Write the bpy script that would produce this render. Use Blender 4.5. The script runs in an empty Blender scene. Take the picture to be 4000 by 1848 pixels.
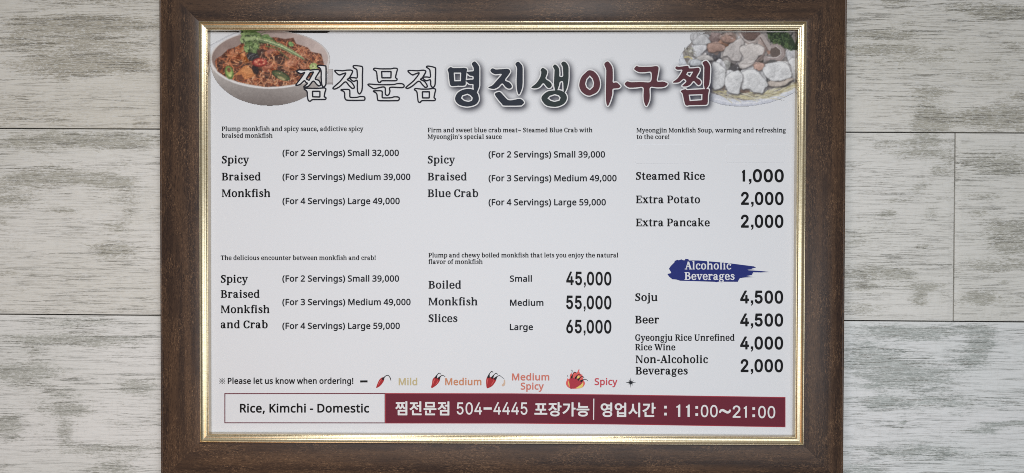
# Framed menu board hanging on a wall of whitewashed planks.
import bpy, bmesh, math, random
import numpy as np
from mathutils import Matrix, Vector

scene = bpy.context.scene
COL = scene.collection

# ------------------------------------------------------------------ camera, light, exposure
CAM = dict(loc=(0.034737, 0.011015, 1.456426), rot=(-0.0120485, 0.0085824, 0.0024161))      # in the frame of the board: x right, y up, z out of the wall
BOARD = Matrix.Translation((0, 0, 1.5)) @ Matrix.Rotation(math.radians(90), 4, 'X')
cam_data = bpy.data.cameras.new('camera')
cam_data.sensor_width = 36.0
cam_data.lens = 36.0 * 2774.0 / 4000.0
cam_data.clip_start = 0.01
cam_data.clip_end = 100
cam = bpy.data.objects.new('camera', cam_data)
COL.objects.link(cam)
from mathutils import Euler
cam.matrix_world = BOARD @ Matrix.Translation(CAM['loc']) @ Euler(CAM['rot'], 'XYZ').to_matrix().to_4x4()
scene.camera = cam

world = bpy.data.worlds.new('World')
scene.world = world
world.use_nodes = True
bg = world.node_tree.nodes['Background']
bg.inputs[0].default_value = (1.0, 0.97, 0.93, 1)
bg.inputs[1].default_value = 0.13

def lamp(name, loc, target, size, power, color, size_y=None):
    d = bpy.data.lights.new(name, 'AREA')
    d.energy = power
    d.color = color
    d.shape = 'RECTANGLE'
    d.size = size
    d.size_y = size_y or size
    o = bpy.data.objects.new(name, d)
    COL.objects.link(o)
    o.location = loc
    o.rotation_euler = (Vector(target) - Vector(loc)).to_track_quat('-Z', 'Y').to_euler()
    return o
for _x in (-0.62, 0.29):
    lamp('ceiling_light', (_x, -1.5, 2.36), (_x, -1.40, 1.0), 0.40, 11.5, (0.97, 0.98, 1.0), 0.40)
lamp('ceiling_bounce', (0.0, -1.9, 2.62), (0.0, -1.9, 0.0), 4.2, 6, (1.0, 0.98, 0.94), 2.6)
lamp('window_light', (0.3, -2.5, 1.0), (0.0, 0.0, 1.2), 3.2, 24, (0.88, 0.94, 1.0), 1.1)
lamp('warm_fill', (-0.80, -1.2, 0.70), (-0.45, 0.0, 1.93), 0.8, 1.4, (1.0, 0.46, 0.14), 0.5)  # added unseen light, stands in for warm floor reflected in the top gold liner

vs = scene.view_settings
vs.view_transform = 'Standard'
vs.look = 'None'
vs.exposure = 0.05
vs.gamma = 1.0

# ------------------------------------------------------------------ helpers
def lin(c):
    c = c / 255.0
    return c / 12.92 if c <= 0.04045 else ((c + 0.055) / 1.055) ** 2.4
def ink(r, g, b, k=1.40):
    """ink colour from the tone it has beside the paper"""
    return tuple(min(0.95, lin(v) * k) for v in (r, g, b)) + (1,)

def empty(name, parent=None):
    o = bpy.data.objects.new(name, None)
    COL.objects.link(o)
    o.parent = parent
    return o
def mesh_obj(name, verts, faces, mat, parent=None, smooth=None):
    me = bpy.data.meshes.new(name)
    me.from_pydata([tuple(v) for v in verts], [], faces)
    me.update()
    if mat is not None:
        me.materials.append(mat)
    if smooth:
        me.shade_smooth()
        me.set_sharp_from_angle(angle=math.radians(smooth))
    o = bpy.data.objects.new(name, me)
    COL.objects.link(o)
    o.parent = parent
    return o

class Nodes:
    def __init__(s, name):
        s.m = bpy.data.materials.new(name)
        s.m.use_nodes = True
        s.t = s.m.node_tree
        s.b = s.t.nodes['Principled BSDF']
    def n(s, kind, **kw):
        x = s.t.nodes.new('ShaderNode' + kind)
        for k, v in kw.items():
            setattr(x, k, v)
        return x
    def l(s, a, b):
        s.t.links.new(a, b)
    def set(s, **kw):
        for k, v in kw.items():
            s.b.inputs[k.replace('_', ' ')].default_value = v
    def math(s, op, a, b=None, c=None, clamp=False):
        x = s.n('Math', operation=op, use_clamp=clamp)
        for i, v in enumerate((a, b, c)):
            if v is None: continue
            if isinstance(v, (int, float)): x.inputs[i].default_value = v
            else: s.l(v, x.inputs[i])
        return x.outputs[0]
    def mix(s, f, a, b):
        x = s.n('Mix', data_type='RGBA')
        for i, v in ((0, f), (6, a), (7, b)):
            if isinstance(v, (int, float)): x.inputs[i].default_value = v
            elif isinstance(v, tuple): x.inputs[i].default_value = v
            else: s.l(v, x.inputs[i])
        return x.outputs[2]
    def noise(s, vec, scale, detail=4, rough=0.5, stretch=(1, 1, 1), dist=0.0):
        mp = s.n('Mapping')
        mp.inputs['Scale'].default_value = stretch
        s.l(vec, mp.inputs['Vector'])
        x = s.n('TexNoise')
        x.inputs['Scale'].default_value = scale
        x.inputs['Detail'].default_value = detail
        x.inputs['Roughness'].default_value = rough
        x.inputs['Distortion'].default_value = dist
        s.l(mp.outputs[0], x.inputs['Vector'])
        return x.outputs['Fac']
    def step(s, v, a, b, smooth=True):
        x = s.n('MapRange', clamp=True)
        if smooth: x.interpolation_type = 'SMOOTHSTEP'
        x.inputs[1].default_value = a
        x.inputs[2].default_value = b
        s.l(v, x.inputs[0])
        return x.outputs[0]
    def coords(s, shift=True):
        tc = s.n('TexCoord')
        if not shift: return tc.outputs['Object']
        oi = s.n('ObjectInfo')
        a = s.n('VectorMath', operation='ADD')
        sc = s.n('VectorMath', operation='SCALE')
        sc.inputs[0].default_value = (37.1, 91.7, 13.3)
        s.l(oi.outputs['Random'], sc.inputs['Scale'])
        s.l(tc.outputs['Object'], a.inputs[0])
        s.l(sc.outputs[0], a.inputs[1])
        return a.outputs[0]
    def bump(s, h, strength, dist):
        x = s.n('Bump')
        x.inputs['Strength'].default_value = strength
        x.inputs['Distance'].default_value = dist
        s.l(h, x.inputs['Height'])
        s.l(x.outputs[0], s.b.inputs['Normal'])

# ------------------------------------------------------------------ materials
def plank_material():
    k = Nodes('whitewashed_plank')
    v = k.coords()
    w = k.n('Attribute', attribute_name='wear').outputs['Fac']
    tone = k.n('Attribute', attribute_name='tone').outputs['Fac']
    fine = k.noise(v, 1.0, 6, 0.68, (9, 250, 250), 1.0)          # grain lines
    hair = k.noise(v, 1.0, 4, 0.6, (26, 620, 620), 0.5)
    mid = k.noise(v, 1.0, 8, 0.78, (12, 50, 50), 0.7)            # ragged patches
    rag = k.noise(v, 1.0, 7, 0.84, (120, 380, 380), 0.6)          # speckle of the worn paint
    big = k.noise(v, 1.0, 3, 0.5, (2.4, 7, 7))
    brush = k.noise(v, 1.0, 4, 0.7, (110, 22, 22), 0.6)          # cross brush marks
    h = k.math('ADD', k.math('MULTIPLY', mid, 0.46), k.math('MULTIPLY', rag, 0.40))
    h = k.math('ADD', h, k.math('MULTIPLY', fine, 0.16))
    ww = k.math('ADD', k.math('MULTIPLY', w, 0.31), k.math('MULTIPLY', k.step(big, 0.40, 0.70), 0.06))
    m = k.step(k.math('ADD', ww, h), 0.595, 0.715)
    tint = k.mix(k.step(big, 0.35, 0.65), k.mix(tone, ink(197, 192, 181), ink(209, 211, 210)), k.mix(tone, ink(206, 202, 193), ink(215, 217, 217)))
    tint = k.mix(k.math('MULTIPLY', k.step(brush, 0.52, 0.75), 0.22), tint, ink(166, 164, 156))
    worn = k.mix(tone, ink(152, 145, 128), ink(148, 154, 149))
    c = k.mix(k.math('MULTIPLY', m, 0.74), tint, worn)
    lm = k.step(k.noise(v, 1.0, 3, 0.6, (3, 24, 24)), 0.38, 0.62)
    la = k.math('MULTIPLY', k.step(fine, 0.525, 0.585), k.math('ADD', k.math('ADD', k.math('MULTIPLY', lm, 0.46), 0.16), k.math('MULTIPLY', w, 0.36)), clamp=True)
    c = k.mix(la, c, k.mix(tone, ink(98, 93, 82), ink(98, 103, 99)))
    lb = k.math('MULTIPLY', k.step(hair, 0.53, 0.62), k.math('ADD', k.math('ADD', k.math('MULTIPLY', lm, 0.30), 0.14), k.math('MULTIPLY', m, 0.40)))
    c = k.mix(lb, c, ink(106, 102, 94))
    dk = k.math('MULTIPLY', k.step(rag, 0.56, 0.72), k.math('MULTIPLY', m, 0.5))
    c = k.mix(dk, c, ink(92, 88, 80))
    lt = k.math('MULTIPLY', k.step(rag, 0.51, 0.41), 0.58)
    c = k.mix(lt, c, ink(206, 206, 204))
    k.l(c, k.b.inputs['Base Color'])
    k.set(Roughness=0.55)
    k.b.inputs['Specular IOR Level'].default_value = 0.25
    k.bump(k.math('ADD', k.math('MULTIPLY', fine, -0.7), k.math('MULTIPLY', rag, 0.5)), 0.5, 0.0012)
    return k.m

def wood_material():
    k = Nodes('dark_frame_wood')
    v = k.coords()
    streak = k.noise(v, 1.0, 6, 0.7, (90, 420, 420), 0.7)
    broad = k.noise(v, 1.0, 3, 0.5, (3.0, 62, 62))
    flake = k.noise(v, 1.0, 5, 0.78, (250, 520, 520), 0.9)
    patch = k.noise(v, 1.0, 4, 0.6, (11, 26, 26))
    c = k.mix(k.step(broad, 0.36, 0.64), ink(52, 39, 33), ink(75, 56, 43))
    c = k.mix(k.math('MULTIPLY', k.step(streak, 0.50, 0.70), k.step(patch, 0.25, 0.65)), c, ink(108, 83, 63))
    c = k.mix(k.math('MULTIPLY', k.step(streak, 0.47, 0.32), 0.8), c, ink(30, 22, 21))
    fl = k.math('MULTIPLY', k.step(flake, 0.53, 0.68), k.step(patch, 0.36, 0.62))
    c = k.mix(k.math('MULTIPLY', fl, 0.8), c, ink(146, 114, 86))
    c = k.mix(k.math('MULTIPLY', k.step(flake, 0.47, 0.32), 0.75), c, ink(26, 20, 20))
    k.l(c, k.b.inputs['Base Color'])
    k.set(Roughness=0.34)
    k.b.inputs['Specular IOR Level'].default_value = 0.34
    k.bump(k.math('ADD', streak, flake), 0.12, 0.0004)
    return k.m

def gold_material():
    k = Nodes('brushed_gold')
    v = k.coords()
    cross = k.noise(v, 1.0, 3, 0.6, (760, 130, 130), 0.8)        # fine marks across the moulding
    fleck = k.noise(v, 1.0, 3, 0.6, (520, 520, 520), 0.5)
    rub = k.noise(v, 1.0, 4, 0.6, (20, 300, 300))
    c = k.mix(k.step(cross, 0.35, 0.65), (0.74, 0.61, 0.39, 1), (0.90, 0.79, 0.56, 1))
    c = k.mix(k.math('MULTIPLY', k.step(rub, 0.56, 0.78), 0.45), c, (0.40, 0.31, 0.19, 1))
    c = k.mix(k.math('MULTIPLY', k.step(fleck, 0.62, 0.74), 0.35), c, (0.36, 0.29, 0.18, 1))
    k.l(c, k.b.inputs['Base Color'])
    k.set(Metallic=1.0, Roughness=0.27)
    k.bump(cross, 0.10, 0.0004)
    return k.m

def lip_material():
    k = Nodes('polished_gold_lip')
    v = k.coords()
    c = k.mix(k.noise(v, 1.0, 3, 0.5, (60, 200, 200)), (0.50, 0.44, 0.36, 1), (0.66, 0.60, 0.50, 1))
    k.l(c, k.b.inputs['Base Color'])
    k.set(Metallic=1.0, Roughness=0.14)
    return k.m

def paper_material(name='menu_paper', tone=(208, 209, 212)):
    k = Nodes(name)
    v = k.coords(False)
    a = k.noise(v, 1.0, 4, 0.6, (9, 9, 9))
    b = k.noise(v, 1.0, 2, 0.5, (520, 520, 520))
    lo = tuple(x * 0.975 for x in ink(*tone)[:3]) + (1,)
    c = k.mix(k.math('ADD', k.math('MULTIPLY', a, 0.5), k.math('MULTIPLY', b, 0.5)), lo, ink(*tone))
    k.l(c, k.b.inputs['Base Color'])
    k.set(Roughness=0.45)
    k.b.inputs['Specular IOR Level'].default_value = 0.25
    return k.m

def ink_material(name, rgb, mottle=0.12, rough=0.5):
    k = Nodes(name)
    v = k.coords(False)
    f = k.noise(v, 1.0, 3, 0.6, (900, 900, 900))
    a = ink(*rgb)
    lo = tuple(x * (1 - mottle) for x in a[:3]) + (1,)
    hi = tuple(min(0.95, x * (1 + mottle)) for x in a[:3]) + (1,)
    k.l(k.mix(f, lo, hi), k.b.inputs['Base Color'])
    k.set(Roughness=rough)
    k.b.inputs['Specular IOR Level'].default_value = 0.2
    return k.m

def photo_print_material():
    k = Nodes('printed_photo')
    v = k.coords(False)
    a = k.n('Attribute', attribute_name='print')
    f = k.noise(v, 1.0, 3, 0.7, (700, 700, 700))
    hsv = k.n('HueSaturation')
    k.l(a.outputs['Color'], hsv.inputs['Color'])
    k.l(k.math('ADD', 0.86, k.math('MULTIPLY', f, 0.28)), hsv.inputs['Value'])
    k.l(hsv.outputs[0], k.b.inputs['Base Color'])
    k.set(Roughness=0.5)
    k.b.inputs['Specular IOR Level'].default_value = 0.2
    return k.m

def shade_print_material():
    k = Nodes('printed_soft_edge')
    a = k.n('Attribute', attribute_name='cover')
    k.set(Base_Color=ink(38, 38, 58), Roughness=0.5)
    k.l(a.outputs['Fac'], k.b.inputs['Alpha'])
    return k.m

M_PLANK, M_WOOD, M_GOLD, M_LIP = plank_material(), wood_material(), gold_material(), lip_material()
M_PAPER = paper_material()
M_BACK = ink_material('dark_backing', (38, 36, 36))
M_PHOTO, M_SHADE = photo_print_material(), shade_print_material()
INKS = {n: ink_material('ink_' + n, c) for n, c in {
    'black': (11, 11, 14), 'charcoal': (29, 31, 36), 'navy': (38, 43, 54), 'teal': (41, 50, 51), 'plum': (82, 45, 53),
    'white': (222, 220, 224), 'outline': (22, 23, 34), 'maroon': (99, 33, 48), 'red_edge': (160, 62, 72),
    'lilac': (206, 208, 226), 'blue': (30, 40, 106), 'khaki': (180, 166, 128), 'copper': (186, 128, 98), 'rust': (190, 112, 98),
    'crimson': (182, 74, 82), 'pepper': (156, 42, 46), 'pepper_light': (198, 92, 90), 'stem': (34, 30, 34), 'tan': (194, 168, 148),
    'flame': (204, 92, 88), 'glow': (226, 188, 104), 'pods': (160, 52, 64)}.items()}

# ------------------------------------------------------------------ the wall
wall = empty('plank_wall')
wall.matrix_world = BOARD
wall['label'] = 'whitewashed weathered wooden plank wall behind the framed menu'
wall['category'] = 'wall'
wall['kind'] = 'structure'
WALL_Z = -0.030
WEAR = [(-0.8229, 0.4887, 0.1465, 0.0146, 0.45), (-0.9045, 0.4741, 0.0188, 0.0042, 0.8), (-0.886, 0.4368, 0.1927, 0.0187, 0.78), (-0.8862, 0.3963, 0.1927, 0.0218, 0.5), (-0.855, 0.3495, 0.1613, 0.0228, 0.68), (-0.9232, 0.3203, 0.0073, 0.0166, 0.6), (-1.0084, 0.2828, 0.0714, 0.0083, 0.4), (-0.9246, 0.2422, 0.0461, 0.0218, 0.45), (-1.0423, 0.2369, 0.0377, 0.0166, 0.4), (-0.761, 0.2309, 0.0251, 0.0104, 0.35), (-0.8452, 0.1939, 0.151, 0.02, 0.78), (-0.9985, 0.1879, 0.0819, 0.0218, 0.6), (-0.9548, 0.1128, 0.1261, 0.0196, 0.8), (-0.7993, 0.1037, 0.0461, 0.0166, 0.5), (-0.7911, 0.0703, 0.0419, 0.0166, 0.4), (-1.0265, 0.0698, 0.0546, 0.025, 0.5), (-0.9172, 0.0449, 0.0378, 0.0083, 0.45), (-0.7828, 0.0411, 0.0125, 0.0167, 0.6), (-1.0563, 0.0237, 0.0252, 0.0083, 0.5), (-0.8165, 0.0096, 0.0293, 0.0187, 0.45), (-0.823, -0.0383, 0.0525, 0.0208, 0.75), (-1.0292, -0.0305, 0.0105, 0.0042, 0.5), (-1.0443, -0.0861, 0.0379, 0.0135, 0.4), (-1.0066, -0.1248, 0.0336, 0.0146, 0.3), (-0.8719, -0.1411, 0.0252, 0.0104, 0.25), (-0.8974, -0.1622, 0.1853, 0.0057, 0.3), (-0.9059, -0.1905, 0.1179, 0.0153, 0.5), (-0.923, -0.2284, 0.1601, 0.0172, 0.66), (-0.9821, -0.2538, 0.0253, 0.0073, 0.6), (-1.0077, -0.2991, 0.0758, 0.0375, 0.55), (-0.976, -0.2864, 0.1076, 0.008, 0.4), (-0.7674, -0.3233, 0.0547, 0.0208, 0.55), (-0.9277, -0.3409, 0.0631, 0.0292, 0.4), (-0.9173, -0.3745, 0.0485, 0.0124, 0.6), (-1.0463, -0.4025, 0.0378, 0.0314, 0.62), (-0.9218, -0.425, 0.0146, 0.0294, 0.45), (-0.8334, -0.4604, 0.1202, 0.0141, 0.5), (-0.8272, -0.5067, 0.0632, 0.0313, 0.65), (-1.0596, -0.4953, 0.0253, 0.0104, 0.5), (0.8177, 0.486, 0.0371, 0.0123, 0.7), (0.9369, 0.4737, 0.0329, 0.0082, 0.5), (1.0313, 0.4603, 0.0863, 0.0175, 0.7), (0.744, 0.4521, 0.0288, 0.0031, 0.6), (0.7833, 0.4151, 0.1008, 0.0093, 0.92), (0.8346, 0.4336, 0.0288, 0.0093, 0.4), (0.7877, 0.3842, 0.105, 0.0113, 0.9), (0.9439, 0.3822, 0.0514, 0.0072, 0.5), (1.0526, 0.3915, 0.0329, 0.0123, 0.5), (0.9641, 0.4089, 0.0801, 0.0031, 0.4), (0.9007, 0.3616, 0.2179, 0.0112, 0.45), (1.0163, 0.3256, 0.1027, 0.0123, 0.4), (0.8559, 0.3461, 0.0247, 0.0041, 0.5), (0.8913, 0.2967, 0.0474, 0.0165, 0.5), (0.8877, 0.2472, 0.0353, 0.033, 0.72), (1.0172, 0.2432, 0.1029, 0.0205, 0.78), (0.8941, 0.2276, 0.0372, 0.0154, 0.9), (1.0742, 0.2886, 0.0453, 0.0164, 0.5), (1.0462, 0.2175, 0.074, 0.0051, 0.6), (0.8625, 0.1915, 0.0793, 0.0102, 0.6), (0.875, 0.1694, 0.067, 0.0096, 0.75), (0.9135, 0.1296, 0.0269, 0.0144, 0.5), (0.8747, 0.1006, 0.0248, 0.0144, 0.55), (0.8584, 0.0736, 0.0495, 0.004, 0.4), (0.8072, 0.0425, 0.0186, 0.0103, 0.5), (0.8958, 0.0468, 0.0208, 0.0186, 0.45), (0.7765, 0.0134, 0.0579, 0.0144, 0.4), (1.0318, 0.1473, 0.0894, 0.0215, 0.82), (1.0595, 0.1278, 0.0617, 0.004, 0.5), (1.0037, 0.0791, 0.0606, 0.0112, 0.5), (0.9917, 0.047, 0.0483, 0.0102, 0.4), (1.0566, 0.0162, 0.066, 0.0205, 0.6), (0.7272, -0.0134, 0.0415, 0.0206, 0.5), (0.88, -0.0255, 0.0207, 0.0082, 0.6), (0.7773, -0.0807, 0.091, 0.0174, 0.66), (0.8351, -0.0837, 0.0331, 0.0103, 0.85), (0.7672, -0.1108, 0.027, 0.0144, 0.5), (0.8766, -0.1074, 0.0537, 0.005, 0.6), (0.8849, -0.1126, 0.0248, 0.0082, 0.7), (0.8707, -0.1375, 0.0187, 0.0165, 0.6), (0.9222, -0.1249, 0.0083, 0.0083, 0.5), (0.7511, -0.1566, 0.0642, 0.0102, 0.4), (1.0611, -0.0167, 0.062, 0.0247, 0.7), (1.034, -0.0644, 0.0896, 0.0225, 0.6), (1.0476, -0.0996, 0.0186, 0.0062, 0.7), (0.9935, -0.1309, 0.0484, 0.0206, 0.68), (1.083, -0.1368, 0.0413, 0.0123, 0.35), (0.8567, -0.204, 0.1695, 0.0202, 0.62), (1.0036, -0.2243, 0.0272, 0.0373, 0.75), (0.7623, -0.2585, 0.0748, 0.0372, 0.55), (0.8618, -0.2955, 0.1244, 0.0411, 0.62), (0.9771, -0.2618, 0.0333, 0.0248, 0.5), (0.9076, -0.3515, 0.2192, 0.0136, 0.5), (0.7921, -0.3541, 0.0208, 0.0082, 0.85), (1.0693, -0.3945, 0.0578, 0.006, 0.8), (1.0034, -0.4094, 0.0538, 0.006, 0.62), (0.84, -0.3935, 0.0104, 0.0041, 0.8), (0.8963, -0.4496, 0.0664, 0.0205, 0.5), (0.9086, -0.462, 0.2193, 0.0114, 0.42), (0.756, -0.4983, 0.0665, 0.0226, 0.5), (1.1008, -0.2613, 0.0248, 0.0082, 0.5)]      # x, y, half width, half height, strength of the worn patches
PLANKS = [
    ([(-1.3486, 0.22041), (0.2486, 0.21521), (0.2486, 0.60499), (-1.3486, 0.61019)], 0.05),
    ([(0.2514, 0.21521), (1.3486, 0.21163), (1.3486, 0.60141), (0.2514, 0.60499)], 0.25),
    ([(-1.3486, -0.17105), (-0.30799, -0.17531), (-0.30799, 0.21422), (-1.3486, 0.21761)], 0.3),
    ([(-0.30519, -0.17531), (0.94201, -0.1804), (0.94201, 0.21016), (-0.30519, 0.21422)], 0.4),
    ([(0.94481, -0.1804), (1.3486, -0.18206), (1.3486, 0.20883), (0.94481, 0.21016)], 0.4),
    ([(-1.3486, -0.56363), (0.0986, -0.56954), (0.0986, -0.17976), (-1.3486, -0.17385)], 0.6),
    ([(0.1014, -0.56954), (1.3486, -0.57464), (1.3486, -0.18486), (0.1014, -0.17976)], 1.0),
]  # corner points and tone of each plank
def plank(corners, tone):
    (ax, ay), (bx, by), (cx, cy), (dx, dy) = corners          # bottom left, bottom right, top right, top left
    nx = max(2, int((bx - ax) / 0.012)); ny = max(2, int((dy - ay) / 0.008))
    u, v = np.meshgrid(np.linspace(0, 1, nx + 1), np.linspace(0, 1, ny + 1))
    X = (1 - v) * ((1 - u) * ax + u * bx) + v * ((1 - u) * dx + u * cx)
    Y = (1 - v) * ((1 - u) * ay + u * by) + v * ((1 - u) * dy + u * cy)
    edge = np.minimum(np.minimum(u * (bx - ax), (1 - u) * (bx - ax)), np.minimum(v, 1 - v) * (dy - ay))
    Z = WALL_Z - 0.0012 * np.clip(1 - edge / 0.0011, 0, 1)
    wear = np.full(X.shape, 0.08)
    for x, y, rx, ry, s in WEAR:
        d = np.abs((X - x) / rx) ** 2.4 + np.abs((Y - y) / ry) ** 2.0
        wear = 1 - (1 - wear) * (1 - 0.92 * s * np.exp(-1.1 * d))
    verts = np.stack([X, Y, Z], -1).reshape(-1, 3)
    W = nx + 1
    faces = [(j * W + i, j * W + i + 1, (j + 1) * W + i + 1, (j + 1) * W + i) for j in range(ny) for i in range(nx)]
    n = len(verts)                                             # sides and back
    rim = [(ax, ay), (bx, by), (cx, cy), (dx, dy)]
    front = [0, nx, n - 1, n - 1 - nx]
    V = [tuple(p) for p in verts] + [(p[0], p[1], WALL_Z - 0.012) for p in rim]
    for i in range(4):
        j = (i + 1) % 4
        faces.append((front[j], front[i], n + i, n + j))
    faces.append((n + 3, n + 2, n + 1, n))
    o = mesh_obj('plank', V, faces, M_PLANK, wall)
    at = o.data.attributes.new('wear', 'FLOAT', 'POINT')
    at.data.foreach_set('value', np.concatenate([wear.ravel(), np.zeros(4)]).astype(np.float32))
    at = o.data.attributes.new('tone', 'FLOAT', 'POINT')
    at.data.foreach_set('value', np.full(len(V), tone, np.float32))
    return o
for c, t in PLANKS:
    plank(c, t)
mesh_obj('backing', [(-1.6, -1.1, WALL_Z - 0.013), (1.6, -1.1, WALL_Z - 0.013), (1.6, 1.1, WALL_Z - 0.013), (-1.6, 1.1, WALL_Z - 0.013)],
         [(0, 1, 2, 3)], M_BACK, wall)

# ------------------------------------------------------------------ the framed menu
menu = empty('framed_menu')
menu.matrix_world = BOARD
menu['label'] = 'framed restaurant menu in a brown wooden frame with gold inner edge on the plank wall'
menu['category'] = 'menu board'
GW, GH = 0.62000, 0.43204            # half size of the gold edge where it meets the wood

def rail(name, half, profile, mat, angle, offset, direction, mats=None):
    """one mitred moulding: profile (u, z), u outwards (direction +1) or inwards (-1) from the sight line"""
    n = len(profile)
    verts = []
    for s in (-1, 1):
        for u, z in profile:
            verts.append((s * (half + direction * u), direction * u, z))
    faces = []
    for i in range(n):
        j = (i + 1) % n
        f = (i, j, n + j, n + i)
        faces.append(f if direction > 0 else f[::-1])
    faces.append(tuple(range(n))[::-1] if direction > 0 else tuple(range(n)))
    faces.append(tuple(range(n, 2 * n)) if direction > 0 else tuple(range(n, 2 * n))[::-1])
    o = mesh_obj(name, verts, faces, mat, menu, 28)
    if mats:
        o.data.materials.append(mats[0])
        for i in mats[1]:
            o.data.polygons[i].material_index = 1
    o.matrix_local = Matrix.Rotation(angle, 4, 'Z') @ Matrix.Translation((0, offset, 0))
    return o
WOODP = [(0.0000, -0.0295), (0.0000, -0.001), (0.0006, 0.0), (0.0040, 0.0010), (0.0100, 0.0018), (0.0180, 0.0024), (0.0280, 0.0029), (0.0400, 0.0032), (0.0544, 0.0030),
         (0.0624, 0.0021), (0.0704, 0.0004), (0.0769, -0.0016), (0.0786, -0.0022), (0.0794, -0.0012), (0.0810, -0.0006), (0.0828, -0.0012), (0.0838, -0.0028), (0.0840, -0.0060), (0.0840, -0.0295)]
GOLDP = [(0.00018, -0.0212), (0.00018, 0.0036), (0.00054, 0.0043), (0.00127, 0.0043), (0.00172, 0.0032), (0.00271, 0.0020), (0.00407, 0.0008), (0.00543, -0.0001), (0.00670, -0.0007), (0.00796, -0.0010),
         (0.00923, -0.0010), (0.01050, -0.0012), (0.01158, -0.0017), (0.01249, -0.0025), (0.01312, -0.0035), (0.01348, -0.0037), (0.01394, -0.0034), (0.01439, -0.0035), (0.01484, -0.0042), (0.01502, -0.0050), (0.01502, -0.0212)]
for ang, half, off in ((0, GW, GH), (math.pi / 2, GH, GW), (math.pi, GW, GH), (-math.pi / 2, GH, GW)):
    rail('frame_rail', half, WOODP, M_WOOD, ang, off, 1)
    rail('gold_liner', half, GOLDP, M_GOLD, ang, off, -1, (M_LIP, [19]))

SHEET_Z = -0.0170
H = [0.000532458405, 1.19001458e-06, -1.04383373, 1.32038302e-06, -0.000532379469, 0.482493584, 3.10091517e-06, -4.35305354e-06, 1.0]      # layout units of the print to metres on the sheet
def L(x, y):
    w = H[6] * x + H[7] * y + H[8]
    return ((H[0] * x + H[1] * y + H[2]) / w, (H[3] * x + H[4] * y + H[5]) / w)

def slab(name, pts, z, t, mat, parent):
    n = len(pts)
    V = [(p[0], p[1], z) for p in pts] + [(p[0], p[1], z - t) for p in pts]
    F = [tuple(range(n))] + [tuple(range(2 * n - 1, n - 1, -1))] + [((i + 1) % n, i, n + i, n + (i + 1) % n) for i in range(n)]
    return mesh_obj(name, V, F, mat, parent)
sheet = slab('menu_sheet', [L(*p) for p in ((815.5, 1693.5), (1900, 1694.5), (3103, 1708.5), (3109, 123.0), (1950, 126.5), (1290, 124.0), (1276, 129.0), (1060, 128.0), (819, 124.5))], SHEET_Z, 0.002, M_PAPER, menu)
slab('backing_board', [(-GW + 0.003, -GH + 0.003), (GW - 0.003, -GH + 0.003), (GW - 0.003, GH - 0.003), (-GW + 0.003, GH - 0.003)], SHEET_Z - 0.0024, 0.004, M_BACK, menu)

# ------------------------------------------------------------------ printed matter
def flat(name, loops, z, mat, label=None):
    """flat print bounded by closed loops (holes by the even-odd rule) as one mesh on the sheet"""
    cu = bpy.data.curves.new(name, 'CURVE')
    cu.dimensions = '2D'
    cu.fill_mode = 'FRONT'
    for lp in loops:
        sp = cu.splines.new('POLY')
        sp.points.add(len(lp) - 1)
        sp.points.foreach_set('co', [c for x, y in lp for c in (x * 2000.0, y * 2000.0, 0.0, 1.0)])
        sp.use_cyclic_u = True
    t = bpy.data.objects.new(name, cu)
    me = bpy.data.meshes.new_from_object(t)
    bpy.data.objects.remove(t)
    bpy.data.curves.remove(cu)
    me.transform(Matrix.Scale(1 / 2000.0, 4))
    me.name = name
    me.materials.clear()
    me.materials.append(mat)
    o = bpy.data.objects.new(name, me)
    COL.objects.link(o)
    o.parent = sheet
    o.location = (0, 0, SHEET_Z + z)
    if label: o['label'] = label
    return o
def unpack(s, k=1.0):
    return [[(int(a) * k, int(b) * k) for a, b in (p.split(',') for p in c.split())] for c in s.split(';')]

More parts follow.
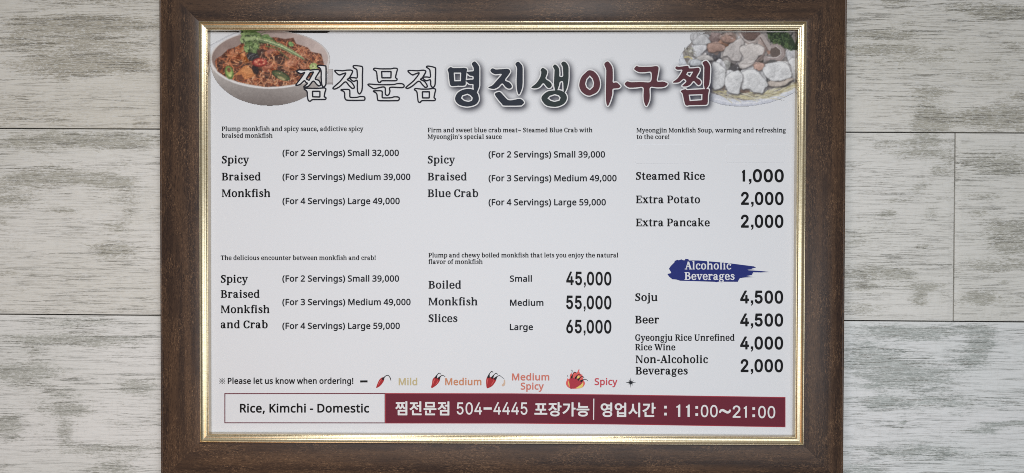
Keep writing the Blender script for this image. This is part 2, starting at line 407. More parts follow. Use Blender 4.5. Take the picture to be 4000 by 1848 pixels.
FONTS = {
 'serif': [
  ('a', 581, '172,-24 136,-14 104,2 74,28 56,52 42,84 33,124 32,168 40,212 50,240 68,268 92,293 116,309 160,325 220,332 296,347 299,392 293,428 280,449 248,466 220,468 184,459 162,444 155,392 145,372 124,355 96,347 64,355 45,372 34,396 34,424 48,452 80,496 104,515 132,529 180,545 228,554 272,554 312,547 352,532 384,510 413,476 437,432 449,380 445,324 445,136 449,80 452,72 464,64 500,67 520,60 533,44 535,20 528,7 516,-3 468,-12 420,-16 396,-14 372,-6 344,12 300,-12 268,-21 224,-27;205,56 228,58 246,72 258,100 264,136 262,184 254,216 238,240 216,249 196,244 182,228 171,200 166,168 167,124 174,92 187,68'),
  ('b', 623, '272,-28 224,-20 176,4 92,6 84,9 79,16 77,680 70,700 36,708 26,716 24,752 28,762 36,766 72,771 96,781 204,784 216,781 223,764 225,548 232,547 296,561 344,563 392,557 440,541 484,513 517,480 546,436 565,388 580,308 578,208 562,136 528,70 504,41 480,20 424,-12 364,-25;304,60 328,57 352,60 372,69 392,87 410,112 422,140 437,216 437,320 421,396 408,426 388,454 368,470 340,479 316,478 297,472 278,460 263,444 248,420 236,388 223,324 223,212 236,148 248,116 264,90 284,71'),
  ('c', 521, '244,-24 196,-12 149,12 112,44 78,92 56,144 43,200 39,280 44,340 56,392 78,444 110,488 145,520 188,545 232,558 280,563 344,558 400,541 448,510 489,464 508,431 510,416 500,407 476,401 467,368 448,347 424,335 400,334 368,346 347,372 342,396 345,452 336,464 308,477 280,479 257,472 236,458 219,436 203,404 191,364 186,328 184,224 191,172 203,132 218,100 238,76 260,62 284,57 312,60 336,72 353,88 376,127 384,133 496,135 509,128 512,116 498,84 476,55 436,14 412,-2 384,-14 336,-25 280,-27'),
  ('d', 633, '240,-24 184,-9 136,19 95,60 64,112 44,176 35,248 39,332 55,400 76,448 104,487 136,517 176,541 224,557 268,563 320,561 376,549 384,552 383,692 376,701 336,712 332,720 331,740 336,762 348,767 380,771 404,781 520,783 528,775 531,760 531,72 536,62 560,60 572,52 575,36 573,-4 567,-12 556,-15 408,-15 384,-11 316,-26;260,60 280,57 304,59 320,64 339,76 366,112 385,168 382,380 367,420 348,449 324,470 296,479 272,478 253,472 234,460 219,444 204,420 192,388 179,320 178,224 192,148 204,116 220,90 240,71'),
  ('e', 553, '232,-24 184,-12 140,10 101,44 72,84 48,136 35,192 29,252 32,328 43,384 64,436 92,480 124,514 160,537 204,554 260,563 312,561 360,551 404,530 438,504 469,468 494,424 510,380 521,316 522,260 510,240 496,235 176,234 172,224 176,188 195,120 211,92 228,74 248,62 268,57 296,59 316,68 336,87 356,118 368,124 444,125 468,138 488,140 509,128 516,116 518,100 513,84 476,33 456,12 428,-5 392,-16 332,-26;175,320 192,317 364,317 376,320 377,340 365,392 352,424 337,448 312,470 288,478 256,477 228,462 206,436 191,404 178,360'),
  ('f', 395, '56,-13 49,-8 46,0 46,48 56,59 80,63 89,80 89,460 86,468 80,471 32,471 20,476 15,492 17,540 28,550 80,551 88,556 90,632 104,680 131,720 176,763 208,782 248,794 296,797 344,789 380,773 397,756 405,728 398,704 380,687 356,680 332,686 304,707 284,706 271,700 258,684 248,656 240,628 236,592 235,560 240,552 328,550 340,545 345,532 345,488 336,474 324,471 244,471 238,468 235,460 235,80 240,69 248,62 280,60 292,52 295,36 293,-4 284,-13 272,-15'),
  ('g', 575, '192,-240 124,-224 74,-200 40,-168 28,-148 20,-124 18,-80 30,-40 52,-10 95,24 67,60 55,100 56,124 63,152 95,200 63,252 46,308 44,380 60,440 80,476 108,506 144,529 180,543 232,551 284,549 328,540 372,521 380,523 424,557 440,563 516,567 540,562 557,548 566,528 564,506 552,486 540,478 524,474 460,474 435,456 455,388 456,320 442,264 412,214 379,184 336,163 296,153 264,149 184,155 174,148 156,124 163,116 192,110 272,101 384,99 416,86 429,72 437,52 435,12 472,-25 490,-60 495,-104 486,-144 472,-168 448,-192 416,-212 384,-225 340,-236 296,-242;209,-164 244,-167 292,-165 320,-159 348,-148 368,-132 378,-116 381,-88 374,-68 360,-53 344,-42 292,-27 220,-27 188,-33 165,-44 144,-59 134,-76 131,-96 134,-116 143,-132 160,-146;228,232 260,230 288,242 310,272 321,312 323,368 313,420 303,440 290,456 276,466 260,470 232,469 208,455 191,428 179,388 177,336 184,288 202,252'),
  ('h', 669, '44,-13 37,-8 34,0 34,48 44,59 68,63 77,80 77,680 70,700 28,712 23,724 24,752 33,764 72,771 92,780 208,784 220,776 223,764 224,516 232,515 272,538 320,554 360,561 416,561 460,553 500,538 525,520 546,492 562,448 573,376 574,76 580,64 604,60 614,52 616,0 609,-12 596,-15 404,-15 387,-8 383,8 386,52 396,60 420,64 427,80 425,400 422,424 416,432 384,445 356,449 324,445 288,431 264,408 223,356 223,80 230,64 256,59 264,51 267,8 263,-8 256,-13 244,-15'),
  ('i', 341, '56,-13 49,-8 46,0 46,48 56,59 80,63 89,80 89,452 87,464 80,471 48,478 39,484 35,496 36,524 44,534 84,541 104,550 224,553 233,544 235,532 235,80 239,68 244,62 268,59 276,52 279,36 277,-4 268,-13 256,-15;140,595 111,608 87,632 75,664 76,700 88,729 112,753 144,765 176,765 208,752 232,728 245,696 245,664 233,632 208,608 176,595'),
  ('j', 323, '8,-256 -16,-249 -33,-232 -40,-208 -34,-184 -21,-168 -4,-158 66,-160 86,-128 92,-92 89,-48 89,452 87,464 80,471 48,478 39,484 35,496 36,524 44,534 84,541 104,550 220,554 232,545 235,528 235,-52 225,-132 215,-160 194,-192 172,-213 140,-236 107,-252 84,-257 56,-259;140,595 111,608 87,632 75,664 76,700 88,729 112,753 144,765 176,765 208,752 232,728 245,696 245,664 233,632 208,608 176,595'),
  ('k', 649, '44,-13 37,-8 34,0 34,48 44,59 68,63 77,80 77,680 70,700 28,712 23,724 24,752 33,764 72,771 92,780 208,784 220,776 223,764 224,292 228,290 236,299 349,468 335,492 335,532 340,546 364,551 552,551 568,546 575,528 575,492 570,480 556,475 458,472 359,336 364,325 562,68 572,61 604,59 612,52 614,0 608,-10 592,-15 400,-15 383,-12 376,0 375,40 387,68 281,220 268,229 228,219 223,208 224,76 232,62 256,59 264,51 267,4 260,-10 240,-15'),
  ('l', 341, '56,-13 49,-8 46,0 46,48 56,59 80,63 89,80 89,680 82,700 40,712 35,724 36,752 45,764 84,771 104,780 220,784 232,776 235,760 235,80 239,68 244,62 268,59 276,52 278,0 272,-10 260,-15'),
  ('m', 987, '44,-13 37,-8 34,0 34,48 44,59 68,63 77,80 77,448 72,468 36,478 27,484 24,520 32,534 72,541 96,551 208,554 221,544 224,516 228,514 272,539 312,553 352,561 404,561 448,552 484,537 508,519 532,488 580,526 629,548 680,560 736,561 776,554 808,541 836,523 856,498 875,452 887,376 888,76 896,62 920,59 930,48 931,4 923,-12 908,-15 720,-15 708,-13 700,-7 697,12 700,52 708,59 732,63 741,80 741,364 732,431 708,444 680,449 652,445 620,430 592,404 555,356 555,80 562,64 588,59 596,51 599,8 595,-8 588,-13 576,-15 388,-15 372,-11 365,4 366,48 376,59 400,63 409,80 409,364 400,431 376,444 348,449 320,445 288,430 260,404 223,356 223,80 230,64 256,59 264,51 267,8 263,-8 256,-13 244,-15'),
  ('n', 669, '44,-13 37,-8 34,0 34,48 44,59 68,63 77,80 77,448 72,468 36,478 27,484 23,516 28,532 40,537 72,541 92,550 208,554 221,544 224,516 228,514 272,538 316,553 360,561 412,561 444,557 480,547 524,521 541,500 554,476 566,428 573,372 573,80 580,64 604,60 614,52 617,8 612,-8 592,-15 408,-15 396,-14 387,-8 383,8 386,52 396,60 420,64 427,80 425,400 422,424 416,432 384,445 356,449 324,445 288,431 264,408 223,356 223,80 230,64 256,59 264,51 267,8 263,-8 256,-13 244,-15'),
  ('o', 599, '244,-24 188,-9 141,16 100,54 71,96 48,152 36,208 33,284 40,348 52,396 76,448 104,487 144,522 188,545 236,559 300,563 348,558 396,545 444,518 485,480 515,436 535,388 547,328 551,252 545,192 532,141 509,88 483,52 443,16 399,-8 356,-21 304,-27;265,60 288,57 316,60 336,68 356,85 374,108 389,140 398,172 405,216 405,320 398,364 389,396 373,428 352,455 328,472 304,478 276,478 257,472 237,460 222,444 195,396 180,324 178,224 192,148 205,116 224,88 244,70'),
  ('p', 631, '44,-249 37,-244 34,-236 34,-188 44,-177 68,-173 77,-156 77,448 72,468 36,478 27,484 23,500 26,528 36,536 72,541 92,550 204,554 228,544 276,558 324,563 396,557 456,537 499,508 535,468 561,424 581,364 591,288 589,216 577,156 554,96 530,60 500,28 464,4 428,-13 380,-24 324,-27 276,-22 232,-9 224,-11 224,-160 232,-174 256,-177 266,-188 267,-232 259,-248 240,-251;309,60 332,57 360,60 380,69 400,86 417,108 430,136 441,176 447,212 447,320 441,360 429,400 414,432 394,456 372,472 348,478 320,478 301,472 282,460 264,440 238,388 224,312 224,224 230,180 239,144 251,116 268,90 288,71'),
  ('r', 501, '44,-13 37,-8 34,0 34,48 44,59 68,63 77,80 77,452 75,464 68,471 36,478 27,484 23,500 26,528 36,536 72,541 92,550 204,554 218,548 224,524 228,520 280,546 336,557 388,546 432,523 456,496 467,460 461,420 454,404 440,391 408,378 380,381 353,400 334,436 324,442 308,442 288,435 275,424 224,344 223,80 236,63 272,60 286,52 289,12 285,-8 276,-14 264,-15'),
  ('s', 477, '224,-20 136,-8 107,0 77,16 60,33 48,56 30,132 36,152 45,164 60,174 80,178 104,170 120,152 126,132 129,84 140,74 192,66 248,68 268,77 288,105 304,148 298,168 276,187 140,276 108,301 87,324 72,348 63,372 56,404 59,440 68,468 81,488 101,508 140,533 180,548 220,557 256,559 296,553 332,542 356,529 380,508 410,472 426,444 433,408 428,380 416,364 400,355 380,353 360,359 346,372 339,388 338,404 343,424 340,434 312,459 276,471 248,473 228,466 196,438 191,428 191,420 204,407 268,371 339,324 394,280 416,252 434,220 443,192 445,160 438,124 423,92 399,60 356,20 324,-1 296,-12 256,-19'),
  ('t', 411, '220,-28 188,-21 156,-4 133,20 119,48 97,124 96,464 88,471 28,472 18,480 15,492 15,532 19,544 32,551 93,552 102,568 124,583 176,685 184,692 196,695 228,694 241,684 243,560 248,552 348,550 360,545 365,532 365,488 356,474 344,471 252,471 244,464 243,140 247,80 256,71 276,66 368,73 388,60 394,40 393,28 384,15 352,0 280,-25 252,-29'),
  ('u', 661, '196,-24 156,-13 124,7 102,32 88,64 69,156 69,456 60,471 28,478 19,484 15,500 18,528 28,536 64,541 88,551 196,554 205,552 212,545 215,168 221,104 226,92 244,83 272,76 300,75 328,80 352,92 408,136 415,148 415,456 408,470 372,478 365,484 361,500 364,528 372,535 412,542 432,551 540,554 552,552 559,544 561,532 561,72 564,63 592,60 602,52 605,12 601,-8 584,-15 432,-15 419,-8 414,20 408,25 360,-4 312,-20 256,-27'),
  ('v', 575, '228,-13 220,-8 215,4 47,464 36,475 -4,476 -16,483 -19,512 -16,543 -8,549 8,551 232,551 250,544 255,528 252,484 240,476 212,474 209,464 296,156 304,143 314,160 419,468 412,475 344,475 332,479 325,496 328,543 336,549 348,551 556,551 572,548 581,532 578,484 568,476 524,475 515,468 337,-8 320,-15'),
  ('w', 861, '204,-12 192,8 43,468 32,475 -7,476 -16,484 -19,532 -12,547 4,551 220,551 241,544 245,528 242,484 232,476 204,473 202,464 272,180 280,163 290,184 362,432 348,471 324,478 316,487 315,528 319,544 328,550 340,551 492,551 508,546 514,536 515,524 515,492 509,468 604,147 613,160 707,468 700,475 644,475 630,480 625,496 628,543 636,549 652,551 844,551 862,544 867,532 867,500 862,480 848,475 808,474 801,464 646,4 636,-11 620,-15 544,-15 527,-8 421,276 412,289 405,276 313,-8 304,-13 292,-15'),
  ('x', 615, '12,-13 5,-8 2,0 1,40 4,53 20,61 92,61 104,65 227,252 84,471 76,475 16,476 4,483 1,528 6,544 24,551 264,549 273,540 275,528 275,492 268,476 268,468 312,401 320,395 328,402 371,468 358,484 355,492 356,536 364,548 564,551 584,545 589,532 589,500 584,480 568,475 476,472 376,324 372,312 536,64 544,61 588,60 602,52 605,8 600,-8 580,-15 348,-15 333,-12 325,4 326,48 332,57 348,63 351,68 285,168 276,173 205,68 208,62 228,57 234,48 235,4 228,-10 208,-15'),
  ('y', 579, '120,-264 68,-259 40,-244 30,-228 26,-212 32,-180 48,-161 68,-153 148,-158 172,-149 194,-128 212,-99 231,-56 238,-28 222,-8 47,464 36,475 0,475 -14,480 -19,496 -16,543 -8,549 8,551 232,551 250,544 255,528 252,484 240,476 212,474 210,464 308,134 318,148 424,468 416,475 344,475 332,479 325,496 328,543 336,549 348,551 560,551 576,548 585,532 582,484 572,476 528,475 520,468 322,-84 291,-156 253,-212 216,-244 176,-260'),
  ('fi', 695, '56,-13 49,-8 46,0 46,48 56,59 80,63 89,80 89,460 86,468 80,471 32,471 20,476 15,492 17,540 28,550 80,551 88,556 90,632 104,680 131,720 176,763 208,782 248,794 296,797 344,789 380,773 397,756 405,728 398,704 380,687 356,680 332,686 304,707 284,706 271,700 258,684 248,656 240,628 236,592 235,560 240,552 328,550 340,545 345,532 345,488 336,474 324,471 244,471 238,468 235,460 235,80 240,69 248,62 280,60 292,52 295,36 293,-4 284,-13 272,-15;404,-13 397,-8 394,0 394,48 404,59 428,63 437,80 437,452 435,464 428,471 396,478 387,484 383,496 384,524 392,534 432,541 452,550 572,553 581,544 583,532 583,80 587,68 592,62 616,59 624,52 627,36 625,-4 616,-13 604,-15;488,595 459,608 435,632 423,664 424,700 436,729 460,753 492,765 524,765 556,752 580,728 593,696 593,664 581,632 556,608 524,595'),
  ("'", 235, '80,456 70,464 67,476 48,744 52,754 64,759 164,758 175,748 176,736 156,468 152,460 140,456'),
  (',', 285, '72,-164 52,-151 47,-140 46,-124 92,-47 100,-20 68,7 55,28 46,60 49,88 64,120 88,142 124,154 156,152 188,137 211,112 223,76 221,44 208,12 189,-52 169,-88 104,-156 88,-163'),
  ('.', 285, '112,-24 80,-8 60,14 47,48 48,80 62,112 84,135 120,150 152,149 184,136 208,112 223,76 221,40 208,12 184,-12 148,-26'),
  ('!', 325, '132,-24 100,-8 80,14 67,48 68,80 82,112 104,135 140,150 172,149 204,136 228,112 243,76 241,40 228,12 204,-12 168,-26;124,187 116,193 112,208 70,716 76,725 88,729 224,728 236,722 240,708 197,204 193,192 184,186'),
  ('-', 365, '44,208 36,220 35,260 36,308 44,322 292,325 308,321 314,312 315,224 311,212 304,207'),
  ('~', 615, '412,184 380,188 348,199 208,277 184,287 160,287 145,280 104,220 92,211 76,206 56,208 40,216 28,236 26,256 48,308 74,348 104,375 144,391 192,396 236,387 272,370 396,299 420,293 444,295 460,301 500,364 517,372 536,374 563,360 570,348 575,332 561,284 542,244 520,221 492,203 456,190'),
  ('A', 705, '-12,-12 -17,-8 -21,4 -20,44 -16,56 0,61 64,61 74,68 262,672 263,684 256,712 258,720 264,726 276,729 400,729 416,726 429,704 640,68 648,61 696,61 709,56 715,40 715,4 711,-8 704,-13 692,-15 416,-13 409,-8 406,0 408,52 420,60 460,61 468,68 424,200 412,205 216,205 208,204 202,196 162,68 168,61 224,61 238,56 245,36 245,4 240,-8 220,-15;235,292 240,289 276,289 380,289 391,292 369,368 312,531 308,528 300,508 236,304'),
  ('B', 679, '316,-16 48,-15 33,-12 27,-4 25,36 28,53 40,60 88,62 93,64 95,76 95,644 88,652 40,654 29,660 25,672 26,712 28,721 36,727 348,729 424,719 476,701 512,679 544,647 566,608 575,576 577,540 574,508 566,480 552,454 536,433 512,411 478,388 477,384 524,362 560,338 589,308 609,276 622,240 627,200 625,160 613,116 596,86 572,56 540,32 504,12 464,-2 412,-13 360,-17;255,64 264,61 344,61 380,65 416,79 448,110 461,132 468,156 469,220 462,248 453,268 437,288 420,302 396,314 368,321 320,323 296,330 260,330 254,324;260,408 300,410 307,428 315,436 356,441 378,448 401,464 418,488 429,532 426,580 409,616 380,641 352,649 308,653 264,653 255,648 253,420 255,412'),
  ('C', 655, '300,-24 256,-14 220,0 184,20 156,40 124,71 100,101 64,168 39,248 29,340 35,440 44,484 59,532 88,592 126,644 176,689 240,722 308,739 380,740 448,726 508,700 514,704 518,720 528,728 588,727 598,712 599,616 627,560 620,549 600,540 598,488 588,477 536,475 520,480 515,492 512,542 480,551 450,600 420,631 396,646 368,654 320,652 280,632 244,592 215,536 199,480 189,416 187,336 192,272 204,212 220,165 244,121 273,88 296,72 320,62 352,59 380,63 408,75 436,97 458,124 484,175 492,182 616,185 628,181 633,172 626,144 626,124 620,108 564,45 524,11 476,-9 404,-23 356,-27'),
  ('E', 635, '36,-13 29,-8 25,4 25,44 28,59 40,66 88,68 95,76 95,632 94,640 88,646 40,648 28,655 25,688 28,721 36,727 52,729 548,729 568,725 575,708 575,532 571,516 560,510 508,509 495,516 491,532 491,636 484,646 264,647 254,640 255,408 268,405 380,407 385,416 386,460 392,471 408,475 456,472 463,464 465,452 465,284 464,268 456,258 400,256 390,260 386,268 385,316 380,323 256,323 253,312 253,80 256,69 264,67 496,68 501,76 503,200 516,210 572,210 581,204 585,188 585,8 581,-8 572,-14 560,-15'),
  ('F', 605, '60,-12 52,0 52,48 60,58 88,64 95,80 95,636 88,646 44,647 30,652 25,668 28,720 36,727 52,729 536,729 556,726 562,720 565,708 565,532 561,516 552,510 500,509 484,517 481,532 481,636 476,646 264,647 254,640 253,404 256,394 368,393 375,400 376,448 380,456 388,461 440,461 450,456 455,444 455,264 448,244 436,240 404,240 382,244 376,256 375,300 368,309 264,310 254,304 254,80 268,62 308,60 320,52 323,8 319,-8 312,-13 300,-15'),
  ('G', 715, '376,-28 284,-21 249,-12 212,4 180,22 148,47 116,80 91,116 67,160 52,200 32,292 30,400 36,448 48,500 79,576 116,632 170,684 228,718 296,737 364,741 440,729 508,700 512,701 518,720 524,726 584,728 593,724 598,712 599,616 627,560 620,549 600,540 599,492 592,479 580,475 540,475 520,480 515,492 512,542 480,551 448,603 416,634 388,649 356,655 332,654 308,648 288,637 264,618 232,572 204,500 192,440 187,372 191,284 203,216 222,160 248,116 278,84 312,65 336,60 364,60 412,74 456,75 464,80 464,264 456,271 404,271 390,276 385,288 385,324 387,336 392,343 408,347 656,347 668,345 677,336 679,292 674,276 660,271 620,271 612,264 611,36 606,20 596,16 564,13 480,-16'),
  ('M', 935, '36,-13 29,-8 26,0 28,52 36,59 72,64 81,84 81,640 76,651 36,654 25,660 21,672 21,708 28,724 44,729 232,729 244,727 252,720 443,184 452,168 462,180 670,680 680,724 696,729 856,729 872,728 880,722 885,704 881,660 868,654 840,652 835,648 833,640 833,80 840,64 868,58 876,48 877,4 869,-12 852,-15 652,-15 640,-12 633,-4 631,36 634,52 644,60 668,64 675,80 672,440 660,423 484,16 476,8 464,7 412,28 403,40 172,517 168,515 167,500 167,80 176,64 208,60 220,52 223,36 221,-4 212,-13 200,-15'),
  ('N', 785, '40,-13 33,-8 30,0 32,52 44,60 76,63 86,72 89,84 89,640 87,648 81,652 36,654 25,660 21,672 21,708 28,724 44,729 228,729 244,727 252,721 576,172 588,160 591,632 580,650 544,654 535,660 531,676 532,716 540,726 552,729 712,729 729,724 735,708 735,672 731,660 720,654 688,652 680,644 675,632 675,8 668,-10 652,-15 568,-15 556,-13 548,-8 189,552 176,567 173,548 173,80 184,63 216,60 228,54 233,40 232,0 225,-12 212,-15'),
  ('P', 647, '60,-12 52,0 52,48 60,58 88,64 95,80 95,640 94,648 88,652 40,654 29,660 25,676 28,720 36,727 48,729 380,727 456,713 520,683 553,656 579,624 598,588 609,548 613,504 609,452 598,412 577,372 554,344 524,320 488,300 456,287 380,272 256,268 253,256 254,80 268,62 308,60 320,52 323,4 316,-10 296,-15;255,352 264,349 316,349 376,356 414,376 440,413 451,440 455,468 457,512 453,548 445,576 430,604 412,624 392,638 368,646 316,653 264,653 255,648'),
  ('R', 695, '60,-12 52,0 52,48 60,58 88,64 95,80 95,640 94,648 88,652 40,654 29,660 25,676 28,720 36,727 48,729 368,728 444,714 504,687 546,652 573,612 589,564 593,508 584,456 562,412 532,378 482,344 478,336 640,66 648,61 700,60 712,52 715,8 711,-8 704,-13 692,-15 508,-15 492,-11 487,-4 480,23 308,307 300,314 268,315 256,313 253,304 253,80 260,64 284,60 294,52 297,12 293,-8 284,-14 272,-15;255,396 264,393 308,393 368,400 400,418 424,448 438,496 436,560 419,604 404,622 384,637 356,647 304,653 264,653 255,648'),
  ('S', 571, '220,-20 176,-12 136,2 112,-14 64,-15 49,-8 45,8 45,128 37,160 48,196 64,205 120,202 128,188 131,148 146,112 160,90 173,80 196,72 244,67 268,70 296,79 340,109 352,129 360,153 364,180 362,200 349,228 324,258 196,347 120,410 87,448 68,484 57,528 56,572 64,608 84,648 116,683 160,709 204,725 264,737 312,738 356,729 408,707 413,708 420,724 428,728 488,728 498,720 501,708 501,592 506,548 502,504 484,484 468,478 452,479 438,484 420,500 415,512 415,568 411,580 377,620 340,641 304,647 276,641 232,611 208,579 206,552 220,534 312,467 408,404 453,364 480,327 501,288 511,260 518,216 511,164 494,120 456,66 424,35 380,8 332,-10 276,-20'),
  ('T', 655, '180,-12 175,-8 171,4 174,52 184,60 228,64 237,72 241,84 240,640 236,646 228,647 102,644 99,636 96,512 80,503 27,504 18,512 15,524 15,704 18,720 24,726 40,729 596,729 616,726 622,720 625,708 625,528 622,512 612,504 560,503 548,507 544,512 541,636 536,646 412,647 404,646 400,640 399,84 403,72 412,63 452,60 466,52 469,12 465,-8 456,-14 444,-15'),
  ('U', 755, '324,-28 248,-13 188,11 168,25 144,48 119,96 95,204 95,636 88,650 60,656 53,664 51,704 54,720 68,729 104,729 276,729 288,726 294,720 297,704 295,664 284,654 260,650 253,632 253,236 257,140 262,124 268,115 308,88 352,72 392,69 424,72 460,83 488,96 517,116 528,132 535,148 550,228 551,632 545,644 536,652 500,654 491,660 487,676 490,720 496,726 508,729 676,729 692,726 698,720 701,708 701,672 697,660 684,654 648,651 637,632 637,204 617,124 605,92 590,68 563,40 528,16 488,-5 448,-20 408,-27'),
  ('W', 1025, '256,-13 249,-8 243,4 52,643 44,652 0,654 -11,660 -15,672 -15,708 -8,724 8,729 240,729 252,728 262,720 265,704 263,664 252,654 232,652 228,644 328,212 336,189 345,208 442,580 420,649 412,653 368,654 359,660 355,676 356,717 364,726 376,729 552,729 568,725 585,700 712,192 716,177 720,175 858,644 852,652 776,653 763,656 755,672 758,720 764,726 780,729 1004,729 1024,722 1029,692 1028,668 1024,660 1012,654 964,652 958,644 761,4 752,-11 736,-15 648,-15 636,-12 628,-4 496,405 492,404 488,392 376,-4 368,-12 356,-15'),
 ],
 'sans': [
  ('!', 295, '128,-40 92,-31 64,-8 50,20 46,60 53,96 72,124 100,141 136,147 176,137 204,115 218,88 222,48 213,8 196,-16 168,-33;100,176 84,188 79,212 56,716 64,732 76,739 192,739 208,728 214,708 188,200 182,184 168,176'),
  ('(', 326, '188,-184 176,-181 164,-171 112,-100 76,-32 51,32 32,104 20,180 14,252 16,336 28,424 48,508 72,576 111,652 148,707 176,737 192,740 268,740 280,737 290,728 295,708 228,596 188,496 163,384 156,316 155,256 160,192 168,140 196,36 231,-48 290,-144 294,-160 287,-176 272,-183'),
  (')', 326, '32,-184 20,-181 12,-175 7,-164 7,-152 69,-48 92,5 114,64 138,172 145,252 145,296 134,404 109,504 70,600 41,652 8,700 5,716 12,732 24,739 108,740 124,736 134,728 186,656 217,600 249,516 269,440 281,364 286,292 284,212 273,128 250,36 226,-28 185,-104 148,-155 124,-180 108,-184'),
  (',', 294, '32,-153 18,-140 16,-124 68,127 77,136 92,142 180,142 196,138 215,116 217,104 215,88 185,-4 129,-140 120,-149 108,-154'),
  ('-', 348, '36,204 20,214 14,232 15,308 19,320 28,329 48,333 276,333 292,330 305,316 308,300 307,228 304,216 292,206 272,203'),
  ('.', 294, '128,-40 92,-31 64,-8 50,20 46,60 53,96 72,124 100,141 136,147 176,137 204,115 218,88 222,48 213,8 196,-16 168,-33'),
  ('0', 598, '276,-36 220,-29 168,-9 124,24 102,48 83,76 58,128 39,196 26,280 23,380 28,460 44,548 64,608 91,656 126,696 168,726 220,744 284,751 348,744 400,724 424,709 448,689 484,644 514,584 534,516 546,436 549,336 542,240 529,172 510,112 478,56 437,12 392,-16 336,-32;266,92 300,92 328,99 349,112 367,132 381,160 394,204 401,244 407,308 408,384 403,452 396,500 383,548 368,580 348,603 320,619 288,624 256,621 228,609 210,592 195,568 181,528 172,488 163,388 168,260 175,208 186,168 200,137 216,116 240,100'),
  ('1', 598, '260,-24 247,-12 243,4 243,552 240,556 236,555 148,483 132,480 121,484 112,492 72,544 65,556 64,568 68,578 80,590 268,736 288,740 356,739 366,736 375,728 381,708 381,0 375,-16 360,-25'),
  ('2', 598, '40,-24 28,-16 22,0 22,68 28,88 253,316 321,392 349,432 365,468 373,500 375,532 369,568 352,596 324,614 288,623 244,621 208,613 168,594 116,559 96,557 80,568 36,624 31,636 32,649 52,670 100,702 156,729 200,742 260,750 304,749 352,742 408,721 444,697 468,674 490,644 502,620 513,580 517,540 515,500 506,456 478,392 434,328 376,264 228,116 224,108 232,106 512,106 528,104 540,94 545,80 546,4 542,-12 528,-24 512,-26'),
  ('3', 598, '216,-36 116,-24 68,-10 32,7 23,16 20,28 20,116 32,133 48,136 112,112 156,100 208,91 256,90 300,95 332,103 356,116 374,132 391,164 397,208 390,244 372,269 332,290 288,301 240,305 148,306 132,318 128,340 129,408 134,420 143,428 156,432 236,432 276,436 316,448 348,470 366,492 373,512 377,540 373,568 361,592 336,611 300,622 264,624 228,621 196,614 152,594 104,567 88,565 80,568 68,580 27,636 24,652 32,669 60,690 104,714 156,734 192,743 240,749 284,750 332,746 396,730 440,705 482,664 497,640 509,612 515,588 519,544 516,508 508,477 496,449 480,425 432,380 434,376 482,344 504,320 522,292 533,264 538,236 541,196 537,160 525,112 501,68 469,32 436,8 392,-13 336,-28 280,-35'),
  ('4', 598, '356,-24 343,-16 338,-4 337,128 332,135 28,136 12,138 0,148 -4,160 -5,236 3,256 336,732 348,742 360,744 448,743 459,740 468,732 474,712 475,272 480,267 556,266 571,256 578,236 577,160 573,148 560,138 484,136 475,132 474,4 470,-12 463,-20 444,-26;163,268 328,267 336,272 337,504 336,512 332,515 164,276'),
  ('5', 598, '224,-36 177,-32 120,-21 80,-8 48,8 39,20 37,32 37,108 41,124 52,135 68,137 140,107 220,92 276,92 316,100 356,120 383,148 397,192 397,244 389,272 375,296 356,313 332,325 292,335 236,338 120,324 72,351 58,364 55,376 55,392 83,720 92,734 112,740 472,738 485,728 491,712 491,636 483,616 472,610 460,608 208,606 205,600 194,464 200,459 256,464 304,463 364,454 424,431 469,400 496,371 512,347 534,292 541,220 537,176 529,140 513,100 489,64 455,28 420,4 372,-17 332,-28 280,-35'),
  ('6', 598, '284,-36 220,-25 188,-13 152,8 104,52 84,80 64,116 48,160 40,192 29,284 32,380 48,484 71,556 103,616 147,668 188,701 244,729 312,745 396,750 468,742 488,732 495,716 496,644 494,632 488,623 480,617 468,615 412,625 352,625 312,618 280,606 247,584 220,555 199,516 183,468 178,440 180,434 236,461 304,473 368,469 428,450 468,424 504,388 530,344 545,292 551,224 542,148 526,100 496,53 452,11 404,-17 348,-32;270,92 320,92 360,107 385,128 405,168 412,224 410,256 405,280 393,308 381,324 364,337 344,346 292,352 268,349 240,341 220,330 199,312 184,292 174,272 170,252 172,220 179,188 192,156 207,132 228,111 248,99'),
  ('7', 598, '128,-24 116,-16 112,-8 111,4 115,16 385,604 376,608 36,610 24,619 19,632 18,708 21,724 33,736 52,740 512,740 532,737 544,727 549,712 549,652 545,632 258,-8 248,-20 232,-26'),
  ('8', 598, '272,-36 208,-29 160,-16 120,3 88,26 64,52 40,92 28,132 23,188 32,244 52,288 89,332 142,376 83,436 67,460 56,488 48,524 46,564 52,604 64,636 80,663 104,689 152,722 212,742 256,749 296,750 364,741 400,730 428,717 454,700 477,680 497,656 509,632 521,596 525,556 522,516 514,488 500,461 480,434 421,380 424,374 484,329 521,284 542,236 548,180 542,132 529,92 507,56 472,20 432,-5 384,-24 336,-33;249,88 312,87 340,93 364,103 383,116 396,133 405,152 409,172 410,192 405,212 398,228 384,245 332,281 272,308 232,289 188,255 171,228 162,192 164,156 172,136 183,120 212,99;281,444 296,444 348,475 370,496 382,520 386,556 377,588 360,606 328,622 280,627 240,621 204,602 193,588 187,572 184,556 185,532 198,500 224,475'),
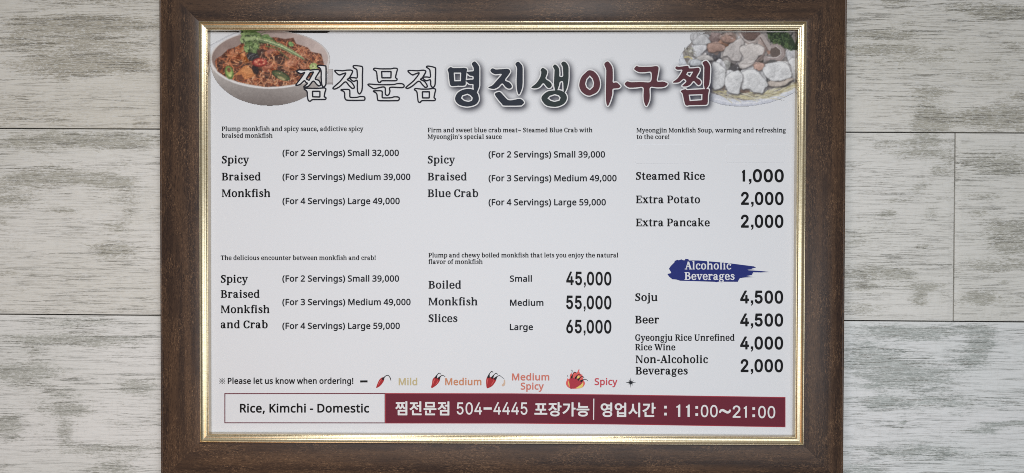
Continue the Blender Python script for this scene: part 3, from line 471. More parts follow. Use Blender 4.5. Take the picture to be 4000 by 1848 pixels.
  ('9', 598, '176,-36 108,-28 92,-23 82,-16 76,8 76,72 81,88 92,98 104,100 176,88 232,90 272,100 308,116 340,142 366,176 386,224 397,276 392,280 356,260 320,248 248,241 204,246 168,255 140,267 108,288 88,305 63,336 47,364 36,396 28,432 24,476 32,556 48,608 68,644 96,680 132,710 177,732 224,745 280,750 328,745 388,726 416,710 444,689 484,644 518,580 537,512 546,428 543,332 529,240 510,172 482,112 448,66 412,32 364,0 308,-22 244,-33;244,364 296,363 340,376 379,404 393,424 403,448 405,472 401,504 394,532 381,560 365,584 348,600 328,613 304,622 280,624 252,622 212,606 196,593 184,576 168,536 163,472 167,440 175,416 187,396 200,382 220,371'),
  ('D', 756, '88,-24 75,-12 71,8 71,704 76,728 88,738 104,740 368,738 452,722 496,706 536,686 588,646 610,624 637,588 666,532 686,464 695,376 689,280 669,196 638,132 607,92 559,48 504,16 452,-4 396,-17 336,-25 108,-26;216,104 284,103 348,107 412,124 448,140 484,168 510,200 529,240 543,296 548,360 544,420 533,472 513,516 493,544 464,569 428,588 388,602 340,609 224,611 215,608 213,116'),
  ('F', 545, '88,-24 75,-12 71,8 71,704 74,724 86,736 104,740 488,740 508,736 516,728 521,716 522,640 519,624 504,611 220,609 214,604 213,596 213,420 216,409 484,406 497,396 502,384 503,308 500,292 488,281 472,277 216,276 213,264 213,8 209,-12 200,-21 184,-26'),
  ('K', 645, '88,-24 75,-12 71,8 71,704 76,728 84,736 96,739 180,740 196,737 210,724 213,704 213,444 216,436 488,734 512,740 600,740 620,736 632,720 633,708 628,699 368,412 361,400 639,16 644,0 640,-13 628,-23 612,-26 516,-26 497,-20 256,300 248,297 221,272 213,260 213,8 209,-12 200,-21 184,-26'),
  ('L', 550, '88,-24 75,-12 71,8 71,712 77,728 92,739 188,739 198,736 207,728 213,708 215,108 224,106 492,106 508,103 521,92 524,80 525,0 516,-18 496,-26'),
  ('M', 933, '88,-24 75,-12 71,8 71,704 73,720 80,732 100,740 224,740 240,737 252,726 443,220 452,205 458,212 656,727 668,737 684,740 804,740 816,738 827,732 834,720 836,704 836,8 834,-8 828,-17 820,-23 808,-26 724,-26 708,-22 697,-8 695,440 692,461 683,444 511,-8 496,-23 476,-26 408,-25 396,-20 388,-10 217,444 208,460 206,440 205,-4 196,-19 184,-25'),
  ('P', 631, '88,-24 75,-12 71,8 71,704 74,724 84,736 100,740 324,739 396,729 464,706 504,680 528,656 553,620 570,580 579,528 578,476 569,428 550,380 528,349 500,320 464,295 424,276 384,264 340,256 216,251 213,240 213,8 209,-12 200,-21 184,-26;214,384 220,381 276,381 336,387 376,399 408,419 421,436 429,456 435,500 429,540 420,560 408,576 380,594 336,607 292,611 215,608'),
  ('R', 648, '88,-24 75,-12 71,8 71,704 74,724 84,736 100,740 328,739 416,726 472,705 504,685 520,671 553,628 573,572 580,500 570,436 549,392 512,348 456,312 452,304 629,12 632,0 629,-12 620,-21 604,-26 508,-26 488,-21 472,0 316,265 304,269 224,269 216,268 213,260 213,8 209,-12 200,-21 184,-26;214,400 224,397 336,399 372,408 404,426 418,440 426,456 435,496 431,540 416,574 388,594 348,606 304,610 216,608 213,596'),
  ('S', 575, '220,-36 120,-24 72,-12 36,3 28,13 25,28 25,104 31,124 40,133 56,135 140,108 216,95 268,94 312,100 348,115 364,127 375,140 385,172 382,212 369,236 344,257 296,281 208,316 165,336 116,368 84,397 55,440 40,484 34,540 40,592 55,632 80,670 120,705 168,730 212,742 276,750 352,746 420,734 492,709 509,692 510,680 506,664 482,600 474,588 464,583 448,583 384,605 328,617 276,619 240,614 208,602 188,582 178,556 179,520 192,488 216,467 260,444 356,405 412,378 451,352 485,320 511,280 525,232 528,184 518,120 507,92 483,56 448,23 412,0 376,-16 332,-28 280,-35'),
  ('a', 587, '200,-36 152,-28 108,-12 78,8 48,41 31,76 21,124 22,172 32,216 46,244 61,264 84,286 112,305 160,325 212,337 276,345 364,349 368,360 365,392 357,416 344,431 324,442 292,448 256,447 228,442 140,409 124,409 108,424 83,484 81,504 92,520 116,534 160,550 216,565 256,570 300,571 348,566 384,558 428,538 462,508 486,472 499,432 506,372 504,-8 496,-19 484,-25 412,-25 396,-16 386,16 380,21 340,-8 304,-24 256,-34;216,88 244,87 280,92 308,103 336,123 350,140 362,168 367,204 365,232 308,233 252,227 212,217 184,200 171,184 165,168 163,144 166,124 172,111 183,100'),
  ('c', 506, '284,-36 225,-28 172,-9 125,20 84,64 56,112 39,164 29,244 31,312 43,380 60,428 87,472 125,512 168,541 220,561 276,571 340,570 412,557 448,545 467,532 472,520 471,508 445,436 432,422 416,419 336,440 288,442 248,433 220,416 205,400 193,380 180,340 174,308 172,260 180,192 192,156 212,124 232,108 261,96 296,92 340,94 380,103 432,122 452,117 460,108 463,96 464,20 461,8 450,-4 400,-24 348,-33'),
  ('d', 641, '264,-36 200,-26 152,-5 109,28 82,60 64,89 44,144 30,232 32,324 47,400 66,448 96,493 136,530 188,557 248,570 308,570 364,558 412,533 416,544 416,752 420,772 428,781 444,786 536,784 552,772 556,752 554,-8 544,-20 532,-25 456,-25 439,-16 430,12 424,15 384,-12 352,-25 308,-34;258,92 284,89 320,91 344,96 368,107 384,121 395,136 405,160 413,192 417,284 413,328 402,376 389,404 372,423 348,437 320,445 264,445 240,437 222,424 207,408 192,380 176,324 172,248 176,208 188,160 199,136 214,116 236,100'),
  ('e', 590, '296,-36 240,-28 188,-12 137,16 100,50 72,88 48,138 36,188 29,248 32,312 43,376 64,432 92,476 125,512 172,545 228,565 284,572 348,567 392,554 436,530 468,502 498,464 518,424 532,376 539,316 537,244 530,232 520,227 184,225 176,223 175,212 183,180 200,144 224,118 260,99 308,91 372,94 416,104 484,127 500,124 512,112 515,96 514,24 511,12 500,2 456,-16 404,-29 352,-35;182,348 384,347 390,348 392,356 378,400 356,429 340,439 320,445 284,448 248,441 215,420 190,384 181,356'),
  ('g', 641, '232,-264 140,-249 104,-237 80,-225 74,-216 71,-200 71,-128 76,-112 88,-101 104,-101 164,-124 244,-139 304,-141 344,-133 377,-116 400,-87 414,-52 416,-2 412,2 376,-17 332,-30 280,-36 232,-32 196,-24 152,-5 124,15 96,44 75,72 55,112 43,148 32,208 29,268 32,324 40,368 56,420 80,468 113,508 154,540 200,561 268,572 328,567 372,553 428,522 438,548 452,560 520,562 540,559 552,547 556,528 556,-12 550,-76 538,-124 521,-160 494,-196 464,-221 428,-241 384,-256 344,-263 296,-266;279,88 316,90 344,96 364,104 384,119 399,140 409,168 418,232 414,332 405,368 394,396 376,418 352,434 328,442 296,446 268,445 244,438 224,426 208,408 195,388 183,356 175,320 172,280 176,204 184,172 196,141 212,118 229,104 252,93'),
  ('h', 644, '76,-24 63,-12 59,8 60,760 66,776 80,785 172,786 192,776 198,760 200,533 204,531 256,557 292,566 348,571 404,565 448,553 484,534 514,508 538,472 555,424 563,360 563,0 559,-12 553,-20 536,-26 448,-25 436,-21 428,-12 424,8 424,344 418,388 405,416 388,432 356,443 320,446 272,438 240,421 222,396 207,356 199,292 199,8 195,-12 184,-22 172,-26'),
  ('i', 284, '76,-24 63,-12 59,4 60,540 66,552 80,561 176,561 192,551 199,532 198,-4 192,-16 176,-25;116,600 88,610 63,636 52,672 55,704 64,728 84,749 112,761 144,761 175,748 197,724 206,692 205,660 194,632 172,612 144,601'),
  ('k', 560, '76,-24 63,-12 59,8 60,760 66,776 80,785 172,785 191,776 198,756 198,372 200,358 208,363 372,537 396,559 412,562 508,562 524,556 534,544 534,528 528,518 336,316 329,304 545,16 550,-4 540,-20 524,-26 424,-26 404,-20 228,209 204,191 198,180 198,8 194,-12 184,-22 172,-25'),
  ('l', 284, '76,-24 63,-12 59,8 60,760 66,776 80,785 172,786 184,782 192,775 199,752 199,0 193,-16 176,-25'),
  ('m', 961, '76,-24 63,-12 59,8 59,528 61,544 72,558 92,562 164,560 178,548 184,526 188,523 232,550 273,564 320,572 364,570 408,562 444,548 472,530 500,503 544,537 588,558 644,570 700,571 740,565 784,549 815,528 841,500 858,472 869,440 880,360 880,4 876,-11 868,-20 848,-26 768,-26 752,-20 744,-11 741,8 741,344 738,380 729,408 712,430 688,442 656,446 616,441 584,428 563,404 547,368 539,308 539,8 535,-12 524,-22 508,-26 428,-26 411,-20 404,-12 400,4 400,344 397,380 386,412 372,429 348,441 312,446 272,441 240,424 220,396 207,360 199,296 199,8 195,-12 184,-22 172,-26'),
  ('n', 644, '76,-24 63,-12 59,8 59,528 64,550 72,558 84,561 160,561 178,548 184,525 188,521 228,546 268,561 308,570 352,572 404,566 436,559 468,545 492,529 521,500 541,468 553,432 561,388 563,8 561,-8 557,-16 548,-22 536,-26 456,-26 440,-23 428,-12 424,8 424,344 418,388 405,416 388,432 360,443 324,446 281,440 248,427 227,404 211,368 203,336 199,296 199,8 195,-12 184,-22 172,-26'),
  ('o', 631, '284,-36 232,-28 176,-8 132,20 92,61 59,116 40,169 30,236 30,300 40,368 56,419 84,468 121,508 167,540 208,558 260,569 316,572 368,565 420,549 472,517 514,476 550,416 566,368 577,288 576,236 566,168 549,116 521,68 484,28 436,-5 388,-24 332,-34;268,92 300,89 332,91 360,100 380,112 394,124 410,148 421,176 429,208 434,256 433,300 426,344 417,372 402,400 385,420 364,434 332,444 300,446 268,443 248,437 225,424 211,412 196,388 183,356 176,328 172,252 176,210 187,168 203,136 219,116 244,100'),
  ('p', 641, '76,-264 63,-252 59,-232 59,524 61,544 71,556 84,561 160,561 171,556 179,548 188,522 248,557 308,570 372,570 412,562 440,552 480,529 520,492 550,448 570,396 582,332 586,256 577,172 558,108 534,64 500,24 460,-5 416,-25 364,-35 308,-34 256,-24 204,3 200,2 199,-232 195,-252 184,-262 172,-266;288,92 320,89 348,91 367,96 388,108 404,125 417,144 429,172 437,204 443,284 439,328 430,364 413,400 398,420 376,435 348,444 316,446 288,443 265,436 244,426 231,412 220,396 204,340 199,292 199,248 204,200 215,156 226,132 240,114 264,99'),
  ('r', 439, '76,-24 63,-12 59,8 59,528 63,548 72,558 84,561 164,560 172,555 181,544 188,507 237,544 284,565 344,572 384,569 408,563 420,552 423,536 412,457 404,441 388,434 320,440 280,429 256,415 236,396 220,372 207,344 199,296 199,8 195,-12 184,-22 172,-26'),
  ('s', 505, '196,-36 108,-24 60,-9 36,4 28,16 26,28 26,100 30,116 40,126 56,129 120,104 168,92 212,87 260,89 292,98 312,111 322,132 321,152 310,168 284,186 132,252 92,276 60,304 39,336 28,372 25,412 35,460 52,492 84,525 125,548 164,562 220,571 288,571 348,562 404,546 436,531 446,520 448,508 418,432 404,418 384,416 332,434 288,445 236,448 205,444 176,434 164,420 161,404 168,387 188,372 360,297 392,277 421,252 446,216 457,180 459,128 450,84 436,57 418,32 388,7 360,-9 296,-29 236,-36'),
  ('t', 387, '236,-36 188,-28 146,-12 108,19 86,52 72,92 66,140 66,436 60,442 8,444 -4,452 -9,464 -10,508 -4,524 8,535 70,564 104,668 115,680 128,685 180,684 192,681 201,672 206,656 208,564 336,561 354,552 360,536 361,468 357,456 348,447 328,442 212,442 207,436 206,152 212,120 226,100 252,89 276,88 332,98 348,96 361,84 365,68 364,4 360,-7 352,-15 332,-24 300,-31'),
  ('u', 644, '260,-36 200,-28 164,-17 140,-5 117,12 96,33 83,52 68,84 58,124 53,176 55,544 68,559 84,562 168,561 180,558 190,548 194,528 194,188 199,148 211,120 228,104 260,91 292,89 336,95 372,111 394,136 409,172 419,240 419,528 423,548 432,558 448,562 528,562 544,558 557,544 559,528 559,8 555,-12 544,-22 532,-26 456,-25 440,-14 433,8 428,12 392,-10 352,-25 308,-34'),
  ('v', 534, '196,-24 180,-12 172,8 -20,516 -25,532 -22,548 -14,556 -4,561 32,562 96,561 108,556 116,548 252,175 256,176 260,185 392,548 400,557 416,562 504,562 520,558 530,548 533,540 530,520 327,-12 316,-22 304,-25'),
  ('w', 812, '152,-24 139,-16 131,0 -8,508 -14,540 -5,556 16,563 96,563 112,560 124,548 208,228 212,216 216,215 320,540 332,558 352,563 440,563 452,560 464,548 563,228 568,215 572,214 663,548 676,561 692,563 772,563 784,560 795,552 800,540 797,520 653,0 640,-19 620,-25 528,-25 512,-22 501,-12 398,320 392,330 280,-12 268,-22 256,-25'),
  ('y', 536, '44,-264 4,-257 -12,-243 -15,-220 -15,-168 -12,-152 4,-138 80,-142 104,-136 120,-128 141,-108 158,-80 185,-12 187,0 -21,520 -24,536 -21,548 -8,560 12,562 96,561 108,557 116,549 252,193 256,184 260,184 393,548 404,559 416,562 504,562 520,559 534,544 533,524 302,-88 274,-148 253,-180 230,-208 208,-228 180,-245 148,-258 116,-264'),
 ],
 'gothic': [
  ('0', 666, '272,-36 216,-20 164,10 120,53 88,104 63,164 46,240 37,336 39,416 51,500 68,560 95,620 132,674 172,709 216,734 272,750 336,753 400,741 456,714 505,672 542,620 570,556 589,476 598,396 597,300 586,216 566,144 537,84 501,36 456,-1 400,-28 336,-39;302,100 332,100 360,108 388,127 409,152 426,184 438,220 447,264 452,320 452,392 448,440 438,492 426,528 408,563 382,592 352,610 324,615 296,613 268,603 245,584 226,560 208,524 196,484 184,392 184,320 188,272 196,228 211,184 227,152 248,126 274,108'),
  ('1', 666, '100,-28 84,-18 78,0 78,76 80,88 88,99 108,107 256,107 264,108 267,112 268,556 267,564 264,568 260,567 140,480 128,474 112,475 99,484 91,504 91,592 95,612 105,624 266,740 288,744 396,742 412,728 417,708 418,112 424,107 544,107 566,100 574,92 579,76 579,4 576,-12 564,-25 544,-30'),
  ('2', 666, '84,-29 68,-20 61,-4 60,64 66,84 314,348 377,420 402,456 413,480 418,504 419,528 416,548 408,568 396,584 380,597 340,613 292,614 256,602 228,576 214,548 205,496 192,483 172,478 84,480 67,492 62,516 68,564 83,612 108,656 140,691 176,717 220,738 264,749 316,754 372,748 428,731 464,711 496,685 521,656 541,624 556,584 563,544 565,516 558,464 537,408 489,336 420,256 296,128 286,112 296,110 540,110 556,107 570,96 575,80 576,8 573,-12 560,-25 540,-30'),
  ('3', 666, '304,-40 256,-36 204,-25 156,-5 116,20 79,56 56,92 39,136 32,184 39,204 56,214 160,213 178,200 191,156 209,132 240,112 280,102 320,100 360,108 392,123 415,144 429,176 431,216 421,252 400,282 372,301 332,314 212,319 198,328 191,344 190,416 196,436 336,600 324,604 104,604 84,608 72,620 68,636 70,720 80,737 104,744 512,744 532,742 546,732 552,716 553,652 549,632 380,436 440,416 480,395 517,364 546,328 566,288 578,240 581,188 573,140 561,104 537,64 508,33 476,8 440,-12 396,-28 352,-36'),
  ('4', 666, '388,-28 373,-20 366,-4 365,108 362,116 48,120 36,126 28,140 26,220 32,240 323,732 334,740 348,744 432,744 448,740 460,730 465,716 462,700 208,268 207,260 240,258 352,258 363,260 365,440 370,460 380,471 396,476 488,474 504,463 511,444 511,264 513,260 520,258 584,257 601,248 606,240 610,224 610,152 605,132 588,120 520,118 512,115 511,0 508,-12 500,-22 488,-28 476,-30'),
  ('5', 666, '308,-40 268,-37 228,-29 192,-16 150,8 117,36 92,66 72,101 60,137 55,184 58,196 68,208 88,213 171,212 184,209 195,200 211,152 226,132 244,118 264,108 288,102 316,100 340,103 376,119 404,145 422,176 430,216 426,264 409,304 380,335 344,353 304,359 264,354 228,342 192,319 180,316 92,325 80,329 72,336 66,348 66,364 106,720 116,737 140,744 520,742 536,732 544,708 543,632 537,616 528,608 504,604 248,604 240,602 237,596 225,488 228,482 296,497 348,497 412,482 460,459 488,438 510,416 542,372 565,320 577,260 578,204 565,140 544,93 513,48 472,11 424,-16 376,-32'),
  ('6', 666, '316,-40 256,-33 204,-16 158,12 116,54 83,108 67,156 59,220 64,276 87,352 123,424 164,488 328,729 340,740 356,744 456,743 468,738 477,728 481,716 478,700 325,476 328,472 400,462 444,447 487,420 524,382 552,336 569,284 576,224 570,164 558,120 538,80 512,44 480,15 444,-9 408,-25 364,-36;292,100 336,99 356,104 376,114 394,128 408,146 426,188 429,240 422,268 413,288 396,310 379,324 364,333 340,340 296,341 272,334 256,326 236,309 224,292 208,252 207,196 212,176 222,152 237,132 252,118 272,107'),
  ('7', 666, '128,-28 116,-22 109,-12 107,0 111,16 404,600 392,604 96,604 76,607 64,616 58,632 57,708 62,728 76,741 96,744 540,744 564,738 573,728 578,712 578,632 573,612 259,-12 248,-24 232,-29'),
  ('8', 666, '316,-40 268,-36 212,-24 164,-5 124,22 88,58 64,96 48,140 43,188 48,240 67,292 94,332 139,376 108,411 92,436 73,492 69,524 71,564 79,600 91,628 111,660 133,684 152,702 184,722 248,746 316,754 388,745 416,737 452,721 483,700 512,673 545,624 558,592 564,555 566,532 562,492 553,460 537,428 496,376 541,332 570,288 586,244 592,188 587,140 573,100 549,60 512,23 468,-6 424,-24 368,-36;290,100 332,99 376,107 412,127 433,152 442,184 442,208 437,228 418,260 384,285 340,299 308,300 281,296 260,290 236,278 217,260 203,240 195,220 192,192 195,168 204,148 216,132 238,116 260,107;312,436 348,440 384,456 406,480 417,512 416,548 402,580 376,602 340,614 296,614 256,601 230,576 218,544 220,500 237,468 252,454 272,444'),
  ('9', 666, '176,-28 164,-22 156,-12 154,0 156,12 305,228 309,240 236,251 192,267 140,300 107,336 80,384 64,440 59,500 68,564 83,608 112,656 147,692 188,722 236,742 284,751 336,753 388,745 432,729 476,702 512,667 542,624 565,568 573,524 575,464 566,412 543,348 506,280 304,-19 292,-27 280,-30;302,372 348,375 368,383 388,396 415,428 428,468 426,524 411,564 396,583 380,597 360,608 340,614 292,614 272,607 254,596 240,584 224,564 212,539 207,516 208,464 224,422 238,404 257,388 276,379'),
  (',', 250, '100,-164 68,-120 110,-60 114,-8 108,-1 68,0 61,4 60,128 68,134 196,133 200,124 200,8 194,-60 112,-161 104,-166'),
 ],
 'heavy': [
  ('0', 670, '272,-40 240,-33 208,-21 160,8 119,48 87,96 59,164 42,236 33,336 35,416 44,488 63,560 92,624 132,680 176,717 224,741 272,754 336,757 400,745 452,722 503,680 542,628 573,560 593,480 602,396 601,300 590,216 570,144 542,84 503,32 452,-8 400,-32 336,-43;303,104 332,104 360,112 380,125 402,148 421,184 433,220 442,264 448,320 445,432 437,480 422,528 403,564 380,589 352,605 324,611 296,609 273,600 252,586 231,560 212,524 200,484 192,436 188,392 191,280 200,232 212,192 232,152 252,128 276,112'),
  ('1', 470, '156,0 151,4 150,12 150,524 148,531 144,532 116,499 111,500 110,604 114,612 152,643 216,712 292,714 299,708 300,700 299,4 288,0'),
  ('2', 670, '80,-32 64,-21 57,-4 56,64 61,84 369,416 405,472 413,496 415,516 414,536 410,556 400,573 384,590 364,601 340,609 292,610 256,597 232,576 218,548 209,496 196,480 172,474 84,476 72,481 64,490 60,500 58,516 64,568 82,620 110,664 141,696 184,726 228,745 280,755 336,757 388,749 432,733 468,713 500,687 526,656 546,624 561,584 567,544 569,516 562,464 541,408 497,340 433,264 299,124 296,116 308,114 540,114 560,110 572,100 579,84 580,8 577,-12 564,-28 540,-34'),
  ('4', 670, '388,-33 372,-24 363,-8 361,104 358,112 48,116 33,124 24,140 22,220 32,248 318,732 328,742 344,747 432,748 448,745 463,732 469,716 465,696 220,280 214,264 248,262 352,262 359,264 361,440 368,464 380,476 396,480 488,478 505,468 514,448 516,265 524,262 584,261 604,250 613,228 614,152 609,132 592,117 576,114 524,114 516,111 515,0 510,-16 500,-27 476,-34'),
  (',', 270, '108,-165 73,-128 69,-120 118,-60 123,-8 116,0 68,0 61,4 60,150 68,156 216,156 223,148 223,12 215,-60 120,-161 112,-166'),
  ('5', 670, '308,-44 264,-40 224,-32 184,-16 144,8 115,32 88,65 70,96 56,136 51,184 56,200 64,210 88,217 168,217 184,214 197,204 216,152 228,136 244,123 264,112 288,106 336,106 376,124 400,146 417,176 426,216 422,264 406,300 380,330 344,349 304,355 264,350 236,341 196,316 180,312 88,322 76,327 67,336 62,348 62,364 102,720 107,732 116,741 140,748 504,748 524,745 541,732 548,708 547,628 540,614 528,604 504,600 248,600 241,592 230,496 232,488 296,501 348,501 404,489 436,477 464,461 512,420 546,372 569,320 581,260 582,204 570,140 549,92 516,46 475,8 424,-21 376,-36'),
 ],
 'hangul': [
  ('찜', 946, '204,-92 192,-89 184,-84 179,-76 176,-60 176,240 179,256 184,265 192,270 208,273 696,274 701,276 692,300 692,372 688,380 684,377 640,318 628,313 616,314 585,332 552,359 518,396 488,438 454,384 420,346 372,308 352,304 320,322 288,350 260,384 224,439 178,376 148,348 100,316 88,313 76,316 63,328 23,384 19,404 28,419 64,444 88,466 112,496 129,524 154,592 162,660 156,670 76,670 64,673 56,679 51,688 49,700 49,760 53,776 64,787 84,790 328,790 340,788 356,780 368,787 384,790 624,790 644,786 655,776 658,764 659,700 655,684 648,676 636,671 554,668 551,660 554,620 568,560 599,496 620,468 641,448 688,416 692,428 694,832 700,845 716,852 792,853 812,849 824,836 827,816 827,304 825,288 813,272 824,256 827,240 827,-60 822,-80 812,-88 792,-92;315,28 688,28 694,36 694,148 692,152 684,155 312,154 309,144 309,40 310,32;355,464 360,466 376,490 401,544 414,596 419,652 416,668 372,671 356,680 336,671 296,669 292,664 292,656 296,604 311,544 334,492'),
  ('전', 946, '220,-84 208,-82 199,-76 194,-68 191,-52 191,220 197,236 212,247 300,247 312,243 322,232 325,212 325,44 328,37 812,36 832,31 840,23 844,12 843,-64 836,-76 820,-83;700,140 688,152 685,168 684,477 676,483 536,483 516,487 507,496 504,508 503,576 510,592 524,602 682,604 685,612 685,816 688,836 696,846 708,851 796,851 814,840 820,820 819,160 812,146 796,138 716,137;84,256 71,268 31,332 28,344 31,356 44,370 92,391 132,416 166,444 196,479 221,516 239,556 250,600 254,648 252,656 244,659 84,659 65,664 55,676 53,692 54,752 60,770 76,778 108,779 556,779 568,777 580,770 587,752 588,692 586,676 576,664 556,659 396,659 392,656 390,648 394,604 404,565 423,524 448,488 474,460 509,432 548,408 592,389 605,376 608,364 605,352 560,283 548,275 532,275 492,292 456,311 393,360 360,394 324,440 282,380 220,320 183,292 144,271 104,254'),
  ('문', 946, '156,-84 144,-82 135,-76 130,-68 127,-52 127,200 136,220 152,226 236,226 248,223 258,212 262,192 262,44 268,36 772,36 792,30 803,12 803,-64 792,-78 776,-84;424,88 406,96 399,112 396,268 388,271 56,271 40,273 27,284 23,304 24,368 28,379 36,387 60,391 860,391 880,387 891,376 895,360 894,296 888,282 876,273 536,270 532,260 532,120 527,100 516,91 504,88;144,444 131,460 129,500 129,780 133,796 144,807 164,810 752,810 772,807 784,796 788,776 788,472 785,456 772,444 728,441 164,441;265,560 648,559 652,561 655,568 654,688 644,692 268,692 263,688 262,680 262,568'),
  ('점', 946, '208,-92 189,-84 184,-76 181,-64 181,244 185,264 196,276 212,279 687,280 684,501 676,506 540,506 520,510 512,516 507,528 507,604 512,617 528,626 682,628 685,636 685,820 688,838 698,848 712,853 788,853 807,848 817,836 820,816 820,304 817,288 810,276 818,260 820,244 820,-60 815,-80 804,-89 784,-92;320,28 681,28 687,36 686,156 676,161 320,161 316,156 315,144 315,36;84,284 71,296 32,356 28,368 29,380 40,394 88,416 132,443 167,472 195,504 219,540 238,580 250,624 254,668 252,672 244,675 84,675 65,680 55,692 53,708 54,768 60,786 76,794 108,795 556,795 568,793 580,786 587,768 588,708 586,692 576,680 556,675 400,675 392,673 390,668 394,628 404,592 423,552 445,520 474,488 508,460 548,436 592,416 605,404 608,392 606,380 560,310 548,302 532,302 492,319 454,340 392,388 360,422 324,467 280,406 216,344 144,299 104,282'),
  ('포', 946, '52,8 32,16 27,24 24,36 25,108 31,120 40,127 60,130 380,130 388,132 390,136 390,272 389,280 384,283 128,284 112,288 101,300 98,372 100,384 108,395 128,402 228,402 234,404 236,412 235,640 228,646 124,646 107,652 98,664 96,680 96,736 98,748 104,758 112,763 128,766 780,766 800,764 812,756 819,736 819,676 817,664 809,652 788,646 684,646 679,640 678,412 680,404 684,402 784,402 805,396 813,388 817,372 814,300 804,288 788,284 528,283 524,272 524,136 532,130 876,128 892,116 896,100 896,36 893,24 888,16 876,10 860,8;373,404 404,402 532,402 542,404 544,632 540,645 380,646 372,643'),
  ('장', 946, '408,-100 332,-89 272,-72 236,-56 200,-32 167,4 146,48 140,88 144,116 147,136 164,172 196,210 244,241 280,257 328,270 408,281 516,281 596,270 656,254 692,236 724,214 757,180 779,136 785,84 779,44 764,13 728,-30 680,-61 644,-76 596,-89 516,-100;450,16 500,17 548,22 608,39 632,54 646,68 652,88 648,108 632,128 608,142 572,154 516,163 460,165 404,162 352,153 316,141 291,124 276,100 277,76 292,55 316,40 352,28 400,20;668,256 656,259 648,268 643,288 644,828 651,844 664,852 752,852 770,844 778,824 779,628 784,623 880,623 900,617 907,608 911,596 910,524 904,512 888,503 780,500 778,492 778,288 775,272 764,260 752,257;84,272 76,275 66,284 27,344 22,356 23,372 36,387 84,408 124,432 160,462 188,493 215,532 232,573 243,612 247,656 244,664 240,666 76,666 56,672 48,681 45,696 45,756 52,777 64,784 80,786 548,786 564,783 572,778 579,768 581,756 581,696 577,680 568,671 548,666 388,666 384,664 382,656 386,616 396,580 413,544 438,508 464,481 496,456 537,432 584,412 596,400 599,388 596,376 555,308 544,300 528,299 488,314 448,335 386,380 352,414 323,452 316,456 275,396 245,364 212,336 176,311 140,291 100,274'),
  ('가', 946, '652,-100 639,-88 636,-68 636,824 641,840 656,851 740,853 752,851 763,844 771,824 771,492 773,488 780,486 884,486 903,480 911,472 914,460 915,392 909,376 896,367 780,365 772,360 769,-84 760,-97 748,-102 668,-103;88,72 76,84 33,144 30,156 32,168 44,182 124,228 192,276 250,328 297,384 339,448 370,516 391,588 398,628 396,632 388,635 104,635 88,637 76,647 72,660 71,724 76,744 88,754 104,756 504,756 524,752 535,740 538,724 532,636 514,536 483,444 438,356 380,276 300,195 204,124 112,71 100,69'),
  ('능', 946, '448,-100 384,-97 328,-89 264,-73 216,-53 180,-28 160,-8 147,8 129,44 123,92 132,144 148,174 175,204 220,236 272,257 352,273 456,281 532,277 592,269 640,257 696,235 740,204 765,176 782,144 792,92 784,41 768,8 744,-19 696,-54 640,-76 592,-88 532,-96;392,20 496,18 548,23 584,31 616,43 644,61 656,80 656,100 644,119 616,138 584,149 544,157 500,162 416,162 368,157 328,149 296,137 269,116 259,92 263,72 277,56 304,40 336,30;40,312 30,320 25,332 24,400 27,412 32,421 52,429 860,429 876,427 884,422 891,412 894,400 892,328 884,316 868,310 60,309;152,484 139,496 135,512 135,800 140,823 148,831 160,834 244,834 256,830 265,820 269,800 269,612 272,603 768,602 788,596 796,587 799,576 798,500 788,488 776,483 172,482'),
  ('영', 946, '440,-100 364,-89 304,-72 264,-53 228,-28 196,8 175,52 169,96 172,120 176,144 192,180 224,219 266,248 316,270 360,282 408,290 496,296 584,290 628,283 676,270 724,249 770,216 797,184 813,152 823,96 812,41 796,9 768,-24 720,-57 684,-73 632,-88 548,-100 496,-102;483,16 580,22 616,31 648,43 672,60 686,80 689,100 681,124 664,142 624,161 580,173 544,177 488,179 416,173 376,164 340,150 316,132 304,108 304,84 320,59 344,43 376,31 428,20;704,267 692,275 687,284 685,384 682,392 676,394 492,394 452,363 412,340 376,328 324,318 296,317 236,323 192,336 148,358 113,384 80,421 58,460 44,504 38,556 43,608 59,656 80,695 114,732 160,765 196,782 236,793 296,799 356,793 408,777 452,753 492,722 680,723 685,732 685,824 688,836 693,844 700,850 716,853 788,853 808,847 817,836 820,820 819,288 812,275 796,267;291,440 324,443 344,448 368,459 387,472 402,488 413,508 421,532 424,556 421,584 415,604 401,628 388,643 368,658 348,667 324,673 296,676 268,673 244,667 204,643 192,628 178,604 169,560 172,532 178,512 202,476 222,460 240,451 268,443;554,516 564,514 680,515 685,524 683,600 652,603 560,603 553,600'),
  ('업', 946, '216,-92 204,-89 196,-83 192,-76 189,-60 189,288 191,304 196,312 204,319 220,322 292,322 312,315 319,308 322,296 323,216 328,210 680,210 685,216 686,296 695,316 685,344 685,508 684,512 676,517 548,515 525,460 496,422 456,387 428,370 392,355 344,344 296,340 244,345 197,356 152,376 112,405 80,441 56,484 43,528 38,572 40,596 44,628 55,664 79,708 116,749 152,775 192,793 256,808 296,811 340,808 396,794 428,781 464,758 497,728 519,700 548,638 680,638 685,644 685,820 690,840 700,850 716,853 788,853 807,848 817,836 820,816 820,348 818,332 810,320 818,304 820,288 820,-60 815,-80 804,-89 788,-92;328,28 676,28 680,29 685,36 685,84 680,90 672,91 328,90 324,88 323,76 323,36;269,464 296,462 324,465 368,480 399,504 417,536 424,576 421,600 413,624 388,658 372,669 348,680 296,689 268,686 244,680 220,669 203,656 188,639 176,616 170,588 171,556 179,528 188,512 202,496 220,482 244,471'),
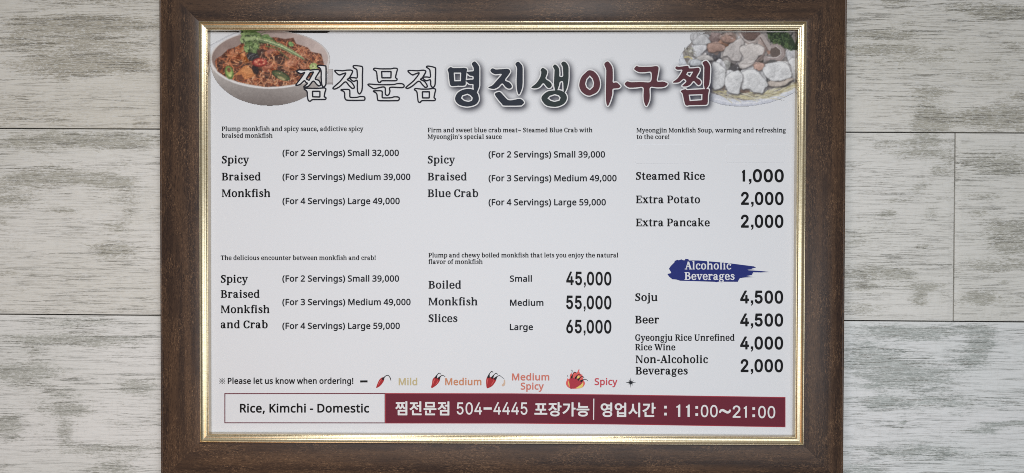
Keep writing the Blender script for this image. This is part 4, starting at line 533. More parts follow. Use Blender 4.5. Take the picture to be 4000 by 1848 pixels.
  ('시', 946, '704,-104 693,-100 685,-92 681,-72 681,824 686,840 700,851 788,853 800,850 808,844 813,836 816,820 816,-76 812,-92 796,-103;84,88 71,100 24,164 21,184 32,201 80,230 120,263 156,300 193,352 222,408 244,468 258,528 262,584 264,756 272,769 288,775 364,775 380,772 393,760 397,744 397,588 402,528 415,472 436,416 464,364 500,314 536,276 572,247 628,213 636,200 636,184 580,111 564,103 548,106 512,126 477,152 432,193 376,262 332,335 328,332 282,248 256,213 217,168 187,140 144,108 104,86'),
  ('간', 946, '188,-84 176,-80 168,-73 162,-52 162,228 168,248 184,258 272,258 284,254 293,244 297,224 297,44 300,37 784,36 804,31 812,23 816,12 815,-64 808,-76 792,-83;668,140 656,144 648,151 642,172 643,828 650,844 664,852 748,853 760,851 770,844 778,824 779,584 784,579 880,579 900,573 907,564 911,552 911,484 905,468 892,459 788,457 779,452 778,172 775,156 764,144 752,141;84,244 72,248 64,256 30,320 26,336 32,352 44,361 116,387 184,420 242,456 286,492 331,540 357,580 382,636 386,656 376,662 80,664 68,672 62,688 62,752 68,772 80,781 96,783 500,783 516,781 524,777 531,768 534,756 527,672 505,588 466,508 416,442 348,377 272,323 188,280 100,247'),
 ],
 'banner': [
  ('0', 648, '288,-20 236,-8 188,15 145,52 108,104 84,160 63,244 55,336 56,400 64,472 80,540 103,596 135,648 176,689 224,718 280,733 336,735 392,725 444,700 491,660 525,612 553,548 573,464 581,368 579,300 569,224 549,152 523,96 491,52 448,16 400,-8 340,-21;289,84 328,82 356,87 384,100 412,126 433,156 449,196 461,244 469,304 470,388 465,444 453,504 437,548 416,583 392,608 360,626 324,633 288,630 264,621 239,604 215,576 195,540 183,504 172,452 166,396 166,320 171,268 180,220 191,184 208,148 232,116 260,95'),
  ('1', 470, '196,0 189,4 188,12 188,532 180,538 112,524 110,532 110,604 117,612 188,642 239,712 292,714 299,708 300,700 300,8 292,0'),
  ('2', 648, '92,-12 83,-8 79,0 80,73 385,400 406,428 424,461 433,484 437,512 437,536 430,564 417,588 404,602 388,614 364,625 336,631 304,633 276,629 256,622 220,596 199,560 189,508 184,500 172,496 92,497 82,504 80,520 87,568 100,604 123,644 152,677 184,701 228,721 280,733 336,735 376,729 420,714 456,694 484,671 510,640 529,608 542,568 547,528 545,496 538,460 514,404 469,340 406,268 243,96 252,92 548,90 555,84 558,76 556,-4 548,-10 536,-12'),
  ('3', 648, '268,-20 228,-13 180,3 144,23 116,44 87,76 68,108 56,144 50,184 54,192 64,197 156,195 164,186 176,145 196,119 232,96 276,84 320,82 364,90 400,106 429,132 446,168 450,212 441,252 429,276 416,292 388,313 356,326 304,335 220,336 212,340 208,352 208,416 212,428 376,616 375,620 368,622 96,623 89,628 86,636 87,716 92,723 104,726 524,725 532,718 535,708 535,652 532,640 343,424 348,419 408,409 452,390 488,366 524,327 549,280 562,232 562,176 551,128 533,92 513,64 484,36 448,12 408,-5 364,-17 328,-21'),
  ('4', 648, '396,-12 388,-8 383,4 383,124 380,134 60,136 48,141 44,152 44,216 48,232 332,712 340,723 352,726 436,725 444,720 446,708 174,244 184,240 380,242 383,252 385,448 396,458 476,458 488,453 493,440 494,244 500,240 580,239 588,234 592,224 592,152 587,140 576,136 500,136 494,132 493,4 488,-7 476,-12'),
  ('5', 648, '276,-20 236,-12 201,0 165,20 131,48 108,76 88,112 75,156 72,180 75,188 88,195 172,194 181,188 188,160 200,136 212,120 232,104 256,92 284,84 316,82 340,85 372,95 392,108 408,121 426,144 438,168 446,196 448,232 445,260 432,300 408,335 372,362 340,373 304,377 256,371 220,358 180,334 96,342 86,348 84,364 124,716 128,722 140,726 516,724 526,712 526,684 526,636 523,628 516,623 232,622 225,620 222,616 204,452 208,451 240,465 276,475 332,480 392,470 440,449 464,434 492,408 525,364 549,308 560,252 558,192 546,140 521,88 488,48 444,15 396,-8 340,-20'),
  ('6', 648, '284,-20 236,-9 192,11 156,38 120,80 96,124 82,176 77,232 84,284 106,352 147,428 342,716 356,726 452,725 462,716 459,704 287,452 292,449 324,453 356,451 408,441 460,417 504,378 520,356 538,324 553,272 558,216 550,156 535,112 514,76 482,40 451,16 412,-4 372,-16 336,-21;306,80 328,80 360,86 380,95 400,109 418,128 433,152 442,176 446,200 447,236 442,264 434,288 422,308 404,328 380,345 360,354 332,360 304,360 276,355 256,347 235,332 219,316 203,292 192,264 188,240 188,204 192,180 200,156 216,128 232,111 256,94 281,84'),
  ('7', 648, '140,-12 128,-7 125,0 127,8 433,616 432,620 424,622 84,623 78,628 75,636 77,716 84,724 96,726 536,726 552,723 558,716 560,708 560,632 557,620 245,0 239,-8 228,-12'),
  ('8', 648, '280,-20 208,-4 172,12 146,28 100,72 84,96 70,128 62,164 61,200 66,236 76,268 92,300 111,324 136,349 174,372 172,378 148,395 128,415 107,448 91,492 87,548 96,592 112,628 135,660 168,691 200,710 240,725 284,734 340,735 404,722 456,697 503,656 533,608 545,568 548,536 545,504 538,472 513,424 492,400 461,376 461,372 508,340 534,312 549,288 562,260 570,232 574,208 574,172 565,128 546,88 512,48 476,20 432,-2 380,-16 340,-21;276,84 328,81 384,91 423,112 447,140 454,156 460,180 456,228 446,252 435,268 400,298 372,310 344,316 308,318 276,314 248,305 224,291 204,275 188,252 178,228 174,200 176,172 184,146 200,122 222,104 248,92;291,420 336,419 376,430 408,452 430,488 436,532 433,556 426,576 404,605 368,626 336,633 308,633 264,625 244,615 226,600 211,580 204,564 199,544 199,512 211,472 226,452 244,438 264,428'),
  ('9', 648, '184,-12 173,-4 175,8 348,260 344,265 308,261 272,263 220,275 172,299 150,316 127,340 96,392 81,448 77,504 88,568 108,616 128,647 156,677 196,705 236,723 284,734 336,735 388,726 436,706 476,678 510,640 534,600 549,556 557,508 557,464 546,408 521,344 490,288 292,-4 276,-12;288,356 340,355 360,360 384,371 404,384 422,404 434,424 442,448 447,476 447,508 442,536 434,560 420,583 400,605 376,621 352,630 324,634 296,633 272,627 252,617 232,603 216,584 200,556 192,532 188,504 190,468 194,444 204,420 220,396 237,380 264,364'),
  (':', 276, '116,-16 90,-4 68,19 59,44 59,72 71,100 92,121 120,132 144,133 168,125 193,104 206,80 209,48 197,16 176,-5 148,-17;128,368 100,376 75,396 62,420 58,448 67,480 84,501 104,514 136,520 164,513 192,492 206,468 210,440 203,412 184,388 156,372'),
  ('-', 648, '164,252 152,257 148,268 148,340 152,350 160,354 464,355 476,353 484,344 485,268 480,257 472,253'),
 ],
 'mark': [
  ('※', 1008, '496,12 468,19 440,38 424,64 417,96 424,128 441,152 468,171 500,178 532,171 559,152 577,124 583,92 575,60 556,35 532,19;164,15 135,44 136,56 452,372 457,380 139,700 135,708 140,720 164,743 172,744 179,740 447,472 500,424 820,740 828,745 840,739 862,716 865,708 860,701 543,380 548,371 860,60 865,48 849,28 832,15 820,19 500,337 492,332 180,20 172,15;196,300 168,312 148,332 134,364 134,396 146,424 168,448 200,461 228,461 260,448 281,428 296,396 296,367 285,336 260,312 228,298;764,300 736,314 715,336 704,364 704,396 716,425 740,449 772,462 800,461 830,448 852,427 866,396 866,364 852,333 828,310 796,298;484,584 455,596 432,618 419,648 419,680 432,712 453,732 484,746 512,747 544,734 567,712 581,680 582,652 569,620 548,599 516,584'),
 ],
}

FONT = {n: {ch: (adv, unpack(s)) for ch, adv, s in rows} for n, rows in FONTS.items()}

def fill_glyph(loops):
    """triangles of one glyph in font units"""
    cu = bpy.data.curves.new('glyph', 'CURVE')
    cu.dimensions = '2D'
    cu.fill_mode = 'FRONT'
    for lp in loops:
        sp = cu.splines.new('POLY')
        sp.points.add(len(lp) - 1)
        sp.points.foreach_set('co', [c for x, y in lp for c in (x, y, 0.0, 1.0)])
        sp.use_cyclic_u = True
    t = bpy.data.objects.new('glyph', cu)
    me = bpy.data.meshes.new_from_object(t)
    out = ([(v.co.x, v.co.y) for v in me.vertices], [tuple(p.vertices) for p in me.polygons])
    bpy.data.objects.remove(t); bpy.data.curves.remove(cu); bpy.data.meshes.remove(me)
    return out
FILLED = {}
def typeset(face, text):
    F = FONT[face]
    x, i, out = 0, 0, []
    while i < len(text):
        ch = 'fi' if face == 'serif' and text[i:i + 2] == 'fi' else text[i]
        i += len(ch)
        if ch == ' ':
            x += 255
            continue
        adv, cs = F[ch]
        if (face, ch) not in FILLED:
            FILLED[face, ch] = fill_glyph(cs)
        V, P = FILLED[face, ch]
        out.append(([(x + px, py) for px, py in V], P))
        x += adv
    return out

def line(name, face, text, x0, x1, base, cap, colour, slope=0.0, box=False, z=0.0004):
    """a printed line: ink runs from x0 to x1 with its base line at `base` (or its ink bottom when box) and capitals `cap` high"""
    glyphs = typeset(face, text)
    xs = [p[0] for V, _ in glyphs for p in V]; ys = [p[1] for V, _ in glyphs for p in V]
    left = min(xs)
    sx = (x1 - x0) / (max(xs) - left)
    if box:
        sy = cap / (max(ys) - min(ys)); b = min(ys)
    else:
        sy = cap / 714.0; b = 0
    verts, faces = [], []
    for n, (V, P) in enumerate(glyphs):
        k = len(verts)
        for px, py in V:
            X = x0 + (px - left) * sx
            verts.append(L(X, base - (py - b) * sy + slope * (X - x0)) + (0.00004 * (n % 2),))   # each letter a hair over the last where they touch
        faces += [tuple(k + q for q in p) for p in P]
    o = mesh_obj(name, verts, faces, INKS[colour], sheet)
    o.location = (0, 0, SHEET_Z + z)
    return o

# ---- photographs of the two dishes, painted cell by cell on a fine mesh
class Picture:
    def __init__(s, x0, y0, x1, y1, step, zoom, seed):
        s.x0, s.y0, s.step = x0, y0, step
        s.nx = int((x1 - x0) / step) + 1; s.ny = int((y1 - y0) / step) + 1
        gx, gy = np.meshgrid(np.arange(s.nx) * step + x0, np.arange(s.ny) * step + y0)
        s.zx, s.zy, s.zs = zoom
        s.X = (gx - s.zx) * s.zs; s.Y = (gy - s.zy) * s.zs       # drawing coordinates
        s.rgb = np.zeros((s.ny, s.nx, 3)); s.a = np.zeros((s.ny, s.nx))
        s.r = np.random.RandomState(seed)
        s.soft = 2.0 * s.zs * step * 0.5
    def put(s, cover, colour):
        c = np.clip(cover, 0, 1)[..., None]
        s.rgb = s.rgb * (1 - c) + np.asarray(colour, float) * c
        s.a = np.maximum(s.a, c[..., 0])
    def inside(s, P):
        P = np.asarray(P, float); m = np.zeros(s.X.shape, bool); d = np.full(s.X.shape, 1e9)
        for a, b in zip(P, np.roll(P, -1, 0)):
            cr = ((a[1] > s.Y) != (b[1] > s.Y))
            with np.errstate(divide='ignore', invalid='ignore'):
                xi = a[0] + (s.Y - a[1]) * (b[0] - a[0]) / (b[1] - a[1])
            m ^= cr & (s.X < xi)
            e = b - a
            t = np.clip(((s.X - a[0]) * e[0] + (s.Y - a[1]) * e[1]) / (e @ e + 1e-9), 0, 1)
            d = np.minimum(d, np.hypot(s.X - a[0] - t * e[0], s.Y - a[1] - t * e[1]))
        return np.clip(0.5 + np.where(m, d, -d) / s.soft, 0, 1)
    def poly(s, P, colour, k=1.0):
        s.put(s.inside(P) * k, colour)
    def ell(s, cx, cy, rx, ry, colour, rot=0, k=1.0, ring=None, clip=None):
        c, q = math.cos(math.radians(rot)), math.sin(math.radians(rot))
        u = (s.X - cx) * c + (s.Y - cy) * q; v = -(s.X - cx) * q + (s.Y - cy) * c
        d = (np.hypot(u / rx, v / ry) - 1) * min(rx, ry)
        cov = np.clip(0.5 - d / s.soft, 0, 1)
        if ring: cov = np.minimum(cov, np.clip(0.5 + (d + ring) / s.soft, 0, 1))
        if clip is not None: cov = cov * clip
        s.put(cov * k, colour)
        return cov
    def stroke(s, P, w0, w1, colour, k=1.0, clip=None):
        P = np.asarray(P, float)
        R = max(w0, w1) + s.soft * 2
        lo = P.min(0) - R; hi = P.max(0) + R
        i0 = max(0, int((lo[0] / s.zs + s.zx - s.x0) / s.step)); i1 = min(s.nx, int((hi[0] / s.zs + s.zx - s.x0) / s.step) + 2)
        j0 = max(0, int((lo[1] / s.zs + s.zy - s.y0) / s.step)); j1 = min(s.ny, int((hi[1] / s.zs + s.zy - s.y0) / s.step) + 2)
        if i1 <= i0 or j1 <= j0: return
        X = s.X[j0:j1, i0:i1]; Y = s.Y[j0:j1, i0:i1]
        cov = np.zeros(X.shape); n = len(P) - 1
        for i in range(n):
            a, b = P[i], P[i + 1]; e = b - a
            t = np.clip(((X - a[0]) * e[0] + (Y - a[1]) * e[1]) / (e @ e + 1e-9), 0, 1)
            d = np.hypot(X - a[0] - t * e[0], Y - a[1] - t * e[1])
            w = w0 + (w1 - w0) * (i + t) / n
            cov = np.maximum(cov, np.clip(0.5 + (w / 2 - d) / s.soft, 0, 1))
        if clip is not None: cov = cov * clip[j0:j1, i0:i1]
        c = (cov * k)[..., None]
        s.rgb[j0:j1, i0:i1] = s.rgb[j0:j1, i0:i1] * (1 - c) + np.asarray(colour, float) * c
        s.a[j0:j1, i0:i1] = np.maximum(s.a[j0:j1, i0:i1], c[..., 0])
    def curl(s, x, y, ang, length, bend, n=5):
        P = [(x, y)]
        for i in range(n):
            ang += bend / n
            P.append((P[-1][0] + math.cos(ang) * length / n, P[-1][1] + math.sin(ang) * length / n))
        return P
    def noise(s, cells):
        g = s.r.rand(cells + 2, cells * 2 + 2)
        u = np.linspace(0, cells * 2, s.nx); v = np.linspace(0, cells, s.ny)
        iu = u.astype(int); iv = v.astype(int); fu = u - iu; fv = (v - iv)[:, None]
        a = g[iv][:, iu] * (1 - fu) + g[iv][:, iu + 1] * fu
        b = g[iv + 1][:, iu] * (1 - fu) + g[iv + 1][:, iu + 1] * fu
        return a * (1 - fv) + b * fv
    def grain(s, amount, fleck=0.0):
        amount = np.full((s.ny, s.nx), amount) if np.isscalar(amount) else amount
        f = s.r.randn(s.ny, s.nx)
        f = (f + np.roll(f, 1, 1) + np.roll(f, 1, 0) * 0.7) / 1.6
        b = s.noise(30) - 0.5
        s.rgb = s.rgb * (1 + (amount * f)[..., None] + (amount * 1.2 * b)[..., None])
        s.rgb = s.rgb + fleck * np.clip(s.r.randn(s.ny, s.nx, 1) - 1.6, 0, 2) * np.array([70, 62, 52]) * (amount > 0.04)[..., None]
        p = s.rgb
        p = 0.5 * p + 0.125 * (np.roll(p, 1, 0) + np.roll(p, -1, 0) + np.roll(p, 1, 1) + np.roll(p, -1, 1))
        s.rgb = np.clip(p, 8, 250)
    def rough(s, x, y, rx, ry, rot=0, wob=0.16, n=26):
        ph = s.r.rand(6) * 6.283; am = s.r.rand(6) * wob / np.arange(1, 7) ** 0.6
        c, q = math.cos(math.radians(rot)), math.sin(math.radians(rot)); P = []
        for i in range(n):
            t = 6.2832 * i / n
            g = 1 + sum(am[k] * math.cos((k + 2) * t + ph[k]) for k in range(6))
            u, v = rx * g * math.cos(t), ry * g * math.sin(t)
            P.append((x + u * c - v * q, y + u * q + v * c))
        return P
    def build(s, name, z, limit, label):
        vx = np.arange(s.nx) * s.step + s.x0; vy = np.arange(s.ny) * s.step + s.y0
        keep = s.a > 0.35
        for x0, y0, x1, y1 in limit:
            keep &= (vx[None, :] >= x0) & (vx[None, :] <= x1) & (vy[:, None] >= y0) & (vy[:, None] <= y1)
        q = keep[:-1, :-1] & keep[1:, :-1] & keep[:-1, 1:] & keep[1:, 1:]
        idx = -np.ones(keep.shape, int); used = np.zeros(keep.shape, bool)
        for dj in (0, 1):
            for di in (0, 1):
                used[dj:s.ny - 1 + dj, di:s.nx - 1 + di] |= q
        idx[used] = np.arange(used.sum())
        jj, ii = np.nonzero(used)
        verts = [L(vx[i], vy[j]) + (0.0,) for j, i in zip(jj, ii)]
        J, I = np.nonzero(q)
        faces = np.stack([idx[J + 1, I], idx[J + 1, I + 1], idx[J, I + 1], idx[J, I]], 1).tolist()
        o = mesh_obj(name, verts, faces, M_PHOTO, sheet)
        o.location = (0, 0, SHEET_Z + z)
        c = np.clip(s.rgb[used], 0, 255) / 255.0
        c = np.where(c <= 0.04045, c / 12.92, ((c + 0.055) / 1.055) ** 2.4) * 1.40
        at = o.data.attributes.new('print', 'FLOAT_COLOR', 'POINT')
        at.data.foreach_set('color', np.concatenate([np.clip(c, 0, 0.95), np.ones((len(c), 1))], 1).ravel().astype(np.float32))
        o['label'] = label
        return o

def arc(cx, cy, rx, ry, a0, a1, n=40):
    return [(cx + rx * math.cos(math.radians(a0 + (a1 - a0) * i / n)), cy + ry * math.sin(math.radians(a0 + (a1 - a0) * i / n))) for i in range(n + 1)]

def stew_dish():
    s = Picture(813, 112, 1306, 420, 2.0, (800, 100, 3.606), 4)
    R = s.r
    n1 = s.noise(14); n2 = s.noise(40)
    body = s.inside(arc(917, 520, 838, 612, 0, 180, 60) + [(80, 480), (1755, 480)])
    t = np.clip((s.Y - 620) / 500, 0, 1)[..., None]
    side = np.clip((s.X - 1000) / 800, 0, 1)[..., None]
    s.put(body, (1 - t) * np.array([176, 170, 166]) + t * np.array([112, 104, 101]) + 14 * side + ((n2 - 0.5) * 9)[..., None])
    s.poly([(1745, 606), (1808, 612), (1808, 836), (1700, 828)], (176, 172, 172))
    s.poly([(1745, 800), (1808, 800), (1808, 836), (1700, 832)], (146, 140, 140))
    s.poly([(58, 280), (180, 215), (330, 130), (560, 62), (300, 260), (75, 470)], (203, 204, 208))
    s.stroke([(66, 296), (130, 250), (185, 232), (330, 150), (450, 104), (560, 74)], 5, 5, (146, 146, 150))
    s.ell(917, 478, 850, 412, (200, 195, 192))
    inner = s.ell(917, 466, 815, 388, (150, 132, 126))
    lr = np.clip((s.X - 100) / 1600, 0, 1)[..., None]
    s.put(inner, (1 - lr) * np.array([132, 114, 108]) + lr * np.array([182, 166, 160]) + ((n1 - 0.5) * 18)[..., None])
    s.stroke(arc(917, 478, 838, 402, 20, 172), 14, 16, (208, 206, 206))
    s.stroke(arc(917, 452, 816, 372, 40, 165), 10, 12, (104, 88, 82), 0.45)
    food = [(140, 510), (160, 470), (235, 425), (330, 335), (450, 300), (560, 220), (700, 172), (1000, 165), (1130, 190), (1250, 172), (1290, 260), (1450, 310), (1500, 370), (1640, 400), (1680, 550), (1640, 640), (1400, 775), (1280, 825), (1060, 856), (860, 866), (640, 832), (450, 788), (300, 726), (180, 646)]
    clip = s.inside(food)
    s.put(clip, np.array([92, 58, 46]) + ((n2 - 0.5) * 60)[..., None] * np.array([1.0, 0.8, 0.7]))
    pal = [(186, 116, 78), (202, 138, 96), (160, 90, 60), (124, 62, 46), (216, 162, 120), (84, 46, 38), (164, 96, 60), (60, 38, 34), (184, 112, 74)]
    def tangle(k, cx, cy, rx, ry, w=(9, 16), colours=pal, length=(70, 200)):
        for i in range(k):
            a = R.rand() * 6.283; d = math.sqrt(R.rand())
            c = np.array(colours[R.randint(len(colours))]) + R.randint(-12, 13)
            s.stroke(s.curl(cx + d * rx * math.cos(a), cy + d * ry * math.sin(a), R.rand() * 6.283, R.uniform(*length), R.uniform(-2.6, 2.6)), R.uniform(*w), R.uniform(*w) * 0.6, c, 0.92, clip)
    tangle(320, 900, 520, 780, 340)
    tangle(60, 1400, 470, 260, 160, (10, 18), [(176, 118, 88), (160, 100, 76), (190, 140, 112), (138, 84, 64)])
    tangle(50, 950, 780, 420, 80, (10, 18), [(184, 130, 96), (160, 100, 70), (198, 150, 116), (120, 70, 52)])
    for x, y, rx, ry, r0 in ((800, 400, 210, 70, 10), (1080, 480, 110, 70, 20), (700, 620, 60, 80, -20), (560, 560, 90, 60, 40), (1120, 620, 120, 50, 10), (880, 690, 40, 60, 0), (240, 560, 70, 60, 0), (500, 730, 70, 40, 10), (1300, 650, 110, 40, 40)):
        s.ell(x, y, rx, ry, (50, 38, 38), r0, 0.62, clip=clip)
    tangle(90, 1000, 600, 520, 240, (7, 12), [(176, 120, 86), (152, 94, 68), (196, 146, 112)], (50, 120))
    # lumps of fish, bean curd, mussel
    for x, y, rx, ry, c in ((450, 400, 120, 90, (150, 92, 62)), (560, 420, 60, 120, (168, 108, 66)), (920, 590, 110, 70, (142, 82, 62)), (1210, 560, 110, 90, (158, 104, 78)), (950, 380, 120, 60, (126, 76, 62)), (320, 560, 70, 50, (160, 108, 78))):
        s.ell(x, y, rx, ry, c, -12, 0.75, clip=clip)
        s.ell(x - rx * 0.2, y - ry * 0.3, rx * 0.55, ry * 0.4, np.array(c) + 34, -12, 0.7, clip=clip)
        s.ell(x + rx * 0.35, y + ry * 0.45, rx * 0.5, ry * 0.35, np.array(c) - 58, -12, 0.7, clip=clip)
        tangle(10, x, y, rx, ry, (7, 11))
    s.poly([(432, 690), (545, 575), (605, 556), (735, 690), (650, 735), (540, 770), (440, 760)], (176, 114, 72))
    s.poly([(505, 640), (600, 566), (700, 660), (600, 690)], (194, 134, 88), 0.8)
    s.poly([(440, 700), (520, 690), (560, 760), (450, 765)], (92, 54, 44), 0.8)
    s.ell(680, 440, 92, 62, (52, 48, 50), 15); s.stroke([(610, 470), (640, 420), (720, 395)], 12, 4, (112, 112, 116)); s.stroke([(650, 480), (680, 440), (750, 420)], 9, 3, (92, 92, 96))
    s.ell(710, 620, 42, 74, (44, 36, 38), -15, 0.85)
    s.ell(775, 518, 108, 64, (122, 44, 42), -4); s.ell(778, 514, 88, 47, (176, 92, 76), -4); s.ell(790, 518, 36, 22, (134, 50, 46), -4)
    for dx, dy in ((-50, 0), (40, -22), (50, 16), (-10, 28), (-20, -28)): s.ell(780 + dx, 514 + dy, 12, 8, (212, 160, 128))
    s.ell(345, 662, 60, 98, (96, 118, 66), -14); s.ell(345, 655, 40, 70, (146, 160, 96), -14); s.ell(340, 625, 26, 34, (112, 78, 54), -14); s.ell(355, 700, 18, 26, (176, 178, 120), -14)
    s.ell(1072, 704, 138, 56, (52, 66, 46), 24); s.ell(1072, 704, 112, 38, (96, 92, 66), 24); s.stroke([(970, 670), (1080, 700), (1180, 755)], 13, 13, (70, 90, 56)); s.ell(1080, 745, 60, 18, (158, 148, 108), 24)
    s.ell(1535, 580, 60, 54, (148, 164, 104), 10); s.ell(1530, 575, 30, 30, (176, 180, 130), 10); s.ell(1524, 572, 9, 9, (90, 90, 56))
    s.ell(1215, 262, 42, 30, (112, 142, 90), 40)
    for i in range(46):
        a = R.rand() * 6.283
        x, y = 1080 + 560 * math.cos(a) * math.sqrt(R.rand()), 560 + 280 * math.sin(a) * math.sqrt(R.rand())
        s.ell(x, y, 7, 5, (226, 200, 172), R.rand() * 180, 0.95, clip=clip)
    # green herb on top
    g = [(92, 106, 68), (114, 130, 86), (152, 164, 122), (62, 76, 50), (130, 144, 100)]
    s.poly([(525, 130), (580, 82), (700, 86), (820, 140), (780, 240), (730, 290), (700, 390), (610, 370), (556, 300), (570, 220), (500, 230)], (72, 84, 56), 0.9)
    for i in range(150):
        a = R.rand() * 6.283; d = math.sqrt(R.rand())
        x, y = 660 + 130 * d * math.cos(a), 190 + 110 * d * math.sin(a)
        s.stroke(s.curl(x, y, R.uniform(-0.6, 2.4), R.uniform(40, 110), R.uniform(-1.5, 1.5)), R.uniform(6, 17), 4, np.array(g[R.randint(5)]) + R.randint(-10, 10), 0.9)
    s.poly([(540, 130), (590, 84), (690, 95), (770, 140), (690, 180), (600, 175)], (124, 134, 98), 0.5)
    s.poly([(650, 250), (720, 190), (800, 200), (740, 290), (720, 385), (660, 340)], (94, 106, 72), 0.5)
    s.poly([(690, 330), (735, 270), (745, 330), (722, 392)], (140, 154, 112), 0.7)
    s.poly([(560, 270), (600, 250), (640, 330), (620, 395), (570, 350)], (50, 66, 42), 0.9)
    for x, y, r, a in ((560, 110, 46, 20), (620, 100, 50, -30), (690, 110, 48, 10), (750, 130, 44, 40), (535, 170, 36, 80), (600, 190, 44, 10), (680, 180, 52, -20), (760, 190, 46, 30), (600, 270, 44, 70), (590, 330, 46, 80),
                       (660, 260, 40, 50), (720, 290, 44, 70), (705, 350, 38, 80), (850, 150, 44, 10), (900, 170, 36, 20), (520, 215, 30, 60), (820, 215, 44, 20)):
        s.put(s.inside(s.rough(x + 5, y + 9, r * 1.15, r * 0.72, a, 0.34)) * 0.8, (48, 60, 40))
        s.put(s.inside(s.rough(x, y, r * 1.1, r * 0.66, a, 0.34)), np.array([(122, 142, 92), (104, 124, 78), (142, 158, 112), (90, 110, 66)][R.randint(4)]))
        s.stroke([(x - r * 0.7, y + r * 0.2), (x + r * 0.7, y - r * 0.2)], 6, 3, (168, 180, 138), 0.7)
    for k in range(15):
        o = R.uniform(-26, 26)
        s.stroke([(740 + o, 190 + o * 0.6), (900, 225 + o), (1080, 290 + o * 1.1), (1240, 375 + o), (1390 + o * 0.6, 465 + o * 0.6)], R.uniform(10, 20), R.uniform(8, 13), np.array(g[R.randint(5)]) + R.randint(-8, 18), 0.92)
    s.stroke([(860, 290), (1010, 320), (1100, 400), (1180, 470)], 12, 8, (84, 106, 64))
    s.stroke([(820, 170), (930, 180), (1010, 240)], 30, 10, (78, 106, 62))
    s.stroke([(620, 180), (760, 160), (920, 200)], 7, 7, (170, 186, 134), 0.8)
    s.grain(0.02 + 0.06 * clip, 0.5)
    return s
stew_dish().build('printed_dish', 0.0002, [(816, 119, 1310, 425)], 'printed photo of spicy red braised fish in a pale round pan')

